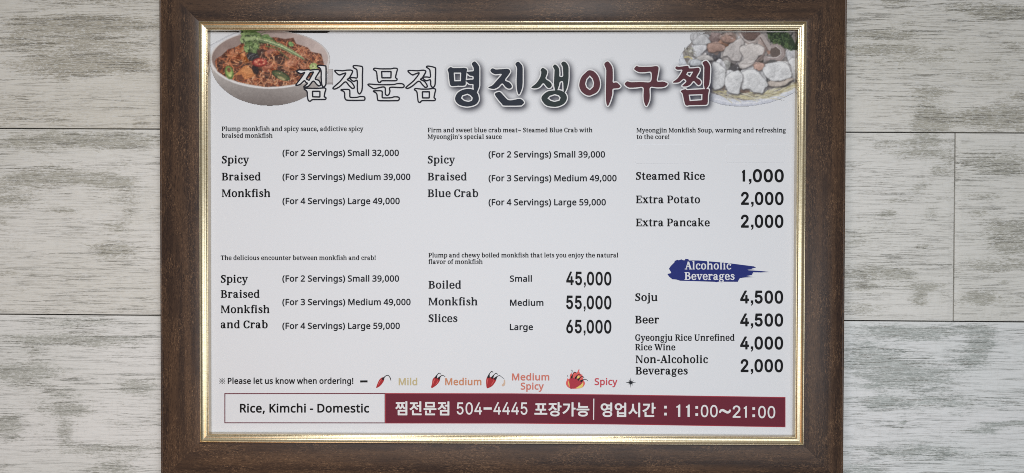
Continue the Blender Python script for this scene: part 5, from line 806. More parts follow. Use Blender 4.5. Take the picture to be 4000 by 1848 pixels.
def boiled_dish():
    s = Picture(2645, 112, 3116, 424, 2.0, (2620, 90, 3.5), 9)
    R = s.r
    n1 = s.noise(10); n2 = s.noise(44); n3 = s.noise(22)
    plate = s.inside([(108, 560), (116, 490), (150, 405), (210, 320), (280, 262), (330, 210), (400, 160), (480, 118), (560, 96), (1400, 96), (1560, 104), (1660, 170), (1716, 270), (1716, 938), (1550, 1022), (1350, 1092), (1100, 1136), (900, 1142), (700, 1116), (540, 1066), (400, 1010), (250, 900), (150, 760)])
    t = np.clip((s.Y - 900) / 240, 0, 1)[..., None]
    s.put(plate, (1 - t) * np.array([196, 199, 205]) + t * np.array([186, 188, 198]) + ((n2 - 0.5) * 8)[..., None])
    s.stroke([(560, 1072), (700, 1118), (900, 1142), (1100, 1136), (1350, 1092), (1550, 1022), (1716, 938)], 6, 6, (150, 152, 160))
    s.stroke([(600, 1040), (900, 1098), (1150, 1090), (1450, 1010), (1716, 890)], 22, 22, (212, 213, 220), 0.8)
    clip = s.inside([(175, 470), (160, 400), (280, 265), (400, 165), (480, 122), (1716, 100), (1716, 860), (1500, 970), (1300, 1035), (1000, 1060), (760, 1020), (560, 960), (300, 720)])
    s.put(clip * 0.95, np.array([128, 122, 120]) + ((n2 - 0.5) * 70)[..., None])
    for i in range(110):
        u = R.rand()
        x = 560 + u * 1160; y = 900 + 130 * math.sin(math.pi * min(1, u * 1.02)) ** 0.8 - 60 * u + R.uniform(-58, 42)
        c = np.array([(200, 194, 166), (176, 168, 132), (186, 180, 158), (158, 148, 116), (208, 204, 186)][R.randint(5)])
        s.stroke(s.curl(x, y, 0.30 - u * 0.72 + R.uniform(-0.2, 0.2), R.uniform(120, 300), R.uniform(-0.6, 0.4)), 10, 8, c, 0.9)
    def lump(x, y, rx, ry, c, rot=0, k=6):
        c = np.array(c, float)
        s.put(s.inside(s.rough(x + rx * 0.05, y + ry * 0.10, rx * 1.05, ry * 1.07, rot)) * 0.85, c * 0.45)
        P = s.rough(x, y, rx * 1.08, ry * 1.08, rot, 0.2)
        cov = s.inside(P)
        u = np.clip((s.Y - y) / ry * 0.75 + (s.X - x) / rx * 0.3, -1.2, 1.2)
        s.put(cov, c + (-u * 36)[..., None] + ((n2 - 0.5) * 34 + (n3 - 0.5) * 34)[..., None])
        for i in range(k):
            a = R.rand() * 6.283; d = R.uniform(0.15, 0.8); q = R.uniform(0.16, 0.4)
            Q = s.rough(x + d * rx * math.cos(a), y + d * ry * math.sin(a), rx * q, ry * q * 0.8, R.rand() * 180, 0.3)
            s.put(s.inside(Q) * cov * 0.4, np.clip(c + R.uniform(-30, 26), 20, 230))
        for i in range(k - 2):
            s.stroke(s.curl(x + 0.8 * rx * R.uniform(-1, 1), y + 0.8 * ry * R.uniform(-1, 1), R.rand() * 6.283, min(rx, ry) * R.uniform(0.5, 1.2), R.uniform(-2, 2), 4), 7, 3, c * R.uniform(0.5, 0.8), 0.5, cov)
        for i in range(3):
            s.ell(x + rx * R.uniform(-0.6, 0.3), y + ry * R.uniform(-0.7, 0.1), 9, 6, np.clip(c + 44, 0, 232), R.rand() * 180, 0.7)
    W = (159, 159, 161)
    for q in ((400, 215, 130, 80, W), (390, 370, 90, 100, (174, 174, 178)), (460, 470, 120, 56, (169, 165, 165)), (300, 540, 60, 60, W), (640, 520, 60, 40, (148, 146, 148)),
              (620, 200, 90, 70, (128, 112, 110)), (780, 180, 100, 50, (140, 124, 118)), (800, 230, 90, 60, (150, 120, 106)), (720, 270, 80, 50, (136, 104, 88)),
              (1090, 150, 130, 80, (112, 96, 92)), (600, 330, 130, 58, (146, 122, 114)), (600, 440, 110, 70, (96, 94, 98)), (620, 380, 60, 40, (156, 139, 133))):
        lump(*q)
    lump(900, 560, 130, 100, (92, 88, 90)); lump(1250, 300, 60, 100, (150, 134, 128))
    lump(820, 440, 120, 110, (158, 152, 150)); lump(880, 350, 90, 90, (169, 165, 165)); lump(955, 255, 58, 66, W)
    lump(1100, 370, 150, 92, (171, 165, 162)); lump(1010, 520, 96, 100, (167, 163, 162)); lump(1180, 450, 70, 90, (139, 128, 124), -40)
    s.stroke([(940, 140), (985, 220), (1060, 272), (1150, 258), (1220, 185)], 40, 46, (154, 143, 139)); s.stroke([(950, 150), (1000, 225), (1075, 268), (1160, 245)], 10, 10, (206, 200, 198), 0.8); s.ell(1090, 180, 80, 50, (106, 88, 82), 0, 0.8)
    s.stroke([(1250, 190), (1310, 290), (1400, 415)], 80, 60, (163, 154, 151)); s.stroke([(1225, 200), (1280, 290), (1340, 390)], 14, 10, (108, 92, 88)); s.poly([(1310, 380), (1420, 370), (1415, 420), (1330, 430)], (150, 120, 108))
    s.ell(1440, 400, 80, 90, (98, 88, 84)); s.stroke([(1390, 320), (1450, 285), (1525, 345), (1540, 430), (1490, 490), (1390, 500), (1300, 480)], 56, 66, (152, 141, 139)); s.stroke([(1400, 300), (1460, 270), (1545, 340), (1562, 430), (1500, 510), (1300, 515)], 8, 8, (122, 108, 104)); s.stroke([(1440, 320), (1500, 370), (1505, 430), (1450, 470), (1330, 470)], 8, 8, (200, 194, 192))
    lump(1200, 590, 80, 56, (171, 145, 133)); lump(760, 590, 60, 74, (146, 145, 143)); lump(1080, 610, 60, 30, (158, 148, 146))
    s.ell(860, 630, 70, 40, (82, 80, 82), 0, 0.8)
    s.ell(1330, 560, 120, 40, (92, 84, 82), -10, 0.75)
    lump(1650, 420, 80, 70, (165, 163, 165)); lump(1660, 620, 84, 140, (169, 167, 167)); lump(1440, 640, 180, 120, (198, 196, 196)); lump(1480, 760, 160, 90, (163, 156, 152)); s.stroke([(1330, 800), (1480, 810), (1640, 760)], 10, 14, (120, 96, 84))
    lump(640, 700, 110, 170, (174, 173, 176)); lump(660, 840, 80, 60, (171, 167, 165))
    lump(870, 770, 140, 120, (180, 180, 182), 0, 9); lump(1120, 760, 200, 150, (178, 178, 180), 0, 9); lump(870, 890, 120, 74, (176, 175, 176)); lump(1180, 890, 120, 66, (174, 173, 173))
    s.ell(1010, 930, 74, 26, (112, 92, 82), 0, 0.85); s.stroke([(960, 700), (985, 780), (960, 850), (985, 900)], 7, 9, (134, 130, 132)); s.ell(730, 880, 20, 50, (104, 92, 86), 20, 0.7)
    def chunk(P, c, bumps=7):
        P = np.asarray(P, float); lo = P.min(0); hi = P.max(0); cx, cy = (lo + hi) / 2; rx, ry = (hi - lo) / 2
        Q = []                                                   # rounded, slightly lobed outline
        n = len(P)
        for a in range(n):
            p0, p1, p2, p3 = P[a - 1], P[a], P[(a + 1) % n], P[(a + 2) % n]
            for t in (0, 0.33, 0.66):
                q = 0.5 * (2 * p1 + (p2 - p0) * t + (2 * p0 - 5 * p1 + 4 * p2 - p3) * t * t + (3 * p1 - p0 - 3 * p2 + p3) * t ** 3)
                Q.append(q + R.randn(2) * 5)
        keep = s.soft
        s.soft = 34; sh = s.inside([(x + 8, y + 16) for x, y in Q]); deep = s.inside(Q)
        s.soft = keep
        s.put(sh * 0.8, (70, 66, 68))
        cov = s.inside(Q)
        ramp = np.clip((deep - 0.5) * 2, 0, 1) ** 0.7
        u = np.clip((s.Y - cy) / ry * 0.8 + (s.X - cx) / rx * 0.25, -1.2, 1.2)
        s.put(cov, np.array(c, float) * (0.66 + 0.36 * ramp)[..., None] + (-u * 12)[..., None] + ((n1 - 0.5) * 16 + (n3 - 0.5) * 20)[..., None])
        for i in range(bumps):
            x, y = cx + rx * R.uniform(-0.6, 0.6), cy + ry * R.uniform(-0.6, 0.6); q = R.uniform(0.18, 0.36)
            s.soft = 22
            B = s.rough(x, y, rx * q, ry * q, R.rand() * 180, 0.25)
            s.put(s.inside([(bx + 5, by + 9) for bx, by in B]) * cov * 0.34, np.array(c) * 0.62)
            s.put(s.inside(B) * cov * 0.5, np.clip(np.array(c) * 1.06, 0, 226))
            s.soft = keep
    WH = (203, 203, 204)
    chunk([(290, 260), (360, 180), (440, 150), (520, 220), (540, 280), (430, 300), (320, 300)], (186, 186, 188))
    chunk([(320, 300), (480, 300), (500, 350), (420, 420), (440, 440), (330, 470), (310, 380)], (192, 192, 195))
    chunk([(330, 490), (420, 440), (540, 450), (590, 510), (440, 515)], (186, 182, 180), 4)
    chunk([(260, 540), (320, 490), (420, 520), (430, 580), (270, 590)], (186, 190, 194), 4)
    chunk([(500, 290), (620, 270), (745, 310), (740, 360), (640, 400), (520, 400)], (158, 132, 122), 5)
    chunk([(680, 190), (800, 170), (895, 215), (880, 260), (740, 260)], (154, 128, 118), 5)
    chunk([(760, 330), (860, 260), (950, 195), (1010, 250), (1000, 300), (950, 330), (960, 430), (960, 500), (860, 525), (770, 450), (700, 475), (720, 390)], (182, 176, 174), 9)
    chunk([(950, 320), (1060, 290), (1200, 290), (1290, 340), (1270, 420), (1180, 480), (1100, 580), (980, 632), (920, 570), (1000, 480), (950, 400)], (190, 184, 181), 8)
    s.stroke([(1290, 350), (1270, 430), (1190, 500), (1110, 585)], 20, 12, (140, 124, 120), 0.8)
    s.stroke([(960, 560), (1060, 560), (1140, 540)], 10, 6, (120, 112, 110), 0.6)
    chunk([(1140, 560), (1200, 540), (1280, 560), (1270, 630), (1200, 650), (1140, 620)], (186, 156, 144), 3)
    chunk([(1590, 380), (1715, 360), (1715, 520), (1600, 540)], (184, 184, 187), 5)
    chunk([(1600, 520), (1715, 480), (1715, 790), (1640, 745), (1650, 620)], (190, 190, 191), 5)
    chunk([(1260, 640), (1330, 560), (1460, 530), (1580, 540), (1645, 640), (1640, 745), (1500, 790), (1380, 790), (1290, 720)], WH, 9)
    chunk([(1330, 800), (1480, 805), (1640, 750), (1670, 780), (1500, 870), (1340, 860)], (182, 172, 164), 3)
    chunk([(560, 560), (660, 555), (740, 620), (755, 680), (740, 770), (725, 860), (660, 905), (560, 880)], WH, 9)
    chunk([(960, 690), (1040, 640), (1150, 635), (1230, 700), (1300, 780), (1332, 850), (1280, 910), (1250, 960), (1130, 952), (1080, 890), (990, 915), (950, 850)], WH, 10)
    chunk([(735, 745), (800, 680), (880, 655), (965, 675), (990, 760), (960, 860), (940, 960), (860, 972), (780, 935), (750, 850)], WH, 9)
    for i in range(30):
        s.stroke(s.curl(180 + R.uniform(0, 120), 330 + R.uniform(0, 130), R.uniform(-1, 1), R.uniform(30, 80), 1.0), 7, 5, [(206, 206, 196), (120, 116, 104), (170, 168, 150)][R.randint(3)], 0.8)
    s.stroke([(190, 470), (240, 460), (290, 490)], 20, 14, (186, 172, 124))
    for i in range(40):
        s.ell(R.uniform(320, 1690), R.uniform(180, 900), 5, 4, (222, 222, 226), 0, 0.8)
    s.poly([(1310, 128), (1420, 108), (1560, 112), (1650, 180), (1700, 280), (1716, 372), (1610, 365), (1490, 290), (1370, 262)], (52, 62, 48))
    gr = s.inside([(1300, 120), (1420, 98), (1560, 104), (1660, 170), (1716, 270), (1716, 385), (1600, 380), (1480, 300), (1360, 275)])
    for i in range(80):
        s.stroke(s.curl(R.uniform(1320, 1690), R.uniform(110, 350), R.uniform(0, 3.1), R.uniform(50, 130), R.uniform(-2, 2)), R.uniform(9, 18), 6, np.array([(46, 58, 44), (70, 88, 60), (98, 116, 76), (38, 46, 38), (84, 104, 70)][R.randint(5)]), 0.92, gr)
    s.stroke([(1640, 175), (1662, 150), (1660, 125)], 16, 8, (44, 50, 48))
    s.grain(0.035)
    return s
boiled_dish().build('printed_dish', 0.0002, [(2600, 125, 3108, 430)], 'printed photo of boiled white fish on a white plate')


# ---- soft dark print round the big letters
def soft_print(loops_list, x0, y0, x1, y1, step=2.5, shift=(7, 8), sigma=4.2, strength=0.86):
    gx = np.arange(x0, x1, step); gy = np.arange(y0, y1, step)
    X, Y = np.meshgrid(gx, gy)
    cov = np.zeros(X.shape, bool)
    for loops in loops_list:
        m = np.zeros(X.shape, bool)
        for lp in loops:
            P = np.asarray(lp, float) + np.asarray(shift)
            for a, b in zip(P, np.roll(P, -1, 0)):
                cr = ((a[1] > Y) != (b[1] > Y))
                if a[1] == b[1]: continue
                m ^= cr & (X < a[0] + (Y - a[1]) * (b[0] - a[0]) / (b[1] - a[1]))
        cov |= m
    f = cov.astype(float)
    r = int(3 * sigma)
    k = np.exp(-0.5 * (np.arange(-r, r + 1) / sigma) ** 2); k /= k.sum()
    f = np.apply_along_axis(lambda v: np.convolve(v, k, 'same'), 0, f)
    f = np.apply_along_axis(lambda v: np.convolve(v, k, 'same'), 1, f)
    f = np.clip(f * 1.15, 0, 1) * strength
    ny, nx = f.shape
    q = (f[:-1, :-1] + f[1:, :-1] + f[:-1, 1:] + f[1:, 1:]) > 0.02
    used = np.zeros(f.shape, bool)
    for dj in (0, 1):
        for di in (0, 1):
            used[dj:ny - 1 + dj, di:nx - 1 + di] |= q
    idx = -np.ones(f.shape, int); idx[used] = np.arange(used.sum())
    verts = [L(X[j, i], Y[j, i]) + (0.0,) for j, i in zip(*np.nonzero(used))]
    J, I = np.nonzero(q)
    faces = np.stack([idx[J + 1, I], idx[J + 1, I + 1], idx[J, I + 1], idx[J, I]], 1).tolist()
    o = mesh_obj('letter_shade', verts, faces, M_SHADE, sheet)
    o.location = (0, 0, SHEET_Z + 0.0004)
    at = o.data.attributes.new('cover', 'FLOAT', 'POINT')
    at.data.foreach_set('value', f[used].astype(np.float32))
    return o

# ---- headline
OUTLINED = [
 ('6046,1977 6036,1973 6026,1964 6016,1939 6007,1889 6004,1819 5999,1791 5982,1769 5946,1744 5942,1736 5946,1730 5964,1725 6001,1725 6201,1730 6319,1719 6349,1724 6362,1731 6366,1741 6364,1754 6348,1801 6334,1879 6339,1896 6361,1904 6367,1909 6368,1924 6361,1938 6351,1942 6329,1944 6116,1944 6091,1952 6064,1976;6202,1896 6244,1898 6250,1894 6249,1787 6239,1784 6106,1786 6104,1809 6110,1891 6121,1894;5939,1705 5936,1699 5939,1693 5997,1644 6006,1631 6003,1624 5977,1611 5959,1584 5951,1579 5941,1580 5932,1586 5880,1636 5856,1653 5821,1665 5791,1670 5782,1666 5783,1656 5796,1636 5897,1506 5952,1421 5951,1418 5946,1417 5901,1437 5886,1439 5871,1438 5839,1424 5809,1407 5799,1396 5801,1388 5824,1373 5851,1367 5944,1372 6021,1362 6064,1372 6124,1363 6184,1360 6221,1363 6237,1369 6243,1381 6240,1399 6176,1501 6159,1541 6161,1549 6166,1554 6206,1563 6224,1573 6236,1584 6252,1614 6262,1639 6264,1656 6259,1669 6239,1679 6216,1673 6189,1651 6146,1599 6133,1589 6121,1586 6109,1591 6096,1603 6049,1666 6031,1683 5991,1699 5951,1706;6316,1699 6305,1691 6295,1674 6283,1626 6276,1534 6277,1421 6272,1374 6262,1349 6251,1334 6236,1321 6204,1304 6201,1296 6202,1289 6216,1280 6251,1278 6319,1284 6361,1291 6367,1299 6370,1366 6369,1601 6367,1641 6361,1661 6346,1684 6329,1698;6035,1571 6042,1566 6092,1474 6123,1416 6122,1409 6066,1419 6056,1424 5987,1536 5985,1544 5989,1549',
  '6049,1992 6026,1984 6016,1974 6008,1961 6001,1936 5993,1891 5990,1819 5987,1799 5974,1780 5944,1761 5934,1751 5928,1736 5933,1719 5925,1711 5922,1704 5922,1694 5927,1684 5981,1639 5986,1634 5984,1631 5966,1620 5951,1596 5946,1594 5934,1603 5889,1648 5871,1660 5854,1669 5831,1677 5791,1684 5776,1681 5768,1671 5769,1654 5781,1634 5882,1504 5917,1449 5914,1448 5891,1453 5879,1454 5841,1442 5814,1427 5792,1411 5785,1399 5786,1385 5794,1375 5811,1364 5826,1357 5849,1353 5944,1358 6021,1348 6064,1358 6124,1349 6186,1346 6221,1349 6246,1357 6249,1356 6247,1351 6233,1336 6201,1320 6190,1309 6186,1296 6187,1289 6191,1279 6200,1271 6221,1264 6251,1264 6311,1269 6369,1279 6376,1285 6380,1294 6384,1344 6382,1621 6379,1649 6374,1666 6362,1686 6344,1706 6369,1719 6376,1729 6379,1739 6377,1761 6361,1809 6348,1879 6351,1886 6369,1892 6379,1902 6383,1919 6379,1936 6366,1952 6344,1958 6116,1959 6096,1966 6071,1989;6049,1964 6061,1963 6076,1947 6089,1939 6116,1931 6326,1931 6351,1929 6355,1924 6354,1916 6339,1912 6328,1904 6322,1894 6321,1881 6335,1799 6352,1749 6350,1739 6341,1735 6319,1733 6199,1744 6004,1739 5966,1739 5968,1744 5987,1756 6001,1769 6012,1789 6017,1816 6018,1869 6026,1926 6035,1954 6041,1960;6176,1909 6116,1907 6106,1905 6098,1899 6095,1891 6093,1874 6091,1806 6092,1781 6101,1774 6111,1771 6241,1771 6254,1774 6262,1781 6264,1791 6264,1889 6261,1901 6254,1909 6244,1911;6174,1881 6236,1881 6237,1804 6234,1799 6124,1799 6119,1801 6121,1874 6123,1879;6078,1714 6201,1716 6294,1707 6297,1704 6276,1670 6261,1685 6244,1693 6226,1692 6209,1685 6184,1666 6142,1614 6124,1601 6116,1604 6105,1614 6064,1670 6049,1686 6034,1698 6011,1709 6016,1712;5966,1689 5981,1688 6001,1683 6027,1669 6042,1654 6086,1594 6101,1581 6121,1573 6136,1576 6152,1586 6199,1643 6216,1657 6234,1666 6241,1665 6249,1660 6251,1649 6247,1636 6234,1606 6222,1589 6198,1574 6169,1569 6157,1564 6148,1554 6146,1541 6150,1524 6161,1501 6227,1394 6230,1384 6228,1379 6206,1374 6149,1374 6064,1385 6021,1375 5944,1385 5851,1380 5834,1384 5817,1391 5817,1396 5834,1407 5859,1419 5876,1425 5896,1424 5949,1403 5961,1408 5966,1419 5962,1431 5907,1514 5802,1651 5806,1654 5821,1652 5854,1639 5874,1624 5926,1574 5941,1566 5954,1566 5969,1575 5986,1602 6012,1614 6018,1621 6020,1629 6017,1639 6011,1649;6317,1684 6321,1686 6326,1684 6341,1669 6350,1654 6354,1634 6357,1366 6354,1306 6349,1302 6304,1295 6251,1291 6221,1293 6217,1294 6219,1299 6244,1310 6264,1329 6274,1344 6284,1369 6290,1419 6288,1511 6295,1614 6303,1659;6262,1601 6264,1604 6267,1599 6261,1511 6262,1419 6259,1389 6252,1406 6195,1496 6174,1539 6179,1543 6209,1549 6231,1560 6247,1576;6031,1584 5976,1555 5971,1544 5976,1529 6049,1412 6061,1406 6114,1396 6129,1397 6136,1404 6138,1411 6132,1429 6053,1574 6044,1583;6025,1551 6031,1554 6034,1551 6097,1434 6099,1429 6066,1434 6007,1529 6004,1539'),
 ('6808,1961 6766,1954 6745,1933 6738,1918 6733,1891 6734,1828 6731,1811 6723,1796 6713,1785 6665,1766 6665,1756 6678,1750 6716,1748 6786,1749 6811,1752 6826,1759 6831,1768 6834,1788 6833,1883 6838,1898 6843,1904 6886,1908 6953,1906 6983,1902 7023,1890 7073,1889 7116,1895 7123,1903 7128,1918 7127,1943 7118,1956 7108,1959 6986,1963;7018,1834 7000,1818 6987,1783 6982,1706 6983,1603 6978,1573 6971,1567 6963,1568 6923,1589 6903,1589 6886,1581 6866,1566 6840,1543 6833,1531 6838,1524 6856,1520 6908,1519 6963,1528 6973,1524 6979,1513 6983,1466 6973,1373 6968,1361 6958,1350 6909,1323 6899,1296 6903,1289 6913,1285 6973,1285 7066,1300 7076,1306 7082,1321 7084,1361 7078,1468 7079,1668 7075,1736 7068,1768 7053,1805 7036,1828 7026,1834;6531,1741 6506,1731 6504,1726 6507,1718 6532,1693 6626,1612 6651,1586 6716,1503 6746,1458 6756,1436 6753,1428 6741,1428 6683,1447 6646,1464 6626,1464 6606,1454 6571,1425 6544,1396 6539,1386 6541,1380 6548,1377 6571,1377 6693,1385 6781,1373 6841,1371 6866,1374 6883,1383 6887,1393 6885,1408 6856,1471 6823,1523 6788,1548 6785,1556 6793,1566 6856,1600 6881,1628 6918,1688 6923,1706 6916,1720 6906,1727 6893,1729 6871,1722 6815,1668 6773,1612 6761,1603 6748,1600 6731,1606 6712,1621 6651,1681 6626,1701 6576,1729 6548,1739',
  '6828,1976 6788,1974 6763,1968 6748,1959 6733,1940 6725,1923 6720,1896 6720,1828 6714,1808 6703,1795 6663,1781 6650,1768 6649,1758 6653,1748 6661,1741 6671,1738 6716,1734 6786,1734 6813,1738 6833,1747 6843,1760 6847,1776 6847,1871 6849,1888 6853,1891 6888,1894 6953,1892 6978,1889 7026,1875 7086,1875 7113,1879 7126,1885 7136,1896 7141,1911 7143,1931 7138,1951 7128,1966 7113,1973 6986,1977;6826,1948 6986,1949 7103,1947 7113,1941 7116,1928 7113,1913 7110,1908 7101,1904 7073,1902 7026,1903 6988,1914 6953,1919 6886,1921 6838,1916 6826,1904 6820,1883 6821,1791 6818,1771 6811,1765 6798,1763 6713,1761 6703,1763 6730,1783 6744,1811 6748,1831 6747,1888 6754,1923 6766,1937 6774,1943;7021,1849 7006,1844 6993,1833 6982,1816 6975,1793 6969,1748 6967,1676 6969,1603 6966,1583 6928,1602 6916,1604 6903,1604 6888,1599 6873,1589 6823,1545 6808,1553 6808,1558 6851,1579 6871,1594 6906,1639 6931,1681 6937,1701 6935,1713 6928,1728 6916,1737 6891,1744 6876,1740 6863,1734 6846,1719 6806,1679 6764,1623 6751,1614 6736,1620 6721,1631 6646,1704 6593,1736 6553,1751 6533,1755 6513,1751 6496,1741 6491,1733 6489,1726 6497,1708 6522,1683 6616,1602 6641,1576 6691,1513 6735,1448 6734,1446 6731,1445 6646,1478 6631,1479 6613,1474 6598,1466 6573,1446 6540,1413 6529,1398 6525,1388 6526,1378 6531,1370 6548,1363 6568,1363 6696,1371 6771,1360 6811,1357 6846,1357 6873,1363 6886,1368 6894,1376 6900,1386 6902,1398 6891,1433 6854,1503 6858,1506 6911,1505 6961,1514 6965,1511 6968,1503 6968,1468 6960,1376 6948,1361 6913,1344 6899,1333 6890,1318 6885,1303 6888,1286 6896,1277 6906,1273 6948,1269 7021,1278 7071,1287 7083,1293 7093,1311 7098,1343 7093,1468 7093,1671 7089,1736 7082,1773 7063,1816 7045,1838 7033,1846;7017,1818 7023,1820 7028,1817 7046,1791 7057,1761 7063,1718 7066,1668 7065,1468 7071,1361 7069,1323 7063,1314 7021,1305 6963,1298 6918,1298 6914,1303 6920,1316 6968,1341 6979,1353 6986,1367 6989,1386 6996,1466 6993,1513 6983,1532 6966,1540 6953,1541 6908,1533 6858,1534 6853,1536 6881,1561 6908,1577 6921,1575 6948,1559 6963,1554 6978,1556 6989,1566 6993,1578 6997,1603 6994,1676 6998,1771 7004,1798;6523,1726 6536,1728 6558,1721 6608,1697 6641,1673 6711,1604 6728,1593 6748,1587 6766,1590 6783,1603 6826,1661 6873,1707 6891,1716 6898,1715 6906,1711 6908,1701 6903,1686 6883,1654 6860,1623 6836,1603 6786,1577 6777,1568 6772,1558 6773,1548 6777,1541 6810,1518 6826,1496 6866,1423 6873,1401 6873,1393 6861,1387 6841,1384 6773,1387 6693,1399 6571,1390 6561,1392 6563,1398 6588,1424 6613,1443 6629,1451 6646,1449 6678,1434 6746,1414 6756,1415 6763,1419 6768,1427 6769,1436 6759,1461 6741,1491 6704,1541 6662,1593 6613,1641 6531,1712 6523,1721'),
 ('7479,1969 7414,1967 7382,1960 7373,1927 7367,1862 7360,1833 7342,1813 7297,1787 7295,1782 7299,1778 7312,1776 7412,1775 7449,1778 7459,1782 7467,1807 7465,1903 7474,1912 7554,1916 7627,1912 7662,1907 7692,1895 7739,1892 7769,1896 7784,1900 7795,1912 7800,1927 7800,1938 7794,1948 7777,1964 7769,1967;7557,1864 7539,1854 7529,1833 7528,1733 7523,1717 7514,1705 7494,1699 7472,1700 7402,1712 7337,1732 7307,1732 7282,1723 7214,1682 7193,1663 7191,1652 7202,1645 7222,1644 7312,1652 7419,1657 7622,1657 7692,1654 7752,1638 7807,1635 7849,1638 7872,1646 7888,1662 7895,1682 7888,1698 7869,1709 7819,1712 7657,1704 7627,1707 7617,1712 7610,1718 7606,1728 7616,1787 7605,1832 7595,1848 7584,1857 7569,1864;7404,1609 7387,1595 7376,1568 7370,1532 7363,1447 7355,1407 7339,1387 7299,1362 7298,1352 7305,1342 7317,1336 7332,1335 7424,1347 7579,1349 7642,1347 7682,1336 7712,1334 7747,1338 7759,1346 7762,1357 7760,1373 7744,1423 7725,1507 7730,1523 7752,1538 7755,1543 7755,1558 7747,1570 7734,1576 7712,1578 7467,1578 7442,1587 7429,1608;7466,1523 7627,1524 7634,1522 7640,1402 7632,1398 7457,1399 7453,1407 7460,1507 7461,1518',
  '7424,1982 7384,1977 7374,1972 7369,1967 7359,1923 7353,1862 7347,1839 7332,1823 7292,1802 7282,1788 7281,1778 7285,1772 7292,1766 7304,1762 7352,1760 7412,1761 7449,1764 7467,1771 7477,1784 7481,1803 7479,1882 7480,1897 7484,1900 7557,1902 7624,1898 7657,1894 7679,1884 7694,1880 7754,1879 7779,1883 7797,1892 7810,1907 7815,1927 7813,1943 7804,1958 7784,1977 7772,1980 7594,1983;7423,1953 7594,1956 7767,1953 7782,1943 7788,1928 7785,1918 7776,1912 7737,1906 7697,1907 7664,1921 7612,1927 7502,1929 7469,1925 7457,1917 7453,1907 7451,1867 7454,1808 7450,1793 7447,1791 7412,1788 7337,1788 7332,1792 7362,1813 7375,1837 7380,1862 7385,1922 7393,1948 7397,1952;7562,1879 7544,1874 7535,1868 7524,1857 7519,1847 7513,1818 7515,1743 7512,1727 7505,1717 7492,1713 7469,1715 7407,1726 7334,1747 7317,1748 7299,1745 7267,1732 7192,1682 7177,1663 7175,1653 7179,1643 7192,1633 7214,1630 7327,1639 7449,1644 7647,1642 7704,1638 7754,1623 7807,1621 7847,1623 7867,1628 7879,1633 7900,1653 7905,1663 7910,1678 7907,1692 7902,1703 7894,1712 7882,1720 7862,1725 7822,1726 7657,1718 7624,1724 7620,1728 7620,1738 7630,1773 7630,1788 7618,1837 7608,1853 7594,1867 7579,1876;7561,1852 7572,1849 7583,1842 7591,1828 7598,1812 7603,1778 7594,1743 7593,1728 7599,1712 7609,1701 7622,1696 7657,1691 7819,1698 7864,1697 7877,1691 7882,1678 7875,1667 7864,1657 7842,1650 7777,1649 7747,1652 7719,1662 7692,1667 7582,1672 7422,1671 7312,1666 7224,1657 7210,1658 7212,1663 7224,1672 7284,1710 7299,1717 7317,1721 7342,1717 7404,1698 7472,1687 7494,1686 7519,1693 7531,1703 7540,1727 7542,1747 7540,1817 7542,1832 7549,1845;7407,1624 7394,1621 7384,1613 7369,1592 7356,1538 7349,1447 7344,1417 7339,1407 7332,1398 7297,1378 7285,1367 7284,1348 7288,1338 7295,1332 7309,1323 7332,1321 7402,1332 7442,1334 7614,1334 7649,1332 7687,1321 7712,1320 7752,1325 7762,1329 7770,1337 7775,1352 7775,1368 7756,1432 7740,1507 7742,1516 7762,1528 7770,1543 7767,1567 7757,1580 7739,1589 7714,1592 7504,1591 7467,1592 7452,1597 7445,1613 7437,1621 7422,1624;7407,1597 7421,1597 7429,1582 7437,1574 7467,1565 7549,1563 7679,1566 7727,1564 7737,1561 7742,1556 7742,1548 7719,1532 7714,1522 7712,1507 7729,1428 7748,1368 7748,1353 7729,1348 7699,1347 7632,1361 7482,1362 7402,1359 7334,1348 7315,1352 7312,1353 7314,1357 7350,1378 7362,1391 7367,1402 7376,1447 7386,1553 7395,1583;7464,1537 7453,1532 7447,1517 7440,1407 7442,1397 7449,1388 7462,1385 7632,1385 7644,1387 7650,1393 7655,1412 7650,1517 7647,1527 7642,1533 7627,1537;7475,1508 7620,1508 7623,1502 7625,1413 7470,1413 7469,1432'),
 ('8192,2001 8177,1993 8167,1973 8149,1823 8143,1798 8137,1786 8127,1775 8097,1756 8097,1746 8102,1738 8112,1733 8127,1732 8227,1743 8327,1744 8457,1730 8487,1735 8502,1743 8507,1753 8508,1763 8478,1896 8482,1916 8500,1928 8503,1936 8503,1948 8496,1960 8477,1966 8447,1967 8332,1965 8256,1966 8228,1976 8211,1999;8258,1916 8382,1915 8387,1888 8387,1796 8381,1793 8312,1793 8257,1793 8251,1796 8252,1908;7956,1729 7931,1719 7929,1713 7932,1708 8036,1623 8082,1579 8152,1493 8181,1451 8189,1433 8186,1425 8172,1425 8107,1447 8076,1462 8056,1464 8033,1453 7996,1423 7974,1398 7970,1388 7972,1383 7987,1379 8022,1379 8161,1385 8237,1375 8272,1375 8297,1380 8312,1388 8317,1398 8312,1416 8276,1481 8245,1526 8217,1544 8214,1551 8222,1561 8277,1585 8302,1605 8323,1633 8343,1671 8347,1688 8341,1698 8317,1708 8306,1706 8296,1701 8250,1653 8210,1601 8196,1590 8181,1588 8163,1593 8144,1606 8077,1664 8036,1694 7986,1721;8446,1706 8427,1688 8415,1663 8412,1646 8413,1586 8406,1563 8391,1560 8342,1577 8322,1577 8289,1558 8272,1543 8264,1528 8269,1516 8286,1510 8342,1507 8391,1515 8401,1512 8407,1503 8410,1461 8398,1373 8392,1361 8382,1348 8332,1315 8331,1308 8332,1303 8347,1295 8382,1295 8447,1307 8491,1320 8506,1331 8507,1436 8497,1645 8491,1673 8477,1696 8461,1707',
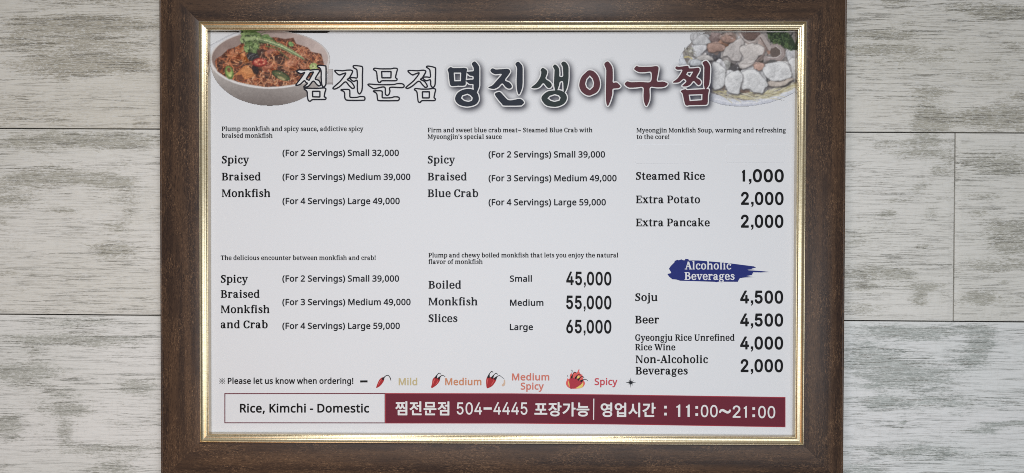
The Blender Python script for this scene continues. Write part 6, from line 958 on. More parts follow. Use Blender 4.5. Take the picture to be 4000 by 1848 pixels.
  '8186,2014 8176,2010 8166,2002 8154,1978 8136,1828 8131,1803 8126,1793 8117,1785 8092,1771 8085,1763 8082,1751 8084,1738 8097,1724 8121,1718 8231,1729 8326,1730 8371,1727 8431,1717 8430,1713 8412,1691 8402,1666 8398,1646 8398,1578 8396,1575 8391,1574 8342,1591 8327,1592 8311,1589 8309,1591 8344,1641 8356,1664 8361,1681 8360,1693 8356,1703 8345,1713 8332,1719 8311,1721 8298,1718 8286,1711 8240,1663 8202,1613 8192,1605 8182,1602 8167,1607 8151,1618 8071,1687 8021,1720 7991,1735 7967,1741 7956,1743 7936,1738 7922,1731 7917,1723 7915,1713 7921,1701 7947,1675 8032,1606 8072,1569 8133,1496 8157,1463 8167,1443 8162,1443 8118,1458 8076,1477 8061,1479 8047,1476 8021,1461 7972,1420 7957,1397 7956,1388 7957,1380 7967,1370 7991,1365 8147,1371 8186,1370 8241,1361 8276,1361 8297,1365 8316,1372 8323,1378 8329,1388 8331,1401 8321,1431 8287,1493 8342,1493 8391,1500 8393,1498 8396,1491 8396,1461 8384,1376 8371,1357 8322,1326 8317,1311 8319,1298 8326,1290 8337,1284 8352,1280 8372,1280 8447,1293 8497,1308 8515,1318 8521,1333 8522,1403 8516,1598 8513,1638 8507,1671 8496,1693 8477,1716 8497,1723 8511,1731 8519,1743 8522,1756 8521,1771 8507,1821 8492,1896 8494,1908 8510,1918 8516,1928 8518,1943 8514,1958 8501,1974 8477,1980 8282,1979 8256,1980 8237,1986 8224,2006 8216,2012 8202,2015;8189,1986 8202,1987 8214,1971 8223,1963 8236,1957 8256,1953 8332,1951 8447,1954 8486,1950 8490,1946 8491,1940 8469,1921 8465,1908 8465,1896 8482,1808 8494,1768 8492,1753 8481,1746 8457,1743 8371,1755 8326,1757 8227,1756 8127,1745 8112,1748 8132,1761 8145,1773 8157,1796 8163,1828 8177,1961 8182,1978;8256,1929 8245,1923 8239,1911 8236,1801 8242,1786 8252,1780 8272,1780 8381,1780 8391,1781 8397,1786 8402,1796 8402,1813 8399,1911 8393,1923 8377,1930;8268,1901 8370,1901 8373,1863 8373,1808 8266,1808 8265,1861;7950,1713 7961,1715 7976,1711 8022,1686 8067,1656 8136,1595 8161,1580 8181,1575 8197,1577 8216,1588 8261,1646 8302,1690 8316,1695 8331,1690 8333,1683 8327,1666 8311,1638 8291,1611 8270,1596 8214,1571 8205,1563 8201,1551 8206,1538 8232,1520 8251,1496 8296,1418 8302,1401 8301,1396 8287,1390 8271,1389 8237,1389 8161,1399 8026,1392 7989,1393 7992,1401 8012,1421 8042,1444 8057,1450 8072,1450 8107,1433 8157,1415 8177,1410 8196,1416 8201,1423 8202,1433 8193,1456 8163,1501 8094,1586 8042,1634 7957,1702 7951,1710;8450,1693 8461,1692 8473,1678 8482,1658 8486,1636 8494,1403 8493,1338 8487,1334 8472,1328 8436,1318 8391,1310 8352,1308 8350,1311 8352,1313 8380,1331 8397,1346 8411,1368 8423,1461 8423,1491 8420,1506 8411,1521 8396,1528 8382,1528 8346,1520 8326,1520 8287,1522 8281,1525 8279,1528 8287,1540 8306,1554 8327,1565 8341,1564 8391,1546 8406,1548 8416,1554 8422,1566 8426,1583 8427,1658 8437,1680;8264,1563 8271,1565 8272,1563 8252,1541 8238,1551'),
]
BIG = [
 ('navy', '9097,2106 9038,2096 8987,2081 8952,2063 8917,2036 8888,2003 8871,1965 8865,1928 8871,1890 8888,1848 8908,1816 8933,1790 8967,1765 9023,1737 9088,1720 9133,1715 9167,1715 9225,1723 9226,1668 9222,1665 9187,1666 9167,1663 9143,1653 9123,1636 9120,1638 9113,1665 9104,1680 9087,1693 9067,1698 9042,1701 8948,1700 8843,1708 8817,1705 8798,1698 8778,1678 8763,1640 8751,1555 8739,1428 8734,1410 8721,1383 8720,1360 8732,1336 8758,1307 8782,1294 8807,1290 8828,1294 8848,1306 8862,1309 8977,1308 9057,1303 9102,1309 9127,1318 9142,1333 9148,1348 9146,1375 9148,1379 9228,1373 9233,1363 9227,1330 9196,1273 9193,1258 9193,1243 9206,1218 9228,1194 9253,1181 9277,1180 9291,1185 9307,1196 9358,1258 9374,1285 9384,1328 9383,1673 9377,1710 9340,1805 9359,1840 9369,1873 9378,1928 9374,1960 9365,1988 9343,2025 9323,2046 9292,2068 9247,2086 9197,2099 9138,2106;9142,1968 9157,1968 9197,1954 9202,1948 9208,1918 9177,1878 9127,1856 9043,1884 9032,1913 9043,1925 9077,1953;8894,1565 8982,1564 8984,1448 8982,1443 8892,1442 8887,1445;9123,1540 9192,1534 9223,1536 9228,1530 9228,1513 9223,1508 9173,1501 9132,1473 9128,1483',
  '9107,2083 9043,2073 9002,2061 8967,2046 8932,2019 8906,1988 8892,1955 8888,1925 8896,1888 8916,1845 8945,1810 8987,1780 9037,1757 9087,1744 9142,1738 9198,1741 9252,1757 9254,1745 9248,1703 9250,1665 9248,1653 9243,1646 9233,1643 9187,1643 9163,1638 9098,1585 9096,1590 9098,1628 9095,1648 9087,1665 9073,1673 9043,1678 8948,1676 8858,1685 8832,1684 8812,1678 8796,1663 8786,1633 8773,1540 8762,1423 8755,1400 8743,1375 8743,1365 8749,1350 8768,1330 8787,1317 8802,1313 8818,1315 8842,1329 8862,1332 9003,1331 9062,1326 9103,1334 9122,1345 9125,1363 9115,1403 9117,1410 9138,1403 9238,1395 9248,1390 9253,1380 9256,1368 9254,1348 9247,1315 9218,1265 9217,1248 9223,1233 9239,1215 9257,1205 9272,1202 9287,1210 9302,1224 9342,1273 9354,1298 9361,1328 9363,1395 9360,1675 9353,1710 9325,1783 9312,1808 9334,1840 9344,1868 9353,1915 9352,1953 9344,1978 9324,2010 9308,2028 9278,2048 9242,2063 9192,2076 9138,2083;9148,1993 9158,1991 9213,1971 9222,1963 9233,1920 9233,1910 9194,1863 9187,1856 9128,1831 9028,1865 9005,1915 9008,1925 9067,1974;8878,1590 8997,1588 9004,1585 9008,1430 9004,1420 8872,1419 8862,1423 8871,1575 8873,1585;9097,1570 9098,1572 9123,1565 9178,1558 9238,1557 9247,1550 9252,1535 9252,1513 9248,1498 9242,1490 9233,1486 9192,1481 9174,1475 9137,1445 9113,1417 9106,1468'),
 ('navy', '9866,2088 9819,2083 9801,2074 9790,2050 9750,2008 9693,1935 9661,1890 9648,1868 9643,1840 9645,1825 9654,1811 9679,1792 9724,1776 9744,1773 9761,1775 9793,1790 9815,1810 9898,1905 9916,1923 9934,1933 9956,1939 10001,1937 10116,1912 10164,1911 10189,1920 10219,1940 10242,1965 10257,1993 10257,2015 10246,2035 10201,2076 10186,2083 10086,2089;10126,1870 10108,1858 10095,1835 10083,1790 10073,1735 10068,1663 10067,1560 10077,1350 10072,1318 10048,1275 10043,1255 10048,1233 10066,1210 10096,1190 10119,1184 10136,1187 10154,1197 10207,1255 10225,1293 10233,1350 10232,1615 10224,1703 10204,1773 10177,1835 10166,1853 10153,1865 10141,1870;9629,1763 9571,1753 9529,1738 9514,1720 9513,1710 9516,1698 9531,1683 9589,1660 9616,1640 9764,1470 9684,1476 9644,1468 9611,1453 9579,1425 9559,1395 9556,1368 9568,1345 9594,1323 9624,1314 9639,1316 9669,1330 9691,1336 9899,1323 9931,1327 9956,1340 9971,1355 9982,1375 9988,1400 9984,1420 9955,1470 9898,1545 9888,1563 9894,1568 9941,1584 9959,1594 9981,1614 10001,1638 10015,1663 10021,1690 10018,1713 10007,1733 9989,1746 9966,1754 9936,1756 9911,1750 9886,1739 9861,1720 9817,1663 9809,1657 9794,1668 9751,1715 9724,1735 9679,1756',
  '9884,2065 9841,2063 9818,2058 9809,2038 9753,1975 9696,1900 9673,1865 9665,1843 9668,1833 9674,1824 9696,1810 9736,1797 9761,1799 9784,1812 9880,1920 9904,1943 9926,1955 9956,1962 10001,1960 10111,1936 10156,1933 10178,1940 10204,1957 10224,1980 10234,2000 10233,2013 10224,2025 10188,2058 10179,2061 10086,2065;10134,1848 10123,1840 10115,1820 10103,1778 10096,1733 10091,1660 10090,1560 10100,1350 10093,1308 10071,1270 10066,1255 10069,1243 10081,1227 10102,1213 10119,1207 10131,1210 10143,1218 10193,1275 10205,1308 10209,1350 10208,1615 10202,1695 10190,1743 10172,1793 10149,1837 10141,1845;9611,1738 9551,1723 9538,1715 9538,1708 9546,1701 9601,1680 9633,1655 9779,1490 9798,1465 9800,1453 9794,1445 9779,1443 9686,1453 9659,1448 9639,1441 9606,1420 9585,1395 9578,1375 9587,1358 9606,1342 9624,1337 9636,1340 9669,1355 9694,1360 9899,1346 9926,1350 9944,1360 9955,1373 9962,1388 9964,1403 9962,1415 9930,1465 9878,1533 9866,1555 9864,1568 9868,1578 9874,1584 9936,1607 9952,1618 9974,1640 9989,1663 9997,1683 9997,1700 9988,1718 9973,1728 9951,1733 9931,1732 9911,1725 9874,1700 9829,1641 9819,1635 9809,1632 9796,1636 9784,1646 9736,1698 9699,1723 9654,1738'),
 ('teal', '10806,2110 10751,2105 10701,2095 10672,2086 10642,2069 10611,2039 10576,1995 10556,1955 10551,1923 10557,1888 10572,1860 10607,1821 10646,1791 10677,1772 10712,1760 10810,1745 10801,1686 10797,1685 10786,1711 10767,1731 10751,1740 10727,1745 10702,1742 10678,1730 10662,1715 10621,1660 10611,1653 10571,1702 10552,1718 10522,1735 10486,1748 10442,1752 10402,1749 10381,1743 10359,1728 10355,1718 10356,1703 10371,1680 10437,1631 10457,1613 10509,1543 10531,1500 10546,1445 10550,1413 10536,1390 10535,1378 10539,1363 10561,1326 10576,1313 10592,1307 10621,1309 10646,1320 10677,1344 10701,1370 10709,1390 10711,1415 10701,1460 10679,1515 10678,1530 10691,1543 10741,1572 10761,1587 10796,1633 10807,1370 10802,1353 10778,1315 10777,1298 10782,1280 10795,1263 10809,1250 10822,1242 10837,1239 10867,1247 10900,1273 10926,1308 10941,1343 10948,1420 10946,1480 10952,1484 10972,1483 10977,1478 10979,1465 10969,1320 10963,1300 10940,1260 10938,1238 10950,1213 10972,1191 10996,1182 11026,1183 11042,1190 11062,1202 11096,1238 11119,1280 11127,1323 11128,1490 11124,1563 11116,1625 11094,1725 11078,1765 11056,1808 11078,1843 11091,1873 11096,1905 11092,1945 11076,1985 11056,2017 11029,2045 10997,2066 10946,2090 10896,2105 10852,2111;10823,1968 10836,1969 10911,1948 10923,1915 10903,1885 10836,1864 10751,1892 10742,1898 10726,1915 10727,1921 10762,1948;10976,1753 10981,1754 10983,1750 10981,1678 10978,1628 10975,1613 10971,1609 10956,1615 10949,1623 10941,1670 10921,1738',
  '10821,2088 10757,2083 10707,2074 10682,2065 10656,2049 10627,2024 10590,1973 10576,1938 10574,1920 10576,1905 10586,1880 10606,1856 10642,1822 10681,1797 10702,1787 10731,1779 10776,1772 10836,1768 10842,1765 10825,1695 10819,1625 10831,1368 10823,1343 10801,1310 10801,1295 10816,1275 10827,1265 10837,1262 10857,1268 10882,1288 10906,1320 10920,1353 10925,1420 10922,1475 10926,1493 10932,1500 10951,1506 10971,1507 10986,1503 10998,1490 11002,1468 10994,1333 10988,1300 10964,1258 10961,1243 10970,1225 10986,1211 11001,1205 11021,1206 11036,1212 11051,1222 11068,1240 11083,1260 11099,1295 11105,1335 11105,1493 11101,1563 11093,1623 11084,1673 11071,1720 11056,1758 11027,1813 11053,1845 11066,1873 11072,1903 11069,1940 11056,1975 11037,2002 11016,2026 10987,2045 10946,2065 10901,2080 10852,2088;10826,1993 10921,1971 10928,1965 10949,1913 10946,1904 10916,1864 10842,1841 10831,1841 10736,1873 10694,1918 10693,1923 10697,1928 10752,1970;11004,1795 11007,1795 11008,1788 11001,1623 10996,1603 10991,1592 10981,1585 10967,1585 10942,1596 10928,1613 10916,1673 10887,1760 10891,1764 10931,1764 10956,1770 10976,1778;10422,1728 10386,1720 10379,1715 10378,1708 10391,1694 10451,1650 10472,1630 10509,1585 10541,1533 10558,1493 10571,1440 10572,1403 10561,1387 10558,1380 10566,1358 10579,1340 10592,1330 10612,1331 10632,1340 10671,1369 10682,1386 10687,1400 10686,1420 10679,1453 10656,1510 10654,1528 10657,1540 10676,1560 10740,1600 10762,1626 10771,1640 10776,1660 10776,1675 10768,1695 10756,1711 10737,1720 10721,1722 10702,1718 10682,1703 10631,1637 10617,1629 10607,1628 10597,1632 10586,1643 10547,1692 10521,1711 10497,1720 10476,1726'),
 ('plum', '11863,2093 11846,2083 11832,2063 11823,2035 11813,1980 11809,1900 11809,1778 11818,1395 11812,1345 11783,1283 11778,1260 11785,1233 11804,1208 11838,1185 11863,1179 11891,1186 11918,1211 11958,1265 11981,1315 11988,1360 11992,1438 11992,1535 11988,1593 12036,1588 12053,1592 12068,1600 12128,1658 12137,1670 12141,1688 12138,1703 12128,1719 12098,1741 12073,1748 12003,1752 11985,1758 11982,1768 11983,1818 11981,1843 11966,1905 11947,1968 11921,2035 11901,2073 11883,2090;11478,1891 11443,1881 11396,1853 11366,1830 11338,1800 11318,1768 11298,1720 11289,1678 11290,1643 11298,1600 11315,1543 11335,1500 11361,1463 11391,1432 11468,1363 11498,1352 11538,1351 11581,1361 11613,1380 11651,1411 11688,1458 11712,1500 11731,1555 11741,1608 11742,1663 11733,1710 11721,1748 11696,1793 11668,1824 11638,1844 11543,1886 11511,1892;11513,1733 11521,1734 11569,1688 11580,1625 11556,1548 11518,1508 11473,1556 11450,1640 11468,1695',
  '11863,2068 11852,2050 11842,2015 11833,1930 11833,1775 11841,1378 11833,1335 11807,1280 11802,1260 11806,1243 11819,1225 11841,1210 11863,1202 11876,1205 11886,1211 11913,1243 11942,1283 11958,1323 11965,1360 11968,1438 11968,1535 11964,1590 11968,1610 11973,1616 11983,1619 12028,1611 12051,1616 12072,1633 12103,1664 12114,1678 12118,1688 12116,1696 12108,1706 12086,1721 12063,1726 11988,1731 11973,1737 11964,1745 11958,1765 11958,1835 11933,1935 11908,2003 11888,2050 11875,2068 11868,2070;11483,1868 11451,1858 11423,1843 11391,1821 11362,1793 11340,1760 11322,1720 11313,1685 11313,1650 11320,1605 11337,1550 11353,1515 11378,1478 11406,1450 11481,1382 11503,1375 11538,1375 11573,1384 11601,1399 11634,1428 11671,1473 11692,1513 11708,1563 11719,1623 11718,1663 11712,1703 11701,1737 11682,1773 11654,1805 11618,1828 11533,1866 11511,1869;11514,1763 11521,1764 11526,1761 11589,1700 11603,1623 11576,1535 11526,1479 11518,1476 11452,1545 11426,1640 11448,1710'),
 ('plum', '12620,2098 12601,2090 12584,2070 12569,2035 12552,1975 12543,1883 12550,1750 12547,1733 12543,1725 12522,1721 12425,1734 12342,1738 12302,1738 12272,1733 12240,1718 12190,1675 12179,1655 12179,1630 12192,1608 12212,1586 12232,1573 12252,1567 12270,1569 12307,1582 12342,1585 12517,1580 12657,1589 12677,1586 12692,1575 12705,1542 12709,1505 12707,1458 12699,1428 12692,1424 12677,1424 12595,1436 12515,1437 12467,1431 12432,1416 12377,1381 12366,1368 12362,1353 12364,1333 12375,1313 12397,1288 12415,1275 12440,1267 12487,1283 12570,1286 12725,1281 12812,1270 12837,1272 12857,1281 12870,1293 12880,1310 12886,1338 12885,1363 12872,1443 12851,1548 12851,1573 12855,1576 12867,1577 12940,1571 12992,1582 13032,1600 13050,1612 13059,1630 13059,1650 13048,1673 13025,1697 12997,1713 12962,1724 12917,1730 12830,1731 12732,1718 12715,1722 12710,1733 12707,1755 12713,1875 12702,1970 12682,2025 12660,2070 12642,2091',
  '12617,2073 12607,2063 12597,2043 12584,2008 12573,1965 12567,1880 12573,1750 12571,1728 12562,1710 12545,1700 12525,1697 12412,1711 12342,1715 12287,1713 12257,1701 12217,1670 12203,1653 12202,1638 12209,1623 12225,1605 12240,1595 12252,1591 12265,1592 12302,1605 12340,1608 12517,1603 12657,1612 12682,1609 12700,1601 12708,1593 12720,1573 12728,1543 12732,1505 12727,1438 12721,1418 12715,1410 12702,1402 12682,1401 12595,1412 12517,1414 12482,1411 12442,1396 12395,1366 12385,1353 12387,1338 12412,1305 12425,1295 12437,1291 12477,1306 12527,1309 12710,1306 12805,1293 12832,1295 12847,1302 12856,1313 12861,1328 12862,1350 12847,1450 12827,1550 12826,1570 12830,1585 12842,1596 12860,1601 12937,1595 12977,1602 13029,1625 13036,1633 13037,1645 13025,1665 13007,1681 12977,1696 12947,1703 12895,1707 12827,1707 12730,1695 12710,1698 12697,1706 12687,1725 12684,1753 12690,1873 12686,1933 12680,1963 12668,2000 12645,2050 12630,2071 12622,2075'),
 ('plum', '13411,2088 13394,2083 13379,2076 13358,2047 13341,1991 13314,1852 13306,1836 13276,1802 13272,1787 13274,1772 13289,1754 13314,1740 13349,1727 13384,1720 13401,1722 13418,1737 13426,1739 13732,1721 13724,1611 13732,1322 13727,1297 13701,1256 13696,1232 13700,1217 13708,1206 13736,1182 13774,1167 13789,1166 13806,1171 13821,1179 13839,1196 13872,1242 13887,1281 13893,1332 13892,1416 13879,1611 13865,1667 13838,1717 13862,1737 13869,1762 13848,1872 13845,1997 13837,2037 13827,2052 13809,2066 13784,2074 13474,2080 13451,2082 13429,2089;13488,1952 13689,1938 13693,1926 13694,1866 13676,1864 13479,1871 13476,1877;13351,1716 13329,1711 13314,1704 13304,1692 13302,1677 13305,1666 13314,1652 13379,1596 13378,1582 13356,1565 13344,1569 13284,1621 13244,1636 13204,1641 13151,1641 13131,1634 13118,1617 13118,1602 13126,1587 13201,1531 13225,1507 13275,1436 13299,1387 13291,1385 13251,1390 13229,1388 13211,1383 13191,1371 13176,1357 13166,1337 13166,1317 13176,1296 13194,1281 13214,1275 13269,1284 13404,1266 13431,1266 13449,1270 13460,1277 13476,1316 13536,1314 13626,1303 13651,1307 13669,1317 13680,1331 13687,1346 13689,1366 13687,1382 13664,1436 13631,1487 13623,1506 13629,1511 13679,1540 13704,1576 13711,1596 13713,1616 13708,1637 13694,1660 13678,1676 13661,1686 13646,1689 13629,1686 13606,1673 13561,1622 13544,1610 13499,1666 13459,1694 13414,1711 13381,1716;13466,1476 13473,1472 13496,1427 13446,1429 13438,1432 13431,1447 13432,1452',
  '13416,2066 13401,2061 13391,2056 13378,2036 13363,1982 13334,1841 13325,1822 13297,1792 13296,1781 13306,1770 13331,1757 13384,1743 13393,1746 13394,1756 13399,1759 13426,1762 13759,1743 13772,1741 13763,1727 13756,1711 13748,1652 13755,1321 13747,1286 13723,1247 13719,1236 13726,1219 13749,1201 13779,1190 13799,1192 13825,1216 13855,1261 13865,1291 13870,1332 13862,1537 13854,1621 13845,1656 13833,1682 13817,1707 13790,1741 13831,1743 13841,1750 13846,1761 13825,1872 13823,1986 13816,2027 13811,2036 13796,2046 13781,2051 13474,2056 13444,2060 13426,2066;13471,1977 13711,1959 13715,1947 13718,1842 13711,1840 13699,1840 13454,1850 13450,1852 13450,1861 13466,1967;13341,1691 13326,1683 13328,1672 13393,1616 13404,1596 13402,1581 13395,1567 13379,1551 13364,1542 13351,1541 13339,1545 13280,1596 13249,1611 13219,1616 13161,1618 13146,1616 13141,1611 13149,1597 13211,1553 13243,1522 13298,1442 13322,1396 13327,1377 13322,1366 13311,1361 13241,1366 13217,1361 13198,1347 13189,1336 13188,1322 13195,1311 13204,1302 13214,1298 13246,1306 13269,1307 13404,1290 13431,1289 13444,1296 13452,1331 13464,1338 13536,1337 13624,1326 13644,1330 13654,1336 13664,1352 13664,1377 13642,1427 13605,1486 13599,1511 13609,1526 13659,1554 13669,1562 13679,1577 13687,1596 13690,1612 13685,1631 13674,1647 13651,1665 13644,1666 13632,1662 13611,1646 13566,1596 13554,1586 13541,1585 13524,1596 13494,1637 13483,1651 13446,1674 13419,1686 13399,1691;13469,1506 13476,1507 13482,1502 13534,1411 13536,1406 13534,1401 13434,1406 13422,1412 13403,1452 13403,1461'),
]

def laid(s):
    return [[L(x, y) for x, y in c] for c in unpack(s, 0.2)]
for fill, edge in OUTLINED:
    o = flat('headline_letter', laid(fill), 0.0006, INKS['white'])
    e = flat('letter_outline', laid(edge), 0.0008, INKS['outline'])
soft_print([unpack(b, 0.2) for c, b, f in BIG], 1735, 225, 2825, 470)
for colour, border, fill in BIG:
    flat('letter_border', laid(border), 0.0006, INKS['white'])
    flat('headline_letter', laid(fill), 0.0008, INKS[colour])

# ---- lines of the menu
line('caption', 'serif', 'Plump monkfish and spicy sauce, addictive spicy', 866.1, 1419.6, 511.9, 17.1, 'black')
line('caption', 'serif', 'braised monkfish', 866.1, 1064.6, 538.2, 17.1, 'black')
line('caption', 'serif', 'Firm and sweet blue crab meat~ Steamed Blue Crab with', 1670.7, 2313.8, 516.8, 17.1, 'black')
line('caption', 'serif', "Myeongjin's special sauce", 1670.7, 1960, 542.6, 17.1, 'black')
line('caption', 'serif', 'Myeongjin Monkfish Soup, warming and refreshing', 2486.5, 3070.5, 517.3, 17.1, 'black')
line('caption', 'serif', 'to the core!', 2486.5, 2614, 543, 17.1, 'black')
line('caption', 'serif', 'The delicious encounter between monkfish and crab!', 862.6, 1467.4, 1015.6, 17.1, 'black')
line('caption', 'serif', 'Plump and chewy boiled monkfish that lets you enjoy the natural', 1673.9, 2414.6, 1005.4, 17.1, 'black')
line('caption', 'serif', 'flavor of monkfish', 1673.9, 1885, 1031, 17.1, 'black')
line('dish_name', 'serif', 'Spicy', 866.5, 973.7, 638.3, 29.0, 'black')
line('dish_name', 'serif', 'Braised', 866.5, 1018.2, 704.6, 29.0, 'black')
line('dish_name', 'serif', 'Monkfish', 866.5, 1055.7, 769.5, 29.0, 'black')
line('dish_name', 'serif', 'Spicy', 1670.8, 1778, 638.3, 29.0, 'charcoal')
line('dish_name', 'serif', 'Braised', 1670.8, 1823, 704.6, 29.0, 'charcoal')
line('dish_name', 'serif', 'Blue Crab', 1670.8, 1868, 769.5, 29.0, 'charcoal')
line('dish_name', 'serif', 'Steamed Rice', 2484, 2753.4, 702, 29.0, 'black')
line('dish_name', 'serif', 'Extra Potato', 2484, 2734.5, 793.7, 29.0, 'black')
line('dish_name', 'serif', 'Extra Pancake', 2484, 2772.4, 883.7, 29.0, 'black')
line('dish_name', 'serif', 'Spicy', 862.6, 969, 1104, 29.0, 'black')
line('dish_name', 'serif', 'Braised', 862.6, 1014, 1163, 29.0, 'black')
line('dish_name', 'serif', 'Monkfish', 862.6, 1052.8, 1222.8, 29.0, 'black')
line('dish_name', 'serif', 'and Crab', 862.6, 1045.8, 1281.8, 29.0, 'black')
line('dish_name', 'serif', 'Boiled', 1673.9, 1801, 1127, 29.0, 'charcoal')
line('dish_name', 'serif', 'Monkfish', 1673.9, 1865, 1192.5, 29.0, 'charcoal')
line('dish_name', 'serif', 'Slices', 1673.9, 1787, 1257.8, 29.0, 'charcoal')
line('dish_name', 'serif', 'Soju', 2481, 2568, 1175.5, 29.0, 'black')
line('dish_name', 'serif', 'Beer', 2481, 2574.5, 1263, 29.0, 'black')
line('dish_name', 'serif', 'Non-Alcoholic', 2482.6, 2766, 1418, 29.0, 'black')
line('dish_name', 'serif', 'Beverages', 2482.6, 2686.4, 1462.5, 29.0, 'black')
line('dish_name', 'serif', 'Gyeongju Rice Unrefined', 2481, 2868.8, 1330.7, 24, 'black')
line('dish_name', 'serif', 'Rice Wine', 2481, 2638, 1368, 24, 'black')
line('heading', 'serif', 'Alcoholic', 2674.3, 2856.3, 1052, 29.3, 'lilac', z=0.0008)
line('heading', 'serif', 'Beverages', 2673.8, 2869, 1093, 29.3, 'lilac', z=0.0008)
line('serving_price', 'sans', '(For 2 Servings) Small 32,000', 1103.6, 1558.3, 609, 23.2, 'charcoal')
line('serving_price', 'sans', '(For 3 Servings) Medium 39,000', 1103.6, 1603, 702.6, 23.2, 'charcoal')
line('serving_price', 'sans', '(For 4 Servings) Large 49,000', 1103.6, 1561.4, 796.9, 23.2, 'charcoal')
line('serving_price', 'sans', '(For 2 Servings) Small 39,000', 1908.4, 2363.4, 615, 23.2, 'charcoal')
line('serving_price', 'sans', '(For 3 Servings) Medium 49,000', 1908.4, 2408.5, 707.7, 23.2, 'charcoal')
line('serving_price', 'sans', '(For 4 Servings) Large 59,000', 1908.4, 2366.5, 801.7, 23.2, 'charcoal')
line('serving_price', 'sans', '(For 2 Servings) Small 39,000', 1103, 1559, 1099.7, 23.2, 'charcoal')
line('serving_price', 'sans', '(For 3 Servings) Medium 49,000', 1103, 1604, 1191.5, 23.2, 'charcoal')
line('serving_price', 'sans', '(For 4 Servings) Large 59,000', 1103, 1562, 1284.5, 23.2, 'charcoal')
line('size_name', 'sans', 'Small', 1991.5, 2077.7, 1100, 23, 'charcoal')
line('size_name', 'sans', 'Medium', 1992, 2122.7, 1194, 23, 'charcoal')
line('size_name', 'sans', 'Large', 1991.5, 2082, 1288.8, 23, 'charcoal')
line('price', 'gothic', '45,000', 2211.8, 2388.2, 1111.8, 49, 'black', slope=0.008)
line('price', 'gothic', '55,000', 2211.8, 2388.2, 1205.4, 49, 'black', slope=0.008)
line('price', 'gothic', '65,000', 2211.8, 2388.2, 1299.7, 49, 'black', slope=0.008)
line('price', 'heavy', '1,000', 2898.3, 3061.4, 709.6, 46.5, 'black', slope=0.003)
line('price', 'heavy', '2,000', 2894.4, 3060.6, 798.4, 46.5, 'black', slope=0.003)
line('price', 'heavy', '2,000', 2894, 3060, 887.6, 46.5, 'black', slope=0.003)
line('price', 'heavy', '4,500', 2891, 3059, 1183.5, 46.5, 'black', slope=0.003)
line('price', 'heavy', '4,500', 2891, 3059, 1273, 46.5, 'black', slope=0.003)
line('price', 'heavy', '4,000', 2891, 3059, 1363, 46.5, 'black', slope=0.003)
line('price', 'heavy', '2,000', 2893, 3058.7, 1451.6, 46.5, 'black', slope=0.003)
line('note', 'mark', '※', 857.3, 879, 1499, 21, 'black', box=True)
line('note', 'sans', 'Please let us know when ordering!', 890, 1380.4, 1498.8, 22, 'black')
line('heat_name', 'sans', 'Mild', 1557.4, 1629.8, 1504, 26, 'khaki')
line('heat_name', 'sans', 'Medium', 1739, 1880.6, 1504, 26, 'copper')
line('heat_name', 'sans', 'Medium', 2000, 2145.6, 1485.3, 25.5, 'rust')
line('heat_name', 'sans', 'Spicy', 2034, 2124, 1521.2, 25.5, 'rust')
line('heat_name', 'sans', 'Spicy', 2322.5, 2411.7, 1503.5, 25.3, 'crimson')
line('note', 'sans', 'Rice, Kimchi - Domestic', 937.4, 1442, 1610.6, 32, 'black')
line('banner_text', 'hangul', '찜전문점', 1544.6, 1755.6, 1622, 55, 'white', slope=0.003, box=True, z=0.0008)
line('banner_text', 'banner', '504', 1784.3, 1883, 1619.4, 48.5, 'white', slope=0.003, box=True, z=0.0008)
line('banner_text', 'banner', '4445', 1927.5, 2060.2, 1619.6, 48.5, 'white', slope=0.004, box=True, z=0.0008)
line('banner_text', 'hangul', '포장가능', 2087.3, 2302.2, 1626, 56, 'white', slope=0.006, box=True, z=0.0008)
line('banner_text', 'hangul', '영업시간', 2346, 2560.8, 1629, 57, 'white', slope=0.004, box=True, z=0.0008)
line('banner_text', 'banner', '11', 2642, 2694, 1628, 48.5, 'white', slope=0.01, box=True, z=0.0008)
line('banner_text', 'banner', '00', 2737, 2803, 1629.5, 48.5, 'white', slope=0.01, box=True, z=0.0008)
line('banner_text', 'serif', '~', 2808, 2855, 1615, 18, 'white', slope=0.01, box=True, z=0.0008)
line('banner_text', 'banner', '21', 2861.6, 2917, 1631.5, 48, 'white', slope=0.01, box=True, z=0.0008)
line('banner_text', 'banner', '00', 2961, 3027.8, 1633.5, 48.5, 'white', slope=0.01, box=True, z=0.0008)


# ---- banner at the foot of the sheet
def quad(name, pts, z, colour):
    return flat(name, [[L(*p) for p in pts]], z, INKS[colour])
BAND_TOP = [(1505.5, 1535.5), (2000, 1536.5), (2400, 1541), (3068, 1551)]
BAND_FOOT = [(3068, 1669), (2800, 1664.5), (2400, 1658), (2000, 1654.5), (1505.5, 1654)]
def inset(pts, d):
    return [(x + (d if x < 1600 else -d if x > 3000 else 0), y + (d if y < 1600 else -d)) for x, y in pts]
flat('banner_edge', [[L(*p) for p in BAND_TOP + BAND_FOOT]], 0.0003, INKS['red_edge'])
flat('banner', [[L(*p) for p in inset(BAND_TOP + BAND_FOOT, 2.6)]], 0.0005, INKS['maroon'])
BOX = [(876.9, 1536.0), (1505.5, 1535.5), (1505.5, 1653.5), (876.9, 1653.0)]
BOX_IN = [(880.4, 1539.3), (1502.5, 1538.8), (1502.5, 1650.2), (880.4, 1649.8)]
flat('note_box', [[L(*p) for p in BOX], [L(*p) for p in BOX_IN[::-1]]], 0.0005, INKS['maroon'])
quad('banner_rule', [(2317.4, 1557), (2321.4, 1557), (2320.4, 1639.4), (2316.4, 1639.4)], 0.0008, 'white')
quad('dash', [(1407, 1486.2), (1435.8, 1485.8), (1435.8, 1493.6), (1407, 1494)], 0.0004, 'black')
quad('dash', [(1889, 1591), (1921, 1591), (1921, 1600), (1889, 1600)], 0.0008, 'white')
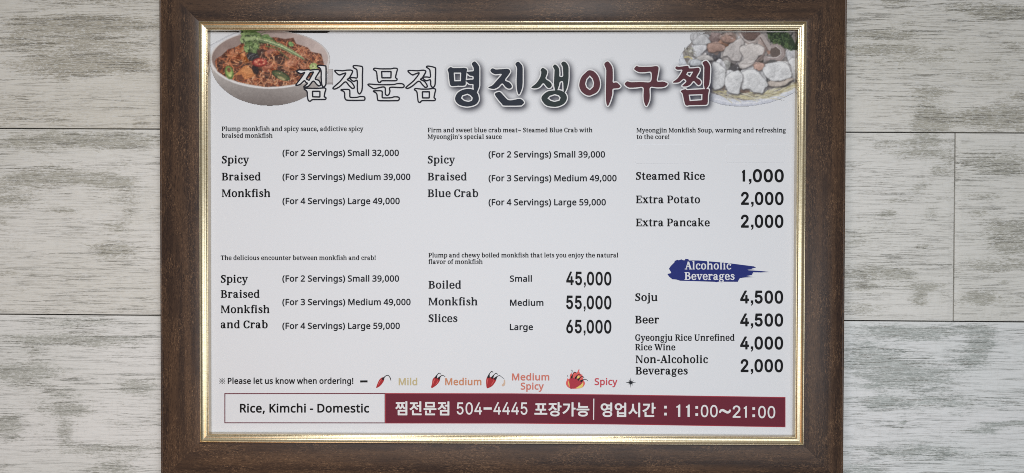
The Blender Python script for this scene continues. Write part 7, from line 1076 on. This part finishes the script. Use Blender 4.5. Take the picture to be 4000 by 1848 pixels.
for x, y in ((2594, 1585), (2594, 1612), (2716, 1586), (2716, 1614), (2938.5, 1590.5), (2938.5, 1618.5)):
    quad('colon_dot', [(x, y), (x + 10.5, y), (x + 10.5, y + 10.5), (x, y + 10.5)], 0.0008, 'white')


# ---- peppers, star, brush mark
ART = {
 '1pepper': '7348,7577 7348,7564 7358,7531 7386,7461 7408,7419 7428,7396 7458,7374 7478,7369 7497,7376 7504,7386 7507,7396 7504,7421 7487,7459 7462,7496 7438,7524 7407,7552 7373,7570 7353,7578',
 '1pepper_stem': '7635,7437 7618,7388 7603,7358 7590,7343 7572,7335 7552,7338 7525,7357 7512,7376 7498,7411 7490,7419 7480,7421 7470,7418 7461,7408 7460,7398 7462,7391 7470,7382 7540,7330 7562,7323 7580,7324 7595,7331 7606,7341 7626,7371 7634,7391 7638,7416 7640,7436',
 '1pepper_sheen': '7385,7527 7383,7523 7394,7489 7411,7449 7430,7428 7452,7409 7456,7408 7456,7414 7426,7454 7390,7523',
 '2pepper': '8430,7577 8421,7568 8420,7558 8440,7485 8444,7433 8450,7410 8466,7387 8486,7367 8506,7357 8519,7360 8540,7378 8550,7383 8585,7380 8595,7382 8598,7390 8598,7400 8590,7433 8575,7463 8560,7485 8525,7522 8476,7558 8450,7574 8436,7577',
 '2pepper_stem': '8562,7413 8554,7408 8549,7399 8547,7388 8550,7379 8580,7356 8625,7328 8640,7324 8655,7326 8670,7334 8698,7354 8697,7359 8692,7360 8660,7339 8650,7336 8630,7338 8607,7358 8586,7408 8575,7413;8507,7393 8496,7383 8494,7374 8495,7364 8522,7329 8560,7288 8572,7281 8585,7282 8617,7304 8617,7309 8612,7313 8582,7293 8576,7293 8567,7297 8551,7314 8542,7333 8534,7384 8522,7393',
 '2pepper_sheen': '8505,7521 8504,7516 8536,7463 8555,7425 8557,7420 8560,7422 8555,7448 8548,7468 8528,7496;8455,7510 8453,7506 8456,7471 8464,7441 8480,7416 8505,7392 8506,7398 8479,7448 8459,7508',
 '3pepper': '9516,7583 9505,7569 9500,7548 9494,7459 9495,7433 9500,7399 9507,7378 9520,7358 9531,7349 9541,7349 9621,7383 9636,7384 9677,7380 9687,7384 9692,7389 9694,7399 9688,7433 9668,7473 9634,7519 9612,7540 9582,7560 9532,7581',
 '3pepper_stem': '9662,7417 9653,7410 9648,7400 9649,7387 9654,7378 9709,7343 9732,7334 9754,7329 9764,7331 9774,7337 9854,7405 9852,7407 9849,7407 9779,7352 9764,7342 9757,7340 9732,7346 9716,7357 9708,7370 9697,7400 9688,7415 9674,7419;9604,7397 9597,7392 9591,7382 9590,7375 9593,7365 9670,7292 9684,7284 9697,7284 9712,7295 9725,7310 9724,7317 9719,7317 9701,7300 9692,7295 9677,7302 9664,7312 9649,7332 9632,7390 9619,7398;9532,7385 9521,7375 9517,7360 9538,7320 9557,7292 9587,7257 9599,7248 9607,7247 9614,7249 9632,7267 9633,7275 9627,7276 9607,7259 9587,7273 9571,7295 9564,7312 9563,7330 9567,7357 9565,7372 9552,7385',
 '3pepper_sheen': '9592,7521 9590,7517 9591,7516 9620,7467 9645,7421 9648,7422 9645,7436 9635,7467 9615,7496;9515,7511 9511,7467 9513,7432 9522,7407 9534,7387 9537,7387 9540,7391 9529,7427 9518,7507',
 'smudge': '9818,7546 9802,7533 9799,7525 9799,7518 9827,7493 9834,7483 9839,7463 9841,7423 9848,7416 9854,7415 9863,7423 9868,7445 9869,7485 9865,7503 9858,7523 9847,7535 9829,7545',
 'flame': '11190,7592 11130,7582 11108,7572 11085,7555 11070,7536 11059,7514 11053,7484 11056,7461 11068,7434 11083,7386 11088,7385 11095,7401 11103,7404 11118,7401 11126,7391 11130,7379 11129,7341 11131,7329 11140,7309 11153,7291 11158,7288 11164,7289 11173,7314 11178,7317 11188,7287 11200,7276 11228,7269 11240,7270 11258,7277 11268,7275 11278,7264 11297,7221 11308,7213 11315,7212 11318,7216 11311,7249 11315,7266 11330,7293 11350,7317 11358,7319 11363,7304 11365,7302 11368,7304 11381,7364 11386,7409 11394,7424 11416,7454 11421,7469 11424,7489 11421,7506 11411,7526 11395,7549 11380,7562 11363,7572 11328,7583 11283,7589 11235,7593',
 'flame_glow': '11248,7586 11245,7583 11248,7578 11298,7545 11370,7473 11380,7467 11387,7471 11391,7488 11389,7518 11381,7543 11368,7564 11350,7574 11320,7581 11278,7587;11123,7560 11111,7536 11101,7501 11098,7461 11103,7444 11107,7446 11110,7453 11121,7493 11127,7551 11126,7558;11290,7394 11273,7387 11268,7381 11267,7376 11272,7363 11283,7347 11293,7337 11300,7336 11310,7341 11319,7353 11322,7363 11322,7373 11319,7383 11313,7391 11305,7395',
 'pepper_pods': '11143,7592 11133,7581 11125,7559 11120,7474 11120,7421 11123,7404 11128,7389 11138,7379 11148,7375 11163,7374 11216,7384 11273,7406 11323,7434 11365,7446 11374,7454 11377,7461 11374,7474 11361,7494 11336,7517 11296,7544 11258,7564 11213,7582 11168,7593',
 'pepper_stems': '11348,7463 11337,7454 11332,7444 11334,7431 11339,7424 11358,7416 11420,7401 11438,7401 11450,7406 11468,7419 11484,7436 11483,7439 11478,7439 11455,7421 11440,7413 11418,7413 11395,7423 11368,7460 11358,7463;11288,7432 11280,7426 11277,7419 11277,7409 11280,7403 11315,7375 11360,7346 11375,7343 11385,7346 11394,7354 11412,7379 11410,7384 11405,7384 11380,7356 11373,7353 11365,7356 11348,7366 11332,7381 11309,7429 11300,7433;11235,7399 11228,7393 11224,7386 11227,7371 11260,7333 11293,7306 11305,7300 11315,7300 11327,7306 11347,7324 11347,7329 11343,7331 11315,7312 11308,7311 11298,7316 11285,7327 11274,7341 11258,7394 11248,7400;11158,7390 11147,7381 11145,7366 11203,7273 11215,7263 11225,7262 11238,7265 11263,7278 11263,7284 11260,7287 11225,7273 11213,7279 11197,7301 11185,7329 11184,7369 11181,7381 11170,7390;11093,7368 11082,7344 11078,7318 11083,7326 11093,7356 11096,7366 11095,7368;11163,7287 11162,7284 11177,7249 11173,7234 11168,7228 11163,7247 11160,7249 11162,7226 11168,7220 11178,7231 11183,7249 11173,7274 11166,7286',
 'star': '12320,7572 12317,7568 12310,7498 12292,7519 12301,7493 12300,7491 12258,7512 12291,7483 12292,7480 12220,7472 12225,7468 12292,7462 12267,7442 12295,7452 12299,7452 12277,7408 12310,7445 12317,7377 12320,7374 12327,7446 12330,7447 12347,7425 12338,7448 12340,7451 12382,7428 12345,7462 12352,7464 12423,7472 12346,7482 12370,7498 12340,7490 12363,7532 12362,7534 12330,7497 12327,7497',
 'brush_mark': '13065,5249 13105,5191 13172,5124 13177,5097 13230,5075 13257,5084 13311,5066 13338,5084 13373,5084 13387,5057 13446,5062 13454,5088 13641,5088 14016,5120 14239,5142 14596,5187 14726,5204 14766,5229 14672,5240 14735,5258 14592,5269 14623,5279 14864,5294 15029,5312 14864,5321 14699,5318 14717,5334 14677,5352 14699,5370 14570,5392 14721,5412 14552,5419 14454,5432 14436,5450 14409,5504 14025,5502 13998,5512 13954,5504 13525,5490 13284,5483 13204,5459 13132,5454 13070,5405 13034,5352 13110,5334 13101,5307',
}
def icon(name, parts):
    for i, (key, colour) in enumerate(parts):
        flat(name if i == 0 else key.strip('123_'), laid(ART[key]), 0.0004 + 0.0002 * i, INKS[colour])
icon('pepper', [('1pepper', 'pepper'), ('1pepper_sheen', 'pepper_light'), ('1pepper_stem', 'stem')])
icon('pepper', [('2pepper', 'pepper'), ('2pepper_sheen', 'pepper_light'), ('2pepper_stem', 'stem')])
icon('pepper', [('3pepper', 'pepper'), ('3pepper_sheen', 'pepper_light'), ('3pepper_stem', 'stem')])
icon('smudge', [('smudge', 'tan')])
icon('flame', [('flame', 'flame'), ('flame_glow', 'glow'), ('pepper_pods', 'pods'), ('pepper_stems', 'stem')])
icon('star', [('star', 'charcoal')])
icon('brush_mark', [('brush_mark', 'blue')])


# ---- blank patches stuck over two old prices
for x0, y0, x1, y1, t in ((2483, 566, 2713, 638, 0), (2838, 566, 3066, 635, 0)):
    P = []
    for cx, cy, a in ((x0 + 6, y1 - 6, 90), (x1 - 8, y1 - 8, 0), (x1 - 8, y0 + 8, -90), (x0 + 6, y0 + 6, 180)):
        for i in range(5):
            an = math.radians(a + 90 - 22.5 * i)
            P.append(L(cx + 7 * math.cos(an), cy + 7 * math.sin(an)))
    n = len(P)
    c = (sum(p[0] for p in P) / n, sum(p[1] for p in P) / n)
    slab('price_patch', P, SHEET_Z + 0.0006, 0.0006, M_PAPER, sheet)

scene.cycles.use_denoising = False
scene.cycles.filter_width = 0.95
scene.cycles.max_bounces = 6
scene.cycles.transparent_max_bounces = 8
